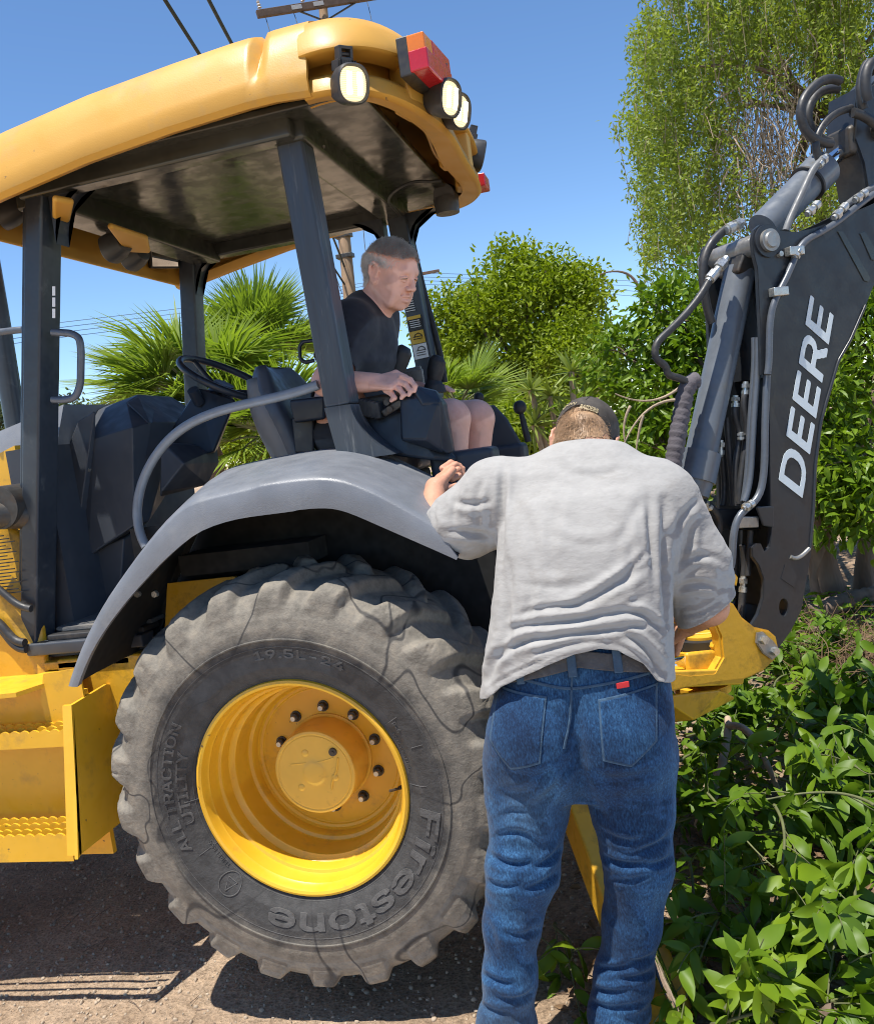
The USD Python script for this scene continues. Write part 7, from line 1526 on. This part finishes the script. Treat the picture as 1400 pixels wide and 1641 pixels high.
for k in range(4):
    single('overhead_wire', tube(smoothpath([far(-120, 545 + 9 * k, 34), far(90, 517 + 8 * k, 37), far(286, 494 + 7.5 * k, 40), far(470, 470 + 6 * k, 42), far(668, 437 + 6 * k, 44)], 30), .012, 5), 'cable', None, 'wire', 'distant power lines', smooth=60).prim.SetCustomDataByKey('label', ['topmost', 'second highest', 'third highest', 'lowest'][k] + ' of the thin distant power lines left of the canopy posts')
    single('overhead_wire', tube(smoothpath([far(668, 437 + 6 * k, 44), far(820, 441 + 6.5 * k, 46), far(960, 447 + 7.5 * k, 48), far(1150, 458 + 9 * k, 50)], 24), .012, 5), 'cable', None, 'wire', 'distant power lines', smooth=60).prim.SetCustomDataByKey('label', ['topmost', 'second highest', 'third highest', 'lowest'][k] + ' of the thin distant power lines above the rounded green tree')

# ---- cut branches on the ground
rb_ = np.random.default_rng(91)
def one_leaf(P, D, N, L, W, rg):
    t = np.array([0, .12, .3, .5, .7, .88, 1.0]); w = W * np.array([.04, .32, .48, .50, .42, .22, .0]); cu = rg.uniform(.05, .32) * L; fo = rg.uniform(.10, .45)
    D = D / np.linalg.norm(D); N = N - D * N.dot(D); N /= np.linalg.norm(N) + 1e-9; S = np.cross(D, N); tw = rg.normal(0, .35)
    V, F_ = [], []
    for k, (a_, b_) in enumerate(zip(t, w)):
        c = P + D * L * a_ - N * cu * a_ * a_; s2 = S * math.cos(tw * a_) + N * math.sin(tw * a_); wav = .10 * W * math.sin(6 * a_ + tw * 9)
        V += [c + s2 * b_ + N * (fo * b_ + wav * (b_ > 0)), c, c - s2 * b_ + N * (fo * b_ - wav * (b_ > 0))]
        if k:
            o = 3 * k; F_ += [[o - 3, o, o + 1], [o - 3, o + 1, o - 2], [o - 2, o + 1, o + 2], [o - 2, o + 2, o - 1]]
    return trimesh.Trimesh(V, F_, process=False)
def cut_branch(pts, r, n, L, label, seed, each=True, hang=.6, side=3, up=.25):
    """pts: points of the stem in space; leaves hang in sprays from side twigs."""
    g = np.random.default_rng(seed); S = smoothpath(pts, 40); b = A([S[0][0], S[0][1], float(ground_z(S[0][0], S[0][1]))])
    t = thing('cut_branch', label, 'branch', b)
    part(t, 'stem', tube(S, np.linspace(r, r * .35, 40), 8), 'twig' if r < .009 else 'bark_pale', True)
    tw, lv = [], []
    for k in range(side):
        i0 = int((.25 + .72 * k / max(side - 1, 1)) * 39); p0 = S[i0]; d = S[min(i0 + 1, 39)] - S[i0 - 1]; d /= np.linalg.norm(d)
        e_ = d * .6 + g.normal(0, .55, 3) + A([0, 0, up]); e_ /= np.linalg.norm(e_); ln_ = g.uniform(.16, .34)
        q = smoothpath([p0, p0 + e_ * ln_ * .5, p0 + e_ * ln_ + A([0, 0, -.10 * hang])], 12); q[:, 2] = np.maximum(q[:, 2], ground_z(q[:, 0], q[:, 1]) + .02)
        tw.append(tube(q, np.linspace(r * .4, .0016, 12), 5)); m_ = n // side
        for j_ in range(m_):
            f_ = g.uniform(.15, 1.0); c = q[int(f_ * 11)]; td = q[min(int(f_ * 11) + 1, 11)] - q[max(int(f_ * 11) - 1, 0)]; td /= np.linalg.norm(td) + 1e-9
            D = td * .5 + g.normal(0, .55, 3) + A([0, 0, -hang]); D /= np.linalg.norm(D); le = L * g.uniform(.55, 1.35)
            e2 = c + D * le; fl = ground_flat(e2[0], e2[1]) + .012
            if e2[2] < fl: D = A([D[0], D[1], max(D[2], 0) + (fl - c[2]) / le]); D /= np.linalg.norm(D)
            N = g.normal(0, .5, 3) + A([0, -.25, 1.0]); lv.append(one_leaf(c, D, N, le, le * g.uniform(.30, .42), g))
    part(t, 'twigs', cat(*tw), 'twig', True)
    if each:
        for m in lv: part(t, 'leaf', m, 'leaf_cut', True)
    else: part(t, 'foliage', cat(*lv), 'leaf_cut', True, kind='stuff')
    return t
G = lambda x, y, h: (lambda p: p + A([0, 0, h - float(p[2]) + float(ground_z(p[0], p[1]))]))(onZ(x, y, h))
def gp(x, y, h): return onZ(x, y, h)
# big sprays in front, lower right
front = [
 ([(1240, 1290, .30), (1255, 1370, .27), (1240, 1450, .22), (1230, 1530, .16)], 60, 'leafy branch of bright leaves hanging nearest the lower right corner middle'),
 ([(1180, 1400, .26), (1150, 1470, .22), (1120, 1540, .16), (1105, 1600, .10)], 46, 'leafy branch hanging beside the chrome stabiliser rod'),
 ([(1400, 1290, .34), (1330, 1270, .34), (1260, 1275, .32), (1190, 1290, .3)], 30, 'thin green branch lying level across the pile with few leaves'),
 ([(1330, 1420, .28), (1340, 1490, .24), (1330, 1560, .18), (1325, 1620, .12)], 58, 'leafy branch with long bright leaves at the bottom right corner'),
 ([(1400, 1370, .30), (1370, 1440, .26), (1385, 1520, .2), (1395, 1600, .14)], 50, 'leafy branch running out of the right edge of the view'),
 ([(1110, 1250, .30), (1150, 1290, .28), (1190, 1340, .24), (1240, 1390, .2)], 46, 'dark shaded leafy branch next to the right jeans leg'),
 ([(1090, 1360, .28), (1110, 1420, .24), (1120, 1480, .18), (1150, 1530, .12)], 44, 'shaded leafy branch close behind the right knee'),
 ([(1270, 1180, .32), (1310, 1160, .34), (1350, 1200, .3), (1400, 1240, .28)], 40, 'leafy branch with a pale broad leaf at the right edge'),
 ([(1230, 1560, .22), (1270, 1580, .18), (1310, 1610, .14), (1350, 1650, .1)], 50, 'leafy branch along the bottom edge of the pile'),
 ([(890, 1480, .08), (905, 1500, .10), (918, 1525, .09), (905, 1550, .05)], 34, 'small leafy branch between the two jeans legs'),
 ([(1180, 1180, .34), (1230, 1210, .32), (1290, 1240, .28), (1330, 1290, .24)], 44, 'leafy branch over the forked bare stick'),
 ([(1160, 1620, .16), (1190, 1600, .18), (1220, 1620, .14), (1260, 1650, .08)], 40, 'leafy branch at the bottom edge right of the stabiliser foot')]
for k, (pts, n, lab) in enumerate(front): cut_branch([gp(*p_) for p_ in pts], .006, int(n * 1.3), .090, lab, 200 + k, True, .50, 4 + n // 20)
back = [((1090, 1090), (1150, 1075), (1200, 1090)), ((1120, 1130), (1180, 1110), (1250, 1120)), ((1240, 1100), (1290, 1080), (1340, 1090)), ((1290, 1120), (1340, 1110), (1390, 1120)), ((1220, 1140), (1280, 1150), (1330, 1140)), ((1330, 1160), (1370, 1150), (1410, 1170)), ((1100, 1180), (1140, 1170), (1200, 1160)), ((1280, 1060), (1310, 1050), (1340, 1040)), ((1090, 1220), (1130, 1210), (1170, 1230)), ((1350, 1230), (1380, 1220), (1420, 1240)), ((1200, 1060), (1240, 1050), (1270, 1060)), ((1080, 1140), (1110, 1150), (1150, 1140))]
blab = ['leafy cut branch under the swing casting left end', 'leafy cut branch just below the swing casting', 'leafy cut branch beyond the pile, below the boom foot', 'leafy cut branch by the dry brown roots', 'leafy cut branch in the middle of the pile', 'leafy cut branch at the right edge of the pile', 'leafy cut branch beside the forked stick top', 'pale leafy sprig at the foot of the boom', 'leafy cut branch in shade beside the jeans', 'leafy cut branch by the right edge above the level stem', 'leafy cut branch right under the boom pin', 'leafy cut branch between jeans and casting']
for k, (pts, lab) in enumerate(zip(back, blab)): cut_branch([gp(x, y, .16 + .05 * math.sin(k + q)) for q, (x, y) in enumerate(pts)], .006, 150, .085, lab, 300 + k, False, .35, 7, .5)
more = np.random.default_rng(401)
mlab = ['cut leafy spray lying in the pile beside the chrome rod', 'cut leafy spray low in the pile under the level green stem', 'cut leafy spray lying at the right edge of the pile, halfway up', 'cut leafy spray on the ground right of the forked stick', 'cut leafy spray low on the ground at the bottom edge', 'cut leafy spray near the bottom right corner, lying flat', 'cut leafy spray behind the right jeans leg at knee height', 'cut leafy spray between the forked stick and the right edge', 'cut leafy spray under the bright hanging branch', 'cut leafy spray at the right edge below the level stem', 'cut leafy spray in front of the brown branches', 'cut leafy spray beneath the grey pin plate']
mpos = [(1160, 1500, .10), (1260, 1330, .14), (1370, 1290, .14), (1290, 1290, .16), (1200, 1630, .06), (1370, 1600, .08), (1120, 1310, .14), (1320, 1220, .16), (1270, 1500, .10), (1390, 1440, .12), (1300, 1120, .14), (1250, 1150, .14)]
for k, ((x, y, h), lab) in enumerate(zip(mpos, mlab)):
    a_ = more.uniform(-.5, .5); cut_branch([gp(x - 60, y + 30 * a_, h), gp(x - 15, y, h + .06), gp(x + 35, y - 10, h + .06), gp(x + 80, y + 25 * a_, h)], .006, 120, .092, lab, 500 + k, False, .3, 7, .45)
# bare sticks
def stick_thing(pts, r0, r1, label, m='bark_pale', name='bare_stick', extra=None):
    S = smoothpath([gp(*p_) for p_ in pts], 26); S = S + rb_.normal(0, .0015, S.shape); t = thing(name, label, 'branch', (S[0][0], S[0][1], float(ground_z(S[0][0], S[0][1]))))
    part(t, 'stem', tube(S, np.linspace(r0, r1, 26) * (1 + .08 * np.sin(np.arange(26) * 1.9)), 10), m, True)
    for e_ in extra or []:
        S2 = smoothpath([gp(*p_) for p_ in e_], 20); part(t, 'fork', tube(S2, np.linspace(r0 * .75, r1 * .7, 20), 8), m, True)
stick_thing([(1120, 1325, .05), (1140, 1280, .12), (1158, 1220, .22), (1166, 1150, .33)], .022, .014, 'forked bare pale stick standing out of the leaves', extra=[[(1166, 1165, .31), (1195, 1170, .33), (1225, 1215, .26), (1250, 1275, .16)], [(1115, 1290, .10), (1135, 1255, .15), (1160, 1225, .2)]])
stick_thing([(1405, 1050, .10), (1360, 1025, .14), (1320, 1012, .14), (1270, 1012, .12), (1240, 1030, .08)], .035, .018, 'long brown bare branch lying behind the boom foot', 'bark')
stick_thing([(1405, 1075, .06), (1350, 1060, .08), (1300, 1055, .08), (1260, 1065, .06)], .026, .012, 'second brown branch below the long one', 'bark')
stick_thing([(1300, 985, .10), (1340, 968, .14), (1405, 950, .16)], .07, .05, 'thick grey fallen limb at the foot of the citrus trunks', 'bark', 'fallen_limb')
stick_thing([(1318, 1650, .10), (1326, 1632, .14), (1334, 1622, .16)], .026, .022, 'brown cut stub at the bottom edge', 'bark')
stick_thing([(1240, 1240, .2), (1300, 1262, .24), (1410, 1268, .26)], .006, .004, 'thin straight green switch across the pile', 'twig')
# dry roots and litter
rr_ = np.random.default_rng(95); dry = []
for _ in range(700):
    p0 = gp(rr_.normal(1362, 42), rr_.normal(1064, 28), .05 + rr_.uniform(0, .20)); dry.append(tube(smoothpath([p0, p0 + rr_.normal(0, .05, 3), p0 + rr_.normal(0, .10, 3)], 6), .0022, 3))
single('dry_roots', cat(*dry), 'dead_leaf', 'tangle of dry brown roots at the right edge', 'roots', kind='stuff')
n = 5200; x = np.r_[rr_.uniform(.7, 2.8, n)]; y = rr_.uniform(-.2, 4.6, n); P = np.stack([x, y, ground_z(x, y) + .004 + rr_.uniform(0, .02, n)], 1); D = rand_dirs(n, rr_); D[:, 2] *= .25
single('leaf_litter', leaves(P, D, rand_dirs(n, rr_, 2.0), rr_.uniform(.02, .07, n), rr_.uniform(.008, .025, n)), 'dead_leaf', 'dry brown leaf litter under the cut branches', 'leaves', kind='stuff', smooth=False)
n = 3600; x = rr_.uniform(1.0, 2.9, n); y = rr_.uniform(.0, 4.4, n); P = np.stack([x, y, ground_z(x, y) + rr_.uniform(.01, .16, n)], 1); D = rand_dirs(n, rr_); D[:, 2] *= .4
single('loose_leaves', leaves(P, D, rand_dirs(n, rr_, 1.2), rr_.uniform(.06, .10, n), rr_.uniform(.025, .042, n)), 'leaf_cut', 'loose green leaves fallen among the cut branches', 'leaves', kind='stuff', smooth=False)
# pebbles
ico = trimesh.creation.icosphere(1); n = 5200; x = rr_.uniform(-2.2, 1.0, n); y = rr_.uniform(-.35, 2.2, n) ** 1.0; s_ = rr_.lognormal(-5.6, .55, n)
s_ = np.clip(s_, .0014, .0075)
V = (ico.vertices[None] * (s_[:, None, None] * rr_.uniform(.6, 1.3, (n, 1, 3)) * rr_.uniform(.85, 1.15, (n, len(ico.vertices), 1)))) + np.stack([x, y, ground_z(x, y) + s_ * .25], 1)[:, None]
single('pebbles', trimesh.Trimesh(V.reshape(-1, 3), (np.arange(n)[:, None, None] * len(ico.vertices) + ico.faces[None]).reshape(-1, 3), process=False), 'stone', 'small pebbles and grit on the dirt under the tractor', 'pebbles', kind='stuff', smooth=True)
sx_ = []
for _ in range(160):
    a_ = A([rr_.uniform(-1.6, 1.0), rr_.uniform(-.3, 1.8), 0]); a_[2] = ground_z(a_[0], a_[1]) + .003; d = rr_.normal(0, .03, 3); d[2] = abs(d[2]) * .1; sx_.append(tube([a_, a_ + d, a_ + d * 1.8 + rr_.normal(0, .006, 3) * [1, 1, .1]], .0014, 3))
single('twig_litter', cat(*sx_), 'bark', 'thin dry twigs scattered on the dirt', 'twigs', kind='stuff')
